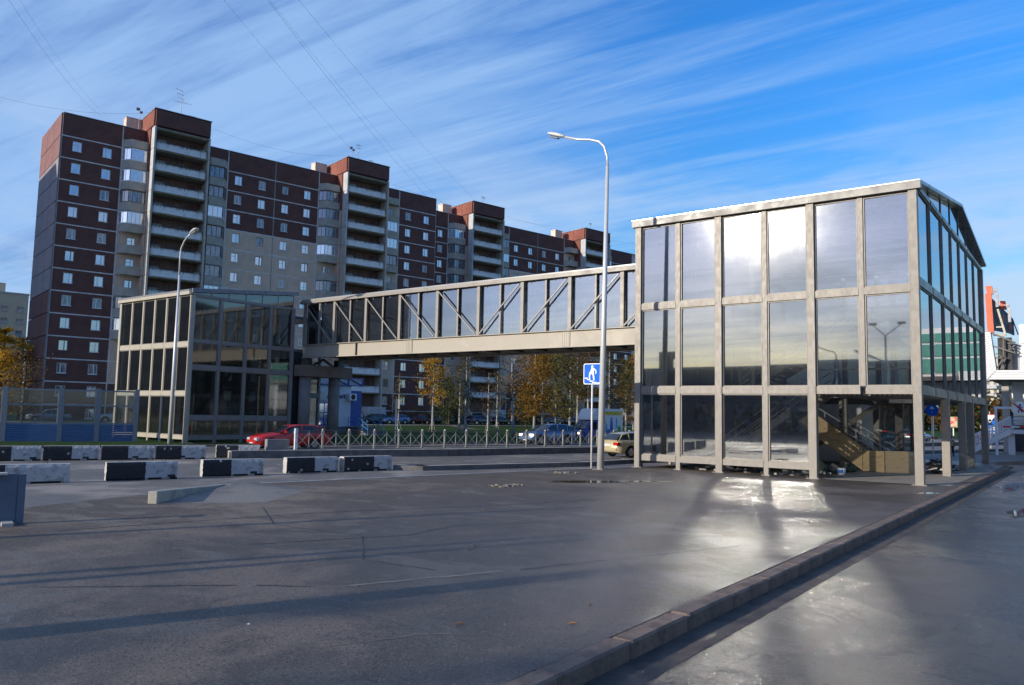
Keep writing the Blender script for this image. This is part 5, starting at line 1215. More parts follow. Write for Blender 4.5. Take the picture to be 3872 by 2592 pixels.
# the shopping centre: canopy with corrugated edge, sign frame, stairs
ML = root('shopping_centre', (0, 0, 0), 0, 'white shopping centre at the right edge with a corrugated canopy and a projecting upper floor', 'shopping centre')
CLAD = surf('white_cladding', (.66, .66, .66), .4, .1, .06, 1.5); CLG = surf('grey_cladding', (.30, .31, .33), .5, .1, .1, 1.5)
def mpt(x, y, Y=79.0): return px_point((3650+x/3.92)*2342/3872, (1050+y/3.92)*1568/2592, Y=Y)
# corrugated slanting edge: strips between two slanted lines
tl, tr, bl, br = mpt(230, 815), mpt(370, 810), mpt(320, 1515), mpt(460, 1372)
n = 18
for i in range(n):
    f0, f1 = i/n, (i+.86)/n
    a = tl.lerp(bl, f0); b = tr.lerp(br, f0); c = tr.lerp(br, f1); d = tl.lerp(bl, f1)
    MB().ext([a, d, c, b], (0, 1.2, 0)).build('corrugated_strip', CLAD, ML)
lb_, rb_ = mpt(330, 1515), mpt(1500, 1515); lt_ = mpt(460, 1375); rt_ = mpt(1500, 1370)
for i in range(4):
    f0, f1 = i/4, (i+.88)/4
    MB().ext([lt_.lerp(lb_, f0), lt_.lerp(lb_, f1), rt_.lerp(rb_, f1), rt_.lerp(rb_, f0)], (0, 1.0, 0)).build('corrugated_strip', CLAD, ML)
zb = lb_.z; zt = lt_.z
MB().box(lb_.x+.1, 14, 79.2, 92, zb-.02, zb+.35).build('canopy_soffit', surf('soffit_dark', (.09, .08, .08), .8), ML)
wl = mpt(800, 1370).x; MB().box(wl, 14, 80.2, 96, zb+.4, mpt(780, 850).z).build('upper_wall', CLAD, ML)
for i in range(5): MB().box(wl+.02, 14, 80.10, 80.19, zb+.6+i*.85, zb+.6+i*.85+.80).build('wall_panel', CLAD, ML)
MB().box(mpt(620, 0).x, wl-.02, 80.6, 90, zb+.4, mpt(740, 960).z).build('plant_room', CLG, ML)
tr_ = MB(); A_ = mpt(370, 815); B_ = mpt(740, 965)
tr_.bar((A_.x, 79.3, A_.z), (B_.x, 79.3, B_.z), .14, .14); tr_.bar((A_.x+.2, 79.3, A_.z-1.2), (B_.x, 79.3, B_.z-.9), .12, .12)
for x0, z0, x1, z1 in ((450, 1360, 560, 1190), (560, 1190, 450, 1120), (560, 870, 560, 1370), (520, 1360, 600, 1180), (620, 970, 730, 970), (640, 1000, 730, 1070), (730, 1000, 640, 1070), (440, 1190, 620, 1190)):
    a, b = mpt(x0, z0), mpt(x1, z1); tr_.bar((a.x, 79.3, a.z), (b.x, 79.3, b.z), .10, .10)
tr_.build('canopy_truss', DKSTEEL, ML)
MB().box(mpt(430, 0).x, mpt(640, 0).x, 79.8, 80.2, mpt(0, 1370).z, mpt(0, 900).z).build('recess_shade', BLACKP, ML)  # solid black box painted in for the shade of a recess
# ground floor wall and columns below the canopy
cx = px_point(2293, 950, Y=81).x; MB().box(cx, cx+.55, 80.8, 81.3, 0, zb).build('column', surf('mall_beige', (.36, .33, .29), .7), ML)
wx_ = px_point(2316, 950, Y=83).x; MB().box(wx_, 18, 83, 84, 2.3, zb).build('lower_wall', CLAD, ML)
MB().box(px_point(2240, 1000, Y=82).x+2.4, 18, 82, 82.6, -.2, 2.3).build('basement_wall', surf('basement_dark', (.045, .045, .05), .7), ML)
for i in range(4): MB().box(wx_, 18, 82.9, 82.98, 2.5+i*1.0, 3.45+i*1.0).build('wall_panel', CLAD, ML)
# orange rooftop sign seen from behind
OS = root('rooftop_sign', (0, 0, 0), 0, 'tall orange letters on a dark lattice above the white canopy, seen from the side', 'rooftop sign')
OR = surf('orange_panel', (.72, .10, .025), .45, 0, .08, 2)
def slabq(x0, y0, x1, y1, Y, d, mat, name, par, skew=0):
    a, b, c, e = mpt(x0, y0, Y), mpt(x1, y0, Y), mpt(x1+skew, y1, Y), mpt(x0+skew, y1, Y)
    return MB().ext([a, e, c, b], (0, d, 0)).build(name, mat, par)
slabq(290, 245, 385, 810, 80, .5, OR, 'letter_edge', OS, 38); slabq(300, 125, 392, 243, 80.6, .5, OR, 'letter_edge', OS, 18); slabq(505, 348, 590, 470, 83, .5, OR, 'letter_edge', OS, 20)
LT = surf('lattice', (.05, .055, .07), .6, .3)
lt = MB()
def lb2(x0, y0, Y0, x1, y1, Y1, w=.10): a, b = mpt(x0, y0, Y0), mpt(x1, y1, Y1); lt.bar(a, b, w, w)
lb2(400, 330, 80.5, 700, 620, 90); lb2(420, 720, 80.5, 720, 850, 90); lb2(700, 620, 90, 785, 850, 90); 
for i in range(7):
    f = i/6; lb2(400+300*f, 330+290*f, 80.5+9.5*f, 420+300*f, 720+130*f, 80.5+9.5*f, .12)
    if i < 6: g_1 = (i+1)/6; lb2(400+300*f, 330+290*f, 80.5+9.5*f, 420+300*g_1, 720+130*g_1, 80.5+9.5*g_1, .07)
lt.build('lattice', LT, OS)
bk = MB(); a, b, c, d = mpt(405, 350, 80.9), mpt(690, 630, 90), mpt(715, 840, 90), mpt(425, 790, 80.9); bk.ext([a, d, c, b], (.06, .02, 0)); bk.build('backing', surf('backing_dark', (.03, .03, .04), .7), OS)
slabq(535, 560, 560, 660, 83.8, .2, OR, 'letter_edge', OS, 12); slabq(645, 690, 670, 770, 87, .2, OR, 'letter_edge', OS, 10)
m = MB(); a, b = mpt(480, 470, 80), mpt(600, 860, 80); m.bar(a, b, .16, .16); a, b = mpt(465, 735, 80), mpt(560, 735, 80); m.bar(a, b, .12, .12); a, b = mpt(415, 850, 80), mpt(600, 850, 80); m.bar(a, b, .12, .2); m.build('strut', surf('cream_strut', (.5, .47, .36), .6), OS)
for x, y in ((445, 190), (630, 410)):
    m = MB(); a = mpt(x, y, 80.3); m.cbox((a.x+.1, a.y, a.z-.9), (.22, .2, 1.2)); m.tube([(a.x-.3, a.y, a.z), (a.x+.1, a.y, a.z)], .06, 6); m.cbox((a.x, a.y, a.z), (.25, .25, .3)); m.build('floodlight', surf('flood_grey', (.4, .4, .4), .5), OS)
# white outdoor stair with ladder-like railings, running down to the left
def spt(x, y, Y): return px_point((3650+x/5.225)*2342/3872, (1450+y/5.225)*1568/2592, Y=Y)
ST = root('outdoor_stair', (0, 0, 0), 0, 'white outdoor staircase with many thin white rails in front of the shopping centre', 'staircase')
SW = surf('stair_white', (.72, .72, .71), .4, .0, .05, 3)
YS = 73.0
A0, A1 = spt(85, 1370, YS), spt(900, 955, YS)
m = MB(); m.bar((A0.x, YS, A0.z), (A1.x, YS, A1.z), .10, .36); m.bar((A0.x, YS+2, A0.z), (A1.x, YS+2, A1.z), .10, .36); m.build('stringer', SW, ST)
trd = MB(); n = 16
for i in range(n): q = A0.lerp(A1, (i+.5)/n); trd.box(q.x-.12, q.x+.16, YS, YS+2, q.z+.08, q.z+.12)
trd.build('treads', SW, ST)
R0, R1 = spt(80, 1065, YS), spt(890, 655, YS)
for yy in (YS, YS+2):
    for i in range(8 if yy == YS else 1):
        f = i/7.5; a = R0.lerp(A0, f*.88); b = R1.lerp(A1, f*.88); MB().tube([(a.x, yy, a.z), (b.x, yy, b.z)], .042, 6).build('rail', SW, ST)
    for f in (0, .25, .5, .75, 1): a = R0.lerp(R1, f); b = A0.lerp(A1, f); MB().tube([(a.x, yy, a.z), (b.x, yy, b.z)], .04, 6).build('baluster', SW, ST)
e1 = spt(1400, 945, YS); MB().box(A1.x, 14, YS-.05, YS+2.1, A1.z-.15, A1.z+.15).build('landing', SW, ST)
for i in range(5):
    z = R1.z-i*.34+.0; MB().tube([(R1.x, YS, z), (14, YS, z)], .03, 6).build('rail', STEEL, ST)
for x in (A1.x+.0, A1.x+1.2): MB().box(x-.22, x+.22, YS+.3, YS+.7, -.2, A1.z-.16).build('stair_column', CLAD, ST)
# height bar gate with round sign
GT = root('height_gate', (0, 0, 0), 0, 'white height barrier frame carrying a round no pedestrians sign', 'height barrier')
YG = 71.4; a, b = spt(632, 1420, YG), spt(607, 500, YG); MB().box(a.x-.09, a.x+.09, YG-.09, YG+.09, -.2, b.z).build('post', SW, GT)
MB().box(b.x-.15, 8, YG-.08, YG+.08, b.z-.02, b.z+.16).build('crossbar', SW, GT)
cz = spt(1080, 495, YG-.2); n = 28
rs = root('sign', (cz.x, YG-.2, cz.z)); rs.name = 'round_sign'; rs.parent = GT
r1 = .58; MB().ext([(r1*math.cos(2*PI*i/n), 0, r1*math.sin(2*PI*i/n)) for i in range(n)], (0, -.03, 0)).build('rim', surf('sign_yellow', (.75, .68, .32), .5), rs)
MB().ext([(r1*.84*math.cos(2*PI*i/n), -.031, r1*.84*math.sin(2*PI*i/n)) for i in range(n)], (0, -.01, 0)).build('face', SWHITE, rs)
m = MB(); m.cbox((0, -.055, .27), (.12, .02, .12)); m.bar((0, -.05, .2), (.0, -.05, -.02), .02, .14); m.bar((0, -.05, 0), (-.13, -.05, -.32), .02, .07); m.bar((0, -.05, 0), (.14, -.05, -.32), .02, .07); m.bar((0, -.05, .17), (-.16, -.05, .02), .02, .05); m.bar((0, -.05, .17), (.17, -.05, .03), .02, .05); m.build('walker', BLACKP, rs)
MB().bar((-.40, -.07, .36), (.40, -.07, -.36), .02, .11).build('slash', surf('sign_red', (.6, .02, .02), .5), rs)
bm_ = MB(); a = spt(740, 858, 71.6)
for i in range(14): bm_.m = i % 2; bm_.box(a.x+i*.55, a.x+i*.55+.55, 71.5, 71.6, a.z-.06, a.z+.06)
bm_.build('barrier_arm', [TAPER, TAPE], GT)
# traffic signs
def disc_sign(x, y, z0, items, lab, ph, fac=0.0):
    t = root('traffic_sign', (x, y, z0), fac, lab, 'traffic sign'); MB().tube([(0, 0, 0), (0, 0, ph)], .045, 8).build('pole', POLE, t)
    for kind, z, r in items:
        if kind == 'blue':
            n = 20; d = MB().ext([(r*math.cos(2*PI*i/n), -.06, z+r*math.sin(2*PI*i/n)) for i in range(n)], (0, -.02, 0)).build('disc', BLUE, t)
            m = MB(); m.bar((0, -.083, z-r*.6), (0, -.083, z+r*.4), .004, r*.2); m.ext([(-r*.4, -.081, z+r*.2), (r*.4, -.081, z+r*.2), (0, -.081, z+r*.7)], (0, -.005, 0)); m.build('arrow', SWHITE, d)
        elif kind == 'tri':
            d = MB().ext([(-r, -.06, z+r*.6), (0, -.06, z-r*1.1), (r, -.06, z+r*.6)], (0, -.02, 0)).build('triangle', surf('sign_red', (.6, .02, .02), .5), t)
            MB().ext([(-r*.72, -.081, z+r*.45), (0, -.081, z-r*.75), (r*.72, -.081, z+r*.45)], (0, -.005, 0)).build('field', SWHITE, d)
        elif kind == 'dia':
            d = MB().ext([(-r, -.06, z), (0, -.06, z-r), (r, -.06, z), (0, -.06, z+r)], (0, -.02, 0)).build('diamond', SWHITE, t); q = r*.62; MB().ext([(-q, -.081, z), (0, -.081, z-q), (q, -.081, z), (0, -.081, z+q)], (0, -.005, 0)).build('field', surf('sign_amber', (.75, .36, .02), .5), d)
        elif kind == 'rect':
            d = MB().box(-r, r, -.08, -.06, z-r*.7, z+r*.7).build('plate', SWHITE, t); MB().box(-r*.85, r*.85, -.086, -.081, z-r*.55, z+r*.55).build('field', BLUE, d)
            for i in range(3): MB().box(-r*.7+i*r*.5, -r*.7+i*r*.5+r*.35, -.090, -.0865, z-r*.3, z+r*.3).build('symbol', SWHITE, d)
    return t
p1 = hp(-7.1, 46.47); disc_sign(p1[0], p1[1], -.1, [('blue', 3.05*K*.84, .42)], 'round blue arrow sign on a pale pole seen between the pavilion posts', 4.0*1.0)
p2 = hp(-8.61, 50.65); disc_sign(p2[0], p2[1], -.1, [('dia', 2.75, .45), ('blue', 2.1, .38), ('blue', 3.4, .42)], 'amber priority diamond between two blue discs, beside the front corner post', 4.2)
a = spt(507, 1250, 86.0); b = spt(507, 670, 86.0); c = spt(510, 778, 86.0); d = spt(530, 900, 86.0)
disc_sign(a.x, 86.0, 0, [('tri', b.z-.1, .62), ('blue', c.z, .52), ('rect', d.z, .62)], 'give way triangle above a blue arrow disc behind the white stair rails', b.z+.5)
# red advertising panels far off
for (x, y, w, h, lab) in ((1012, 480, 110, 145, 'small red advertising panel between the side posts, left one'), (1195, 480, 60, 160, 'narrow red and yellow advertising panel right of the other one')):
    a = px_point((3400+x/4.964)*2342/3872, (1500+y/4.964)*1568/2592, Y=150); s_ = .0102*150/2.2*.32
    t = root('billboard', (a.x, 150, 0), 0, lab, 'billboard'); wv, hv_ = w*.0113*1.0, h*.0113*1.0
    MB().box(-.08, .08, 0, .1, 0, a.z).build('pole', POLE, t); MB().box(-wv/2-.1, wv/2+.1, -.2, -.0, a.z-hv_/2-.1, a.z+hv_/2+.1).build('frame', surf('ad_green', (.05, .2, .05), .5), t)
    MB().box(-wv/2, wv/2, -.23, -.201, a.z-hv_/2, a.z+hv_/2).build('poster', surf('ad_red', (.62, .04, .03), .5, 0, .2, 1.2, c2=(.6, .45, .3), lo=.5, hi=.55), t)
# pale prefabricated cabin behind the open corner
wc0 = px_point((3000+250/2.687)*2342/3872, 930, Y=49.0); wc1 = px_point((3000+690/2.687)*2342/3872, 930, Y=49.0)
WC = root('site_cabin', (wc0.x, 49.0, 0), 0, 'pale panelled cabin seen through the open ground floor of the pavilion', 'cabin')
cw = wc1.x-wc0.x; MB().box(0, cw, 0, 3.0, 0, 3.4).build('wall', CLAD, WC)
for i in range(4): MB().box(.02, cw-.9, -.06, -.005, .05+i*.82, .05+i*.82+.78).build('wall_panel', CLAD, WC)
MB().box(cw-.8, cw-.15, -.06, -.005, .05, 2.2).build('door', CLG, WC)
# shopping centre behind the camera, seen only in the glass; low enough to leave the sun free
MB2 = root('shopping_centre', (0, 0, 0), 0, 'long dark shopping hall behind the viewpoint, seen mirrored in the pavilion glass', 'shopping centre')
DKW = surf('hall_wall', (.13, .13, .14), .7, 0, .2, .5)
MB().box(-150, 18, -78, -46, 0, 10.2).build('wall', DKW, MB2); MB().box(-150.2, 18.2, -78.2, -45.8, 10.2, 10.6).build('roof', CLG, MB2)
for i in range(24): MB().box(-146+i*6.8, -141+i*6.8, -46, -45.9, .5, 4.6).build('window', HG_D, MB2)
m = MB(); m.box(-70, -68.4, -60, -57.5, 10.6, 13.2); m.box(-70, -67, -60, -57.5, 13.2, 14.4); m.build('roof_cowl', DKW, MB2)
m = MB(); m.box(-29, -28.8, -46.4, -46.2, 10.6, 14.0)
for x in (-30.5, -26.8): m.bar((-28.9, -46.3, 14), (x, -46.3, 15.6), .12, .12); m.cbox((x, -46.3, 15.7), (1.0, .4, .3))
m.build('roof_mast', DKSTEEL, MB2)
HB2 = root('apartment_building', (-255, -78, 0), 0, 'tall dark block of flats far behind the viewpoint, mirrored in the west pavilion', 'apartment building')
MB().box(0, 88, 0, 15, 0, 35).build('wall', DKW, HB2); MB().box(-.2, 88.2, -.2, 15.2, 35, 35.5).build('roof', CLG, HB2)
GRN0 = surf('green_glazing', (.10, .30, .24), .15, 0, .3, .5); xg = px_point(2342, 900, Y=80).x+.6
for i in range(12):
    for z0, z1 in ((zb+.7, zb+2.0), (zb+2.2, zb+3.3), (zb+3.5, zb+4.3)): MB().box(xg+i*1.5, xg+i*1.5+1.4, 79.9, 80.08, z0, z1).build('window', GRN0, ML)
ER = root('shopping_centre', (0, 0, 0), 0, 'white and green glazed shopping centre wing mirrored in the pavilion side glass', 'shopping centre')
MB().box(16.5, 60, 2, 74, 0, 11.0).build('wall', CLAD, ER); MB().box(16.2, 60, 1.8, 74.2, 11.0, 11.4).build('roof', CLG, ER)
GRN = surf('green_glazing', (.10, .30, .24), .15, 0, .3, .5)
for i in range(18):
    for z0, z1 in ((3.6, 5.0), (5.3, 7.6), (7.9, 9.6)): MB().box(16.35, 16.5, 3+i*3.9, 6.5+i*3.9, z0, z1).build('window', GRN if z0 < 7 else HG, ER)
for i in range(4): MB().box(15.2, 16.3, 2, 74, 2.0+i*.4, 2.34+i*.4).build('corrugated_strip', CLAD, ER)
# overhead wires
WIRE = surf('wire', (.03, .03, .035), .6)
def wire(a, b, sag, lab, r=.022):
    r *= .38
    a, b = Vector(a), Vector(b); P_ = []
    for i in range(25): f = i/24; p = a.lerp(b, f); p.z -= sag*4*f*(1-f); P_.append(p)
    return tag(MB().tube(P_, r, 5).build('overhead_wire', WIRE), lab, 'wire')
def up(x, y, dist): return px_point(x, y, dist=dist)
wl_ = [((20, 0), 45, (262, 281), 116, 1.2, 'dark overhead wire dropping to the roof at the far left, lower of the pair', .016), ((45, 0), 50, (268, 281), 116, 1.0, 'thin overhead wire dropping to the roof at the far left, upper of the pair', .012),
 ((512, 0), 40, (1200, 610), 170, 5.5, 'overhead wire starting leftmost at the top edge and falling towards the second tower', .012),
 ((612, 0), 40, (1215, 604), 172, 4.6, 'thick pair-like overhead wire from the middle of the top edge, left strand', .016),
 ((616, 0), 41, (1290, 620), 176, 5.6, 'overhead wire from the middle of the top edge, right strand', .012),
 ((683, 0), 42, (1315, 596), 172, 4.2, 'rightmost overhead wire from the top edge down to the second tower', .014)]
for (a, da, b, db_, sg, lab, r) in wl_: wire(up(*a, da), up(*b, db_), sg, lab, r)
wire(up(-20, 217, 120), up(350, 258, 118), 1.0, 'long level wire running from the left picture edge to the first tower', .03); wire(up(490, 296, 122), up(800, 356, 146), 1.4, 'level wire slung from the first to the second tower', .03)
wire(up(893, 420, 150), up(1290, 520, 178), 1.5, 'level wire from the second tower towards the third', .03); wire(up(1160, 495, 168), up(1480, 560, 205), 1.0, 'level wire above the third and fourth towers', .03)
# grey sign backs in the verge
def verge_sign(x, y, z0, h, w, hh, lab):
    t = root('road_sign', (x, y, z0), rad(-20), lab, 'road sign'); MB().tube([(0, 0, 0), (0, 0, h)], .06, 8).build('pole', POLE, t); bevel(MB().box(-w/2, w/2, .06, .09, h-hh, h).build('plate', surf('plate_back', (.28, .29, .30), .5, .2), t), .01)
vx = hp(-31.94, 31.63); verge_sign(vx[0]-.2, vx[1]+.3, .0, 3.35, .95, .72, 'back of a grey rectangular road sign on a tall pole in front of the lawn')
q = px_point((1850+1750/3.485)*2342/3872, (1300+1170/3.485)*1568/2592, z=0.1); verge_sign(q.x, q.y, .05, 3.4, .95, 1.0, 'back of a grey square road sign beyond the golden car')
# ------------------------------------------------------------------ vehicles
def paint(name, c, rough=.25, metal=.2): return surf('car_'+name, c, rough, metal, .05, 2, spec=.6, coat=.8)
CG = NT('car_glass'); CG.pbr((.012, .014, .016), .04, 0, None, .9); CARGLASS = CG.m
CHROME = surf('chrome', (.6, .6, .6), .15, .9, .05, 5); HL = surf('headlight', (.72, .74, .75), .12, .3, .05, 5); TL = surf('tail_light', (.45, .02, .02), .2, 0, .1, 5); PLATE = surf('number_plate', (.7, .7, .68), .5); DKPL = surf('dark_trim', (.03, .03, .03), .6)
HLIT = NT('lit_headlight'); e_ = HLIT.n('ShaderNodeEmission'); e_.inputs[0].default_value = (1, .9, .72, 1); e_.inputs[1].default_value = 3.0; HLIT.l(e_.outputs[0], HLIT.out.inputs[0]); HLIT = HLIT.m
WHEELS = {}
def wheel_meshes(r, w):
    k = (r, w)
    if k not in WHEELS:
        n = 24; t = MB(); prof = [(r*.66, -w/2), (r*.93, -w/2), (r, -w*.36), (r, w*.36), (r*.93, w/2), (r*.66, w/2)]
        for (q, y) in prof:
            for i in range(n): a = 2*PI*i/n; t.v.append((q*math.cos(a), y, q*math.sin(a)))
        for j in range(len(prof)-1):
            for i in range(n): t.f.append((j*n+i, j*n+(i+1) % n, (j+1)*n+(i+1) % n, (j+1)*n+i)); t.mi.append(0)
        tm = t.mesh('tyre', RUBBER, True); m = MB(); m.tube([(0, -w*.3, 0), (0, -w*.42, 0)], [r*.64, r*.66], n)
        m.tube([(0, w*.3, 0), (0, w*.42, 0)], [r*.64, r*.66], n)
        for i in range(5): a = 2*PI*i/5; m.cbox((math.cos(a)*r*.36, -w*.45, math.sin(a)*r*.36), (r*.55, .03, r*.17), 0, 0, -a); m.cbox((math.cos(a)*r*.36, w*.45, math.sin(a)*r*.36), (r*.55, .03, r*.17), 0, 0, -a)
        WHEELS[k] = (tm, m.mesh('rim', CHROME))
    return WHEELS[k]
def interp(tab, x):
    if x <= tab[0][0]: return tab[0][1:]
    for a, b in zip(tab, tab[1:]):
        if x <= b[0]: f = (x-a[0])/(b[0]-a[0]); return tuple(p+(q-p)*f for p, q in zip(a[1:], b[1:]))
    return tab[-1][1:]
def car(loc, heading, body, mat, lab, grp=None, scale=1.0, lit=False, plate_rear=True):
    """heading: world angle of the car's nose; body = kind of outline"""
    K_ = dict(
      wagon=dict(L=4.6, W=1.78, deck=[(0, .62), (.10, .74), (.55, .88), (1.30, .97), (4.45, .98), (4.60, .80)], roof=[(1.25, .97), (2.05, 1.40), (2.5, 1.46), (3.6, 1.45), (4.15, 1.36), (4.52, .97)], lo=.24, wb=(.85, 3.55), r=.32),
      modern=dict(L=4.8, W=1.86, deck=[(0, .60), (.10, .78), (.5, .90), (1.2, 1.00), (4.6, 1.06), (4.80, .80)], roof=[(1.15, 1.0), (2.1, 1.44), (2.7, 1.51), (3.8, 1.48), (4.35, 1.36), (4.70, 1.04)], lo=.22, wb=(.92, 3.75), r=.34),
      suv=dict(L=4.7, W=1.88, deck=[(0, .72), (.10, .92), (.5, 1.05), (1.2, 1.12), (4.5, 1.16), (4.70, .9)], roof=[(1.10, 1.12), (1.9, 1.60), (2.5, 1.68), (3.8, 1.65), (4.3, 1.5), (4.62, 1.14)], lo=.32, wb=(.9, 3.6), r=.37),
      sedan=dict(L=4.3, W=1.68, deck=[(0, .60), (.06, .80), (.4, .86), (1.25, .92), (3.4, .94), (4.22, .92), (4.30, .7)], roof=[(1.22, .92), (1.75, 1.33), (2.1, 1.39), (2.9, 1.38), (3.2, 1.30), (3.62, .94)], lo=.24, wb=(.75, 3.25), r=.30),
    )[body]
    L_, W_ = K_['L'], K_['W']; t = root(lab[1], loc, heading, lab[0], lab[2], grp); t.scale = (scale,)*3
    # local: nose at -x ... flip so that nose points +x
    NXS = 44; m = MB(); rings = []
    for i in range(NXS+1):
        x = L_*i/NXS; top, = interp(K_['deck'], x); e = min(1, (x+.02)/.45, (L_-x+.02)/.35); e = max(e, .05); hw = W_/2*(.80+.20*math.sin(PI/2*e)); lo = K_['lo']+(.10*(1-min(1, x/.3)) if x < .3 else 0)+(.12*(1-min(1, (L_-x)/.3)) if L_-x < .3 else 0)
        arch = 0
        for wx_ in K_['wb']:
            d = abs(x-wx_); R = K_['r']*1.20
            if d < R: arch = max(arch, math.sqrt(R*R-d*d)+K_['r']*.95)
        b = max(lo, arch) if arch else lo; mid = max(.55, b+.03); sh = top-.10
        sh = max(sh, mid+.02)
        ring = [(-hw*.97, b), (-hw, mid), (-hw*.985, (mid+sh)/2+.03), (-hw*.95, sh), (-hw*.86, top), (-hw*.4, top+.025), (0, top+.03), (hw*.4, top+.025), (hw*.86, top), (hw*.95, sh), (hw*.985, (mid+sh)/2+.03), (hw, mid), (hw*.97, b)]
        rings.append([(L_/2-x, y, z) for y, z in ring])
    n = len(rings[0]); m.v = [p for r_ in rings for p in r_]
    for i in range(NXS):
        for j in range(n-1): m.f.append((i*n+j, (i+1)*n+j, (i+1)*n+j+1, i*n+j+1)); m.mi.append(0)
        m.f.append((i*n+n-1, (i+1)*n+n-1, (i+1)*n, i*n)); m.mi.append(1)
    m.f += [tuple(range(n)), tuple(NXS*n+j for j in reversed(range(n)))]; m.mi += [0, 0]
    bd = m.build('body', [mat, DKPL], t, True)
    rf = K_['roof']; x0, x1 = rf[0][0], rf[-1][0]; NR = 26; g = MB(); rings = []
    for i in range(NR+1):
        x = x0+(x1-x0)*i/NR; z, = interp(rf, x); zb, = interp(K_['deck'], x); zb -= .03; z = max(z, zb+.01); f = (z-zb)/(.52); hw = W_/2*.86; ht = hw*(1-.16*f)
        rings.append([(L_/2-x, -hw, zb), (L_/2-x, -ht, z-.05*min(1, f*2)), (L_/2-x, -ht*.86, z), (L_/2-x, 0, z+.02), (L_/2-x, ht*.86, z), (L_/2-x, ht, z-.05*min(1, f*2)), (L_/2-x, hw, zb)])
    n = 7; g.v = [p for r_ in rings for p in r_]
    xr0, xr1 = rf[1][0]+.12, rf[-2][0]+(.0 if body != 'sedan' else -.05)
    for i in range(NR):
        xm_ = x0+(x1-x0)*(i+.5)/NR
        for j in range(n-1):
            top = 1 <= j <= 4; isroof = top and xr0-.15 < xm_ < xr1
            g.f.append((i*n+j, (i+1)*n+j, (i+1)*n+j+1, i*n+j+1)); g.mi.append(1 if isroof else 0)
    g.build('cabin_glass', [CARGLASS, mat], t, True)
    pil = MB()
    for s_ in (-1, 1):
        for (xa, xb) in ((x0+.05, rf[1][0]+.1), ((x0+x1)/2-.15, (x0+x1)/2-.12), ((x0+x1)/2+.85, (x0+x1)/2+.88), (x1-.05, rf[-2][0]-.02)):
            za, = interp(rf, xb); zb = interp(K_['deck'], xa)[0]; f = (za-zb)/.52; ht = W_/2*.86*(1-.16*f); w = .07
            pil.bar((L_/2-xa, s_*W_/2*.865, zb-.02), (L_/2-xb, s_*(ht+.006), za-.04), w, .03)
    pil.build('pillars', mat, bd)
    tm, rm = wheel_meshes(K_['r'], .2)
    for wx_ in K_['wb']:
        for s_ in (-1, 1): w = put(tm, 'tyre', None); wr = root('wheel', (L_/2-wx_, s_*(W_/2-.12), K_['r'])); wr.parent = t; w.parent = wr; put(rm, 'rim', wr)
    for s_ in (-1, 1):
        zf = interp(K_['deck'], .12)[0]-.14; zr = interp(K_['deck'], L_-.1)[0]-.12
        h = MB(); h.rbox(-.06, .16, -.20, .20, -.09, .09, .03); h.build('headlight', HLIT if lit else HL, t, loc=(L_/2-.15, s_*W_/2*.68, zf))
        h = MB(); h.rbox(-.10, .20, -.22, .16, -.09, .10, .03); h.build('tail_light', TL, t, loc=(-L_/2+.05, s_*W_/2*.74, zr))
        h = MB(); h.rbox(-.08, .08, -.1, .1, 0, .13, .03); h.build('door_mirror', mat, t, loc=(L_/2-rf[0][0]-.45, s_*(W_/2+.04), interp(K_['deck'], 1.3)[0]+.02))
    MB().box(-.02, .02, -.26, .26, -.06, .06).build('number_plate', PLATE, t, loc=(-L_/2+.0, 0, zr-.08)); MB().box(-.02, .02, -.26, .26, -.06, .06).build('number_plate', PLATE, t, loc=(L_/2+.01, 0, .42))
    gr = MB(); gr.box(-.03, .03, -.36, .36, -.07, .07); gr.build('grille', DKPL, t, loc=(L_/2-.03, 0, zf-.02))
    bm = MB(); bm.rbox(-.06, .06, -W_*.42, W_*.42, -.07, .07, .02); bm.build('bumper', DKPL if body == 'sedan' else mat, t, loc=(-L_/2+.02, 0, .5)); bm = MB(); bm.rbox(-.06, .06, -W_*.42, W_*.42, -.07, .07, .02); bm.build('bumper', DKPL if body == 'sedan' else mat, t, loc=(L_/2-.0, 0, .5))
    hs = MB()
    for s_ in (-1, 1):
        for xd in (.85, 1.85): hs.rbox(L_/2-x0-xd-.1, L_/2-x0-xd+.08, s_*(W_/2)-.02, s_*(W_/2)+.02, .80, .84, .008)
    hs.build('door_handles', mat, bd); ln = MB()
    for s_ in (-1, 1):
        for xd in (.2, 1.35, 2.3): ln.box(L_/2-x0-xd, L_/2-x0-xd+.012, s_*(W_/2+.002)-.004, s_*(W_/2+.002)+.004, .45, .9)
    ln.build('door_seams', DKPL, bd)
    return t
HD = math.atan2(RD.y, RD.x)      # heading of traffic running away from us
RED = paint('red', (.50, .010, .006), .35, 0); GOLD = paint('gold', (.56, .47, .27), .35, .25); SBLUE = paint('steel_blue', (.13, .20, .34), .3, .4)
a, b = Vector((*hp(-30.75, 21.8), 0)), Vector((*hp(-29.35, 25.0), 0)); c = (a+b)/2
car((c.x-.75, c.y+.1, 0), HD+PI, 'wagon', RED, ('bright red estate car passing behind the first posts of the median fence', 'estate_car', 'car'), scale=1.03)
g0 = Vector((*hp(-17.85, 31.0), 0)); car((g0.x+.95, g0.y+2.15, 0), HD-rad(4), 'modern', GOLD, ('pale gold estate car seen from behind at the left foot of the glass pavilion', 'estate_car', 'car'), scale=1.0)
b0 = Vector((*hp(-27.55, 38.6), 0)); car((b0.x+.3, b0.y+2.2, 0), HD+PI, 'suv', SBLUE, ('steel blue off-roader with lit headlights driving towards the viewer beyond the fence', 'off_roader', 'car'), lit=True)
wc = Vector((*hp(-13.2, 74.9), 0)); car((wc.x, wc.y+2.2, 0), HD, 'sedan', paint('silver', (.45, .45, .46), .3, .4), ('small silver saloon driving away, seen under the pavilion', 'saloon_car', 'car'), scale=1.12)
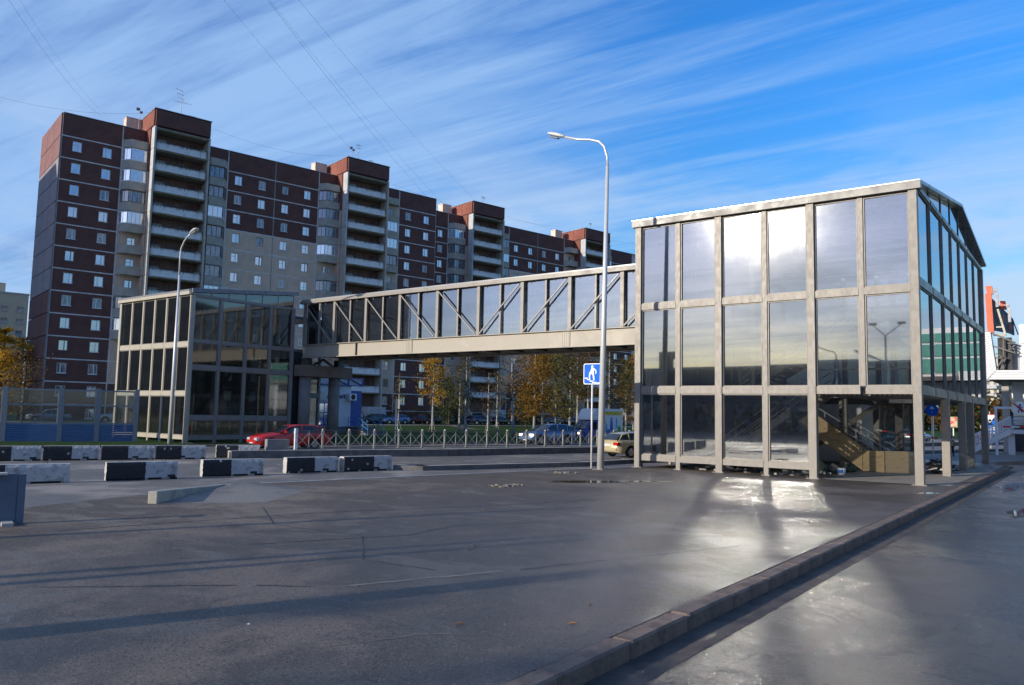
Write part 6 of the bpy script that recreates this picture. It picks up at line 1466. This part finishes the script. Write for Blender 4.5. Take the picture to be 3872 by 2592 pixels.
dc = Vector((*hp(-20.4, 52.5), 0)); car((dc.x+1.2, dc.y+2.0, 0), HD, 'sedan', paint('navy', (.04, .07, .16)), ('dark blue saloon just ahead of the golden car', 'saloon_car', 'car'), scale=1.1)
# parked in front of the flats
def pk(s, t, mat, body, lab, sgn, kind='saloon_car', sc=1.0):
    p = facade_pt(s, t); hd = math.atan2(math.cos(TH), math.sin(TH)); car((p.x, p.y, .47), hd+(PI if sgn < 0 else 0)+R_.uniform(-.08, .08), body, mat, (lab, kind, 'car'), 'cars parked in front of the flats', sc)
q1 = facade_pt(0, 0)
def cam_to_st(P_, z=.47):
    d = P_-Vector((FP0.x, FP0.y, P_.z)); return (d.x*math.sin(TH)+d.y*math.cos(TH), d.x*math.cos(TH)-d.y*math.sin(TH))
def parked(xz, yz, reg, zoom, *args, **kw):
    p = px_point((reg[0]+xz/zoom)*2342/3872, (reg[1]+yz/zoom)*1568/2592, z=.47); s, t = cam_to_st(p); t = max(t, 5.4); pk(s, t, *args, **kw)
C2r = (1400, 1400)
def at_t(xz, t, reg, zoom):
    """distance along the facade seen at this column for a car line t metres in front of it"""
    d = px_point((reg[0]+xz/zoom)*2342/3872, 900*1568/1568, X=-60)-Vector((0, 0, 2.5)); o = Vector((FP0.x, FP0.y, 0)); n = Vector((math.cos(TH), -math.sin(TH), 0)); k = (o.dot(n)+t)/d.dot(n)
    p = d*k; return (p-o).dot(Vector((math.sin(TH), math.cos(TH), 0)))
pk(at_t(430, 8, C2r, 4.48), 8, paint('sky_blue', (.16, .27, .52), .3, .3), 'modern', 'light blue saloon parked left of the two old saloons', -1, 'saloon_car', .95)
pk(at_t(830, 8, C2r, 4.48), 8, paint('maroon', (.07, .012, .015)), 'sedan', 'old maroon saloon parked below the orange bush', -1)
pk(at_t(1160, 7.4, C2r, 4.48), 7.4, paint('dark_teal', (.02, .035, .045)), 'sedan', 'old blackish green saloon parked right of the maroon one', -1)
pk(at_t(1850, 8, C2r, 4.48), 8, paint('blue_black', (.03, .045, .08)), 'suv', 'dark blue off-roader seen from behind below the second tower porch', 1, 'off_roader', .95)
pk(at_t(2200, 7, C2r, 4.48), 7, paint('wine', (.05, .015, .018)), 'sedan', 'dark wine red saloon just right of the dark off-roader', 1)
C3r = (1850, 1300)
pk(at_t(820, 5, C3r, 3.485), 5, paint('graphite', (.05, .05, .055)), 'modern', 'dark grey car between the birch trunks below the flats', -1)
pk(at_t(1080, 5, C3r, 3.485), 5, paint('brown_red', (.08, .02, .02)), 'sedan', 'dark brownish red car left of the van top', 1); pk(at_t(1700, 5, C3r, 3.485), 5, paint('bottle', (.02, .04, .03)), 'modern', 'dark green car behind the grey sign back', 1)
C4r = (0, 1000)
pk(at_t(430, 9, C4r, 2.24), 9, paint('grey_silver', (.25, .26, .27), .3, .4), 'sedan', 'silver grey saloon seen through the noise barrier glass', -1); pk(at_t(1010, 12, C4r, 2.24), 12, paint('pearl', (.5, .5, .52), .3, .3), 'modern', 'white estate car seen through the last noise barrier pane', -1, 'estate_car')
pk(at_t(60, 7, C2r, 4.48), 7, paint('dark_green', (.03, .07, .05)), 'modern', 'dark green estate car behind the kiosk steps', -1, 'estate_car')

# delivery van with box body
def van():
    p = Vector((*hp(-28.55, 46.0), 0)); t = root('box_van', (p.x, p.y+2.5, 0), HD+PI, 'blue delivery van with white box body, roof spoiler and bottle poster on its side', 'van')
    VB = paint('van_blue', (.02, .06, .32), .3, 0); VW = surf('van_white', (.74, .72, .66), .5, 0, .05, 2)
    m = MB(); L0, L1, W_ = 2.6, .3, .98
    pr = [(L0, .42), (L0+.02, .75), (L0-.12, .98), (L0-.75, 1.12), (L0-1.35, 1.92), (L1, 1.98), (L1, .42)]
    m.ext([(x, -W_, z) for x, z in pr], (0, 2*W_, 0)); bevel(m.build('cab', VB, t), .06, 3)
    m = MB(); m.ext([(L0-.74, -W_+.14, 1.17), (L0-.74, W_-.14, 1.17), (L0-1.30, W_-.22, 1.86), (L0-1.30, -W_+.22, 1.86)], (.03, 0, .02)); m.build('windscreen', CARGLASS, t)
    for s_ in (-1, 1):
        MB().ext([(L0-1.0, s_*(W_+.005), 1.18), (L0-1.9, s_*(W_+.005), 1.18), (L0-1.9, s_*(W_+.005), 1.80), (L0-1.45, s_*(W_+.005), 1.80)], (0, s_*.01, 0)).build('side_window', CARGLASS, t)
        MB().rbox(L0-.03, L0+.05, s_*.74-.17, s_*.74+.17, .72, .90, .02).build('headlight', HLIT if s_ > 0 else HL, t); MB().rbox(L0-1.15, L0-1.0, s_*(W_+.12)-.09, s_*(W_+.12)+.09, 1.2, 1.5, .03).build('door_mirror', DKPL, t)
    MB().rbox(L0-.02, L0+.08, -.9, .9, .36, .56, .03).build('bumper', DKPL, t); MB().box(L0+.02, L0+.045, -.45, .45, .70, .86).build('grille', DKPL, t)
    bevel(MB().box(-2.5, L1-.02, -1.08, 1.08, .75, 3.05).build('box_body', VW, t), .03)
    sp = MB(); sp.ext([(L1+.02, -1.0, 2.0), (L1+1.0, -1.0, 2.0), (L1+.95, -1.0, 2.25), (L1+.5, -1.0, 3.0), (L1+.02, -1.0, 3.05)], (0, 2.0, 0)); bevel(sp.build('roof_spoiler', VW, t), .05, 3)
    text_mesh('ГАРАНТ', .24, NAV, 'lettering', .008, t, (L1+.60, 0, 2.78), (rad(50), 0, PI/2))
    tm, rm = wheel_meshes(.34, .2)
    for x in (1.75, -1.9):
        for s_ in (-1, 1): wr = root('wheel', (x, s_*.86, .34)); wr.parent = t; put(tm, 'tyre', wr); put(rm, 'rim', wr)
    MB().box(-2.4, L1-.15, 1.083, 1.09, 2.48, 2.80).build('poster_band', surf('poster_yellow', (.72, .50, .03), .5), t)
    cc = {'poster_blue': (.04, .17, .55), 'poster_cyan': (.12, .38, .6), 'poster_green': (.12, .35, .08), 'poster_orange': (.6, .2, .02)}
    for x, z, sx, sz, mt in ((-1.1, 1.0, .42, 1.35, 'poster_blue'), (-1.75, 1.3, .22, 1.0, 'poster_cyan'), (-.45, .95, .30, .8, 'poster_cyan'), (-2.1, .85, .5, .7, 'poster_green'), (-.2, 1.7, .3, .3, 'poster_orange'), (-.7, .85, .5, .35, 'poster_blue')):
        MB().ext([(x-sx/2, 1.083, z), (x+sx/2, 1.083, z), (x+sx/2*.8, 1.083, z+sz*.6), (x+sx/6, 1.083, z+sz*.95), (x-sx/6, 1.083, z+sz*.95), (x-sx/2*.8, 1.083, z+sz*.6)], (0, .004+.002*abs(x), 0)).build('printed_shape', surf(mt, cc[mt], .5), t)
    return t
van()
# traffic far down the avenue
for (u, v, mt, lab) in ((-19.5, 92, (.05, .05, .06), 'distant dark car with red tail lights under the pavilion'), (-6, 120, (.5, .5, .5), 'distant pale car far down the avenue'), (-12, 125, (.3, .02, .02), 'distant red car far down the avenue'), (-1, 118, (.4, .42, .45), 'distant silver car near the far fence')):
    car((u, v, 0), HD, 'sedan', paint('far%d' % v, mt), (lab, 'saloon_car', 'car'))
# ------------------------------------------------------------------ trees and shrubs
def leafmat(name, a, b, c):
    g = NT(name); gi = g.n('ShaderNodeNewGeometry'); v = g.coord(); n = g.noise(v, 1.1, 3); isl = gi.outputs['Random Per Island']
    col = g.mix(g.ramp(n, .38, .64), a, b); col = g.mix(g.ramp(isl, .2, 1.0, 0, .75), col, c)
    p = g.n('ShaderNodeBsdfPrincipled'); g.l(col, p.inputs['Base Color']); p.inputs['Roughness'].default_value = .65; p.inputs['Specular IOR Level'].default_value = .25
    tr = g.n('ShaderNodeBsdfTranslucent'); g.l(col, tr.inputs[0]); m = g.n('ShaderNodeMixShader'); m.inputs[0].default_value = .35; g.l(p.outputs[0], m.inputs[1]); g.l(tr.outputs[0], m.inputs[2]); g.l(m.outputs[0], g.out.inputs[0]); return g.m
LG = leafmat('golden_leaves', (.34, .17, .016), (.22, .11, .016), (.12, .09, .02)); LO = leafmat('olive_leaves', (.085, .085, .02), (.06, .065, .018), (.17, .12, .025)); LY = leafmat('bright_yellow_leaves', (.58, .32, .02), (.42, .21, .016), (.24, .16, .03)); LGN = leafmat('dark_green_leaves', (.035, .06, .018), (.025, .042, .014), (.08, .08, .02)); LR = leafmat('rust_leaves', (.17, .075, .018), (.11, .055, .018), (.08, .055, .018))
def bark():
    g = NT('birch_bark'); n = g.noise(g.coord((1, 1, 5)), 5, 4, .6); g.pbr(g.mix(g.ramp(n, .52, .62), (.36, .35, .32), (.05, .045, .04)), .85); return g.m
BIRCH = bark(); TWIG = surf('twig_bark', (.085, .065, .05), .9, 0, .3, 5)
def tree(loc, h, spread, leaf, lab, seed, nl=1500, lean=0.0, cat='tree', low=.28, lsz=.16, name='birch_tree', grp=None, stakes=False, bare=.0, r0=None):
    r = random.Random(seed); t = root(name, loc, r.uniform(0, 6), lab, cat, grp); tk = MB(); r0 = r0 or h*.013+.02; P_ = []
    for i in range(8): f = i/7; P_.append((lean*f*h*.12+r.uniform(-.04, .04)*h*.1*f, r.uniform(-.04, .04)*h*.1*f, h*.93*f))
    tk.tube(P_, [r0*(1-.85*i/7) for i in range(8)], 8); tk.m = 1; tips = []
    nb = int(16+h*1.6)
    for i in range(nb):
        f = low+(1-low)*(i+r.random())/nb*.97; k = min(6.99, f*7); a, b = Vector(P_[int(k)]), Vector(P_[min(7, int(k)+1)]); o = a.lerp(b, k-int(k)); w = r.uniform(0, 2*PI)
        env = spread*(math.sin(PI*min(1, (f-low)/(1.02-low)*.80+.20)))**.8*r.uniform(.65, 1.1); up_ = r.uniform(.35, 1.0)
        q = [o]; d = Vector((math.cos(w), math.sin(w), up_)).normalized(); p = o.copy(); n = 4
        for s in range(n):
            p = p+d*env/n; d = (d+Vector((r.uniform(-.3, .3), r.uniform(-.3, .3), r.uniform(-.35, .12)))).normalized(); q.append(p.copy()); tips.append((p.copy(), env*.32))
            if r.random() < .7:
                e = p+Vector((r.uniform(-1, 1), r.uniform(-1, 1), r.uniform(-.6, .5))).normalized()*env*.35; tk.tube([p, e], [r0*.10, r0*.03], 4, False); tips.append((e, env*.25))
        tk.tube(q, [r0*.28*(1-.75*s/n) for s in range(n+1)], 5, False)
    tk.build('trunk', [BIRCH if name == 'birch_tree' else TWIG, TWIG], t, True)
    c = MB(); nl = int(nl*1.55); lsz *= 1.1; cl = [tp for tp in tips if r.random() > bare]
    for i in range(nl):
        tp, rad_ = r.choice(cl); p = tp+Vector((r.gauss(0, 1), r.gauss(0, 1), r.gauss(0, .8)-.25))*rad_*.55; s = lsz*r.uniform(.5, 1.25)
        u = Vector((r.gauss(0, 1), r.gauss(0, 1), r.gauss(0, 1))).normalized(); v = u.cross(Vector((r.gauss(0, 1), r.gauss(0, 1), r.gauss(0, 1)))).normalized()
        c.quad(p-u*s*.5, p-v*s*.33, p+u*s*.5, p+v*s*.33)
    if nl: c.build('crown', leaf, t)
    if stakes:
        m = MB()
        for a in (0, 2.1, 4.2): m.tube([(.45*math.cos(a), .45*math.sin(a), 0), (.05*math.cos(a), .05*math.sin(a), 1.35)], .028, 5)
        m.build('stake', surf('stake_wood', (.30, .27, .22), .8), t)
    return t
C3f = lambda x, y, z=.3: px_point((1850+x/3.485)*2342/3872, (1300+y/3.485)*1568/2592, z=z)
def T(x, y, h, sp, leaf, lab, seed, z=.3, **kw): p = C3f(x, y, z); return tree((p.x, p.y, z-.1), h, sp, leaf, lab, seed, **kw)
BT = 'birches and maples between the road and the flats'
T(310, 1215, 11.5, 2.6, LR, 'thin rusty birch with a white leaning trunk in front of the beige flats', 11, nl=1100, bare=.35, lean=.5, grp=BT, lsz=.15)
T(590, 1125, 13.8, 4.3, LG, 'broad golden orange birch in the middle of the gap under the bridge', 12, nl=6500, low=.13, grp=BT, lsz=.24)
T(700, 1118, 16.0, 2.6, LY, 'tall birch behind the broad one, its bright yellow top touching the bridge', 13, nl=3000, low=.5, grp=BT, lsz=.22)
T(875, 1118, 12.5, 3.0, LO, 'olive green birch right of the golden one', 14, nl=2600, grp=BT, low=.15, lsz=.22)
T(1060, 1150, 13.5, 3.4, LO, 'dark olive tree left of the blue sign', 15, nl=3200, grp=BT, low=.12, lsz=.24)
T(1160, 1105, 17.0, 3.4, LR, 'tall thin birch with two pale stems behind the blue sign', 16, nl=1700, bare=.3, grp=BT, lean=.35, lsz=.22)
T(1300, 1110, 16.0, 3.8, LR, 'rust coloured birch half hidden by the blue sign', 17, nl=2600, grp=BT, lsz=.24)
T(1580, 1140, 14.0, 2.6, LO, 'slim pale stemmed birch right of the lamp post', 18, nl=1500, bare=.3, grp=BT, lsz=.2)
T(1800, 1160, 10.5, 2.4, LO, 'brownish birch behind the grey sign back', 19, nl=1600, bare=.2, grp=BT, lsz=.2)
T(1900, 1150, 12.0, 2.8, LG, 'orange birch beside the left edge of the pavilion', 20, nl=2600, low=.12, grp=BT, lsz=.22)
T(480, 1118, 7.5, 2.6, LGN, 'low dark green tree left of the golden birch', 21, nl=1800, low=.1, grp=BT, name='small_tree', lsz=.22)
C2f = lambda x, y, z=.3: px_point((1400+x/4.48)*2342/3872, (1400+y/4.48)*1568/2592, z=z)
def T2(x, y, h, sp, leaf, lab, seed, z=.3, **kw): p = C2f(x, y, z); return tree((p.x, p.y, z-.1), h, sp, leaf, lab, seed, **kw)
T2(1050, 1050, 9.2, 2.3, LY, 'young yellow leaved tree with two stems in front of the two old saloons', 31, nl=2100, stakes=True, grp=BT, lsz=.15, low=.35)
T2(470, 1040, 6.8, 1.1, LO, 'nearly bare staked sapling just right of the grey sign back on its pole', 32, nl=160, stakes=True, grp=BT)
T2(1505, 1075, 7.6, 1.7, LO, 'staked sapling with thin grey green leaves, left one of the pair before the tower', 33, nl=650, stakes=True, grp=BT, bare=.2, lsz=.13)
T2(1605, 1110, 8.4, 1.8, LO, 'staked sapling, right one of the pair before the tower', 34, nl=700, stakes=True, grp=BT, bare=.2, lsz=.13)
T2(1990, 1070, 7.0, 1.2, LR, 'thin staked sapling with few leaves before the white porch canopy', 35, nl=260, stakes=True, grp=BT)
T2(2140, 1090, 7.0, 1.3, LO, 'thin staked sapling right of the porch canopy', 36, nl=300, stakes=True, grp=BT)
T2(1330, 960, 8.0, 2.8, LGN, 'dense dark green shrub tree behind the yellow leaved one', 37, nl=2400, low=.08, grp=BT, name='small_tree', lsz=.22)
def bush(s, t_, w, h, leaf, lab, seed, n=900):
    r = random.Random(seed); p = facade_pt(s, t_); b = root('shrub', (p.x, p.y, .4), 0, lab, 'shrub', 'shrubs along the foot of the flats'); m = MB(); tw = MB()
    for i in range(n):
        a = r.uniform(0, 2*PI); q = math.sqrt(r.random()); z = h*(1-q*q*.7)*r.uniform(.15, 1.05); x, y = math.cos(a)*q*w*.5, math.sin(a)*q*w; c = Vector((x+r.gauss(0, .12), y+r.gauss(0, .12), z)); s_ = r.uniform(.10, .24)
        u = Vector((r.gauss(0, 1), r.gauss(0, 1), r.gauss(0, 1))).normalized(); v = u.cross(Vector((r.gauss(0, 1), r.gauss(0, 1), r.gauss(0, 1)))).normalized(); m.quad(c-u*s_*.5, c-v*s_*.4, c+u*s_*.5, c+v*s_*.4)
    for i in range(14): a = r.uniform(0, 2*PI); tw.tube([(math.cos(a)*.1, math.sin(a)*.1, 0), (math.cos(a)*w*.35, math.sin(a)*w*.7, h*r.uniform(.6, 1.1))], [.03, .008], 4, False)
    tw.build('stem', TWIG, b); m.build('foliage', leaf, b); b.rotation_euler = (0, 0, -TH)
for i, (s, w, h, lf_, lab) in enumerate(((22, 2.2, 1.9, LO, 'olive shrub at the left end behind the kiosk steps'), (48.5, 2.4, 2.3, LO, 'olive shrub below the first wall panels right of the second tower'), (52.5, 2.6, 3.0, LG, 'orange shrub behind the maroon saloon'), (56.5, 2.3, 2.6, LGN, 'green shrub behind the young yellow tree'), (60, 2.6, 2.6, LG, 'orange shrub behind the blackish green saloon'), (63.5, 2.6, 3.0, LGN, 'dark green shrub left of the tower porch'), (77, 3, 2.8, LGN, 'dark green shrub right of the tower porch'), (84, 3, 2.4, LO, 'olive shrub below the flats between the birches'), (90, 3.4, 2.8, LGN, 'dark shrub behind the blue van'))): bush(s, 3.2 if s < 57 else -2.6, w, h, lf_, lab, 50+i)
# golden trees at the left picture edge
for (x, y, dist, h, sp, lf_, nl, lab, sd_) in ((-5, 980, 100, 11.0, 2.9, LY, 5500, 'glowing yellow tree cut by the left picture edge', 61), (38, 985, 118, 11.5, 3.0, LG, 1800, 'thinner orange tree in front of the beige flats at the left edge', 62), (48, 985, 92, 8.0, 2.9, LR, 900, 'half bare bush-like tree beside the dark end wall', 63)):
    p = px_point(x, y, dist=dist); tree((p.x, p.y, .3), h, sp, lf_, lab, sd_, nl=nl, low=.12, lsz=.26 if nl > 2000 else .2, name='maple_tree', bare=.3 if nl < 1000 else 0)
# wood on the far side of the avenue, seen below the pavilion
wd = MB(); r = random.Random(5)
for i in range(260):
    f = r.random(); x = -62+f*150; y = 172+f*70+r.uniform(0, 34); h = r.uniform(6.2, 9.5); rr = r.uniform(1.8, 3.2); wd.m = r.choice([0, 0, 1, 1, 2, 3]); wd.tube([(x, y, -.3), (x+r.uniform(-.3, .3), y, h*.8)], [.2, .07], 5)
    for j in range(120):
        c = Vector((x+r.gauss(0, rr*.45), y+r.gauss(0, rr*.45), h*.58+r.gauss(0, h*.19))); s = r.uniform(.5, 1.1); u = Vector((r.gauss(0, 1), r.gauss(0, 1), r.gauss(0, 1))).normalized(); v = u.cross(Vector((r.gauss(0, 1), r.gauss(0, 1), r.gauss(0, 1)))).normalized(); wd.quad(c-u*s*.5, c-v*s*.4, c+u*s*.5, c+v*s*.4)
tag(wd.build('woodland', [LO, LR, LGN, LG]), 'brown autumn woodland along the far side of the avenue', 'woodland', kind='stuff')
wd = MB()
for i in range(110):
    f = r.random(); x = -210+f*130; y = 215+r.uniform(0, 60)+f*40; h = r.uniform(10, 15); rr = r.uniform(2.5, 4); wd.m = r.choice([0, 0, 1, 2])
    for j in range(60):
        c = Vector((x+r.gauss(0, rr*.5), y+r.gauss(0, rr*.5), h*.5+r.gauss(0, h*.22))); s = r.uniform(.5, 1.1); u = Vector((r.gauss(0, 1), r.gauss(0, 1), r.gauss(0, 1))).normalized(); v = u.cross(Vector((r.gauss(0, 1), r.gauss(0, 1), r.gauss(0, 1)))).normalized(); wd.quad(c-u*s*.5, c-v*s*.4, c+u*s*.5, c+v*s*.4)
tag(wd.build('woodland', [LO, LR, LGN]), 'dark tree line behind the far end of the flats', 'woodland', kind='stuff')
# pale fence along the far side
pf = root('pedestrian_fence', (-8, 118, 0), rad(12), 'long pale railing with upright bars on the far side of the avenue', 'fence')
m = MB(); m.box(0, 40, -.03, .03, 1.1, 1.18); m.box(0, 40, -.03, .03, .1, .18); m.build('rail', FM, pf)
bm_ = MB().box(-.07, .07, -.05, .05, 0, 1.3).mesh('fence_bar', FM)
for i in range(60): put(bm_, 'fence_bar', pf, (.3+i*.66, 0, 0))
for i, x in enumerate((-20, -3, 9)):
    street_lamp((x+2, 118+i*20, 0), 10.5, arm_pts(10.5, 2.2, .5, sgn=1), 0, ['distant street lamp at the end of the avenue behind the open corner', 'distant street lamp between the side posts', 'distant street lamp beside the white towers'][i], .12)

# ------------------------------------------------------------------ people
SKIN = surf('skin', (.42, .26, .18), .6); HAIR = surf('dark_hair', (.03, .02, .015), .7)
def cloth(n, c): return surf('cloth_'+n, c, .9, 0, .25, 6)
def person(loc, rz, h, pose, mats, lab, bag=None):
    """one continuous skinned figure; mats = (jacket, trousers, shoes)"""
    t = root('person', loc, rz, lab, 'person'); k = h/1.78
    J = dict(pelvis=(0, 0, .95), waist=(0, .01, 1.10), chest=(0, .0, 1.32), neck=(0, .01, 1.50), head=(0, .03, 1.66), top=(0, .03, 1.76),
             shl=(-.19, 0, 1.44), ell=(-.25, -.02, 1.16), wrl=(-.24, .10, .93), hal=(-.24, .14, .85), shr=(.19, 0, 1.44), elr=(.25, -.02, 1.16), wrr=(.24, .10, .93), har=(.24, .14, .85),
             hil=(-.10, 0, .90), knl=(-.11, .16, .52), anl=(-.11, .02, .10), tol=(-.12, .18, .04), hir=(.10, 0, .90), knr=(.11, -.04, .50), anr=(.11, -.26, .14), tor=(.12, -.14, .03))
    J.update(pose); names = list(J); idx = {n: i for i, n in enumerate(names)}
    E_ = [('pelvis', 'waist'), ('waist', 'chest'), ('chest', 'neck'), ('neck', 'head'), ('head', 'top'), ('chest', 'shl'), ('shl', 'ell'), ('ell', 'wrl'), ('wrl', 'hal'), ('chest', 'shr'), ('shr', 'elr'), ('elr', 'wrr'), ('wrr', 'har'), ('pelvis', 'hil'), ('hil', 'knl'), ('knl', 'anl'), ('anl', 'tol'), ('pelvis', 'hir'), ('hir', 'knr'), ('knr', 'anr'), ('anr', 'tor')]
    RD_ = dict(pelvis=.15, waist=.14, chest=.165, neck=.06, head=.105, top=.07, shl=.085, ell=.062, wrl=.045, hal=.04, shr=.085, elr=.062, wrr=.045, har=.04, hil=.11, knl=.075, anl=.055, tol=.045, hir=.11, knr=.075, anr=.055, tor=.045)
    me = bpy.data.meshes.new('body'); me.from_pydata([tuple(q*k for q in J[n]) for n in names], [(idx[a], idx[b]) for a, b in E_], []); o = put(me, 'body', t)
    sk = o.modifiers.new('skin', 'SKIN'); 
    lay = me.skin_vertices[0] if me.skin_vertices else None
    if lay is None:
        bpy.context.view_layer.objects.active = o; o.modifiers.remove(sk); sk = o.modifiers.new('skin', 'SKIN'); lay = me.skin_vertices[0]
    for n in names:
        q = RD_[n]*k; lay.data[idx[n]].radius = (q, q*(.78 if n in ('chest', 'waist', 'pelvis') else 1)); lay.data[idx[n]].use_root = n == 'pelvis'
    sb_ = o.modifiers.new('sub', 'SUBSURF'); sb_.levels = 2; sb_.render_levels = 2
    dg = bpy.context.evaluated_depsgraph_get(); nm = bpy.data.meshes.new_from_object(o.evaluated_get(dg)); o.modifiers.clear(); o.data = nm
    for m_ in (mats[0], mats[1], SKIN, mats[2], HAIR): nm.materials.append(m_)
    for p in nm.polygons:
        c = sum((nm.vertices[v].co for v in p.vertices), Vector())/len(p.vertices)/k; z = c.z; i = 0; p.use_smooth = True
        if z > 1.50+(J['neck'][2]-1.50): i = 4 if (z > J['head'][2]+.05 or c.y < J['head'][1]-.02) else 2
        elif z < .11: i = 3
        elif z < .93 and not (abs(c.x) > .19 and z > .80): i = 1
        if (c-Vector(J['hal'])).length < .07 or (c-Vector(J['har'])).length < .07: i = 2
        p.material_index = i
    fc = MB(); hx, hy, hz = (q*k for q in J['head'])
    fc.cbox((hx, hy+.105*k, hz-.01*k), (.03*k, .04*k, .05*k)); 
    for s in (-1, 1): fc.cbox((hx+s*.105*k, hy, hz), (.02*k, .04*k, .06*k))
    fc.m = 1
    for s in (-1, 1): fc.cbox((hx+s*.038*k, hy+.095*k, hz+.02*k), (.024*k, .02*k, .012*k))
    fc.cbox((hx, hy+.095*k, hz-.05*k), (.045*k, .02*k, .01*k)); fc.build('face_features', [SKIN, HAIR], o)
    fg_ = MB()
    for hn, wn_ in (('hal', 'wrl'), ('har', 'wrr')):
        hv_, wv = Vector(J[hn])*k, Vector(J[wn_])*k; d = (hv_-wv).normalized()
        for i in range(4): s0 = hv_+Vector((.0, (i-1.5)*.016, 0))*k; fg_.tube([s0, s0+d*(.055-.006*abs(i-1))*k, s0+d*.075*k+Vector((0, .012, 0))*k], [.009*k, .008*k, .006*k], 5)
        fg_.tube([hv_, hv_+d*.02*k+Vector((0, .04, 0))*k, hv_+d*.045*k+Vector((0, .045, 0))*k], [.010*k, .009*k, .007*k], 5)
    fg_.build('fingers', SKIN, o)
    if bag: bag(t, k)
    return t
def strap(t, k):
    MB().bar((-.16*k, -.13*k, 1.0*k), (.12*k, -.15*k, 1.46*k), .05, .02).build('shoulder_strap', cloth('black', (.02, .02, .02)), t)
    m = MB(); m.rbox(-.36*k, -.20*k, -.16*k, .14*k, .72*k, .98*k, .03); m.build('shoulder_bag', cloth('black', (.02, .02, .02)), t)
p = hp(-6.7, 49.71); person((p[0], p[1], -.15), rad(20), 1.66, {}, (cloth('tan', (.33, .28, .17)), cloth('black', (.02, .02, .022)), cloth('shoe', (.02, .02, .02))), 'person in a tan jacket and black trousers walking away with a shoulder bag', strap)
a = spt(930, 900, 74.2); person((a.x, 74.2, A1.z+.16), rad(95), 1.75, dict(head=(0, .12, 1.62), top=(0, .16, 1.70), neck=(0, .05, 1.48), chest=(0, .03, 1.32)), (cloth('dark', (.015, .015, .018)), cloth('jeans', (.20, .27, .36)), cloth('shoe', (.02, .02, .02))), 'person in a dark jacket and light jeans at the top of the white stairs')
q = px_point((2380+1180/1.508)*2342/3872, (780+930/1.508)*1568/2592, Y=38.2); person((q.x, 38.2, 3.82), rad(-80), 1.80, {}, (cloth('dark', (.015, .015, .018)), cloth('black', (.02, .02, .022)), cloth('shoe', (.02, .02, .02))), 'dark figure of a person standing behind the pavilion glass on the upper level')
MB().box(-10.2, -6, 37.2, 39.2, 3.7, 3.82).build('landing', SLAB, EP)
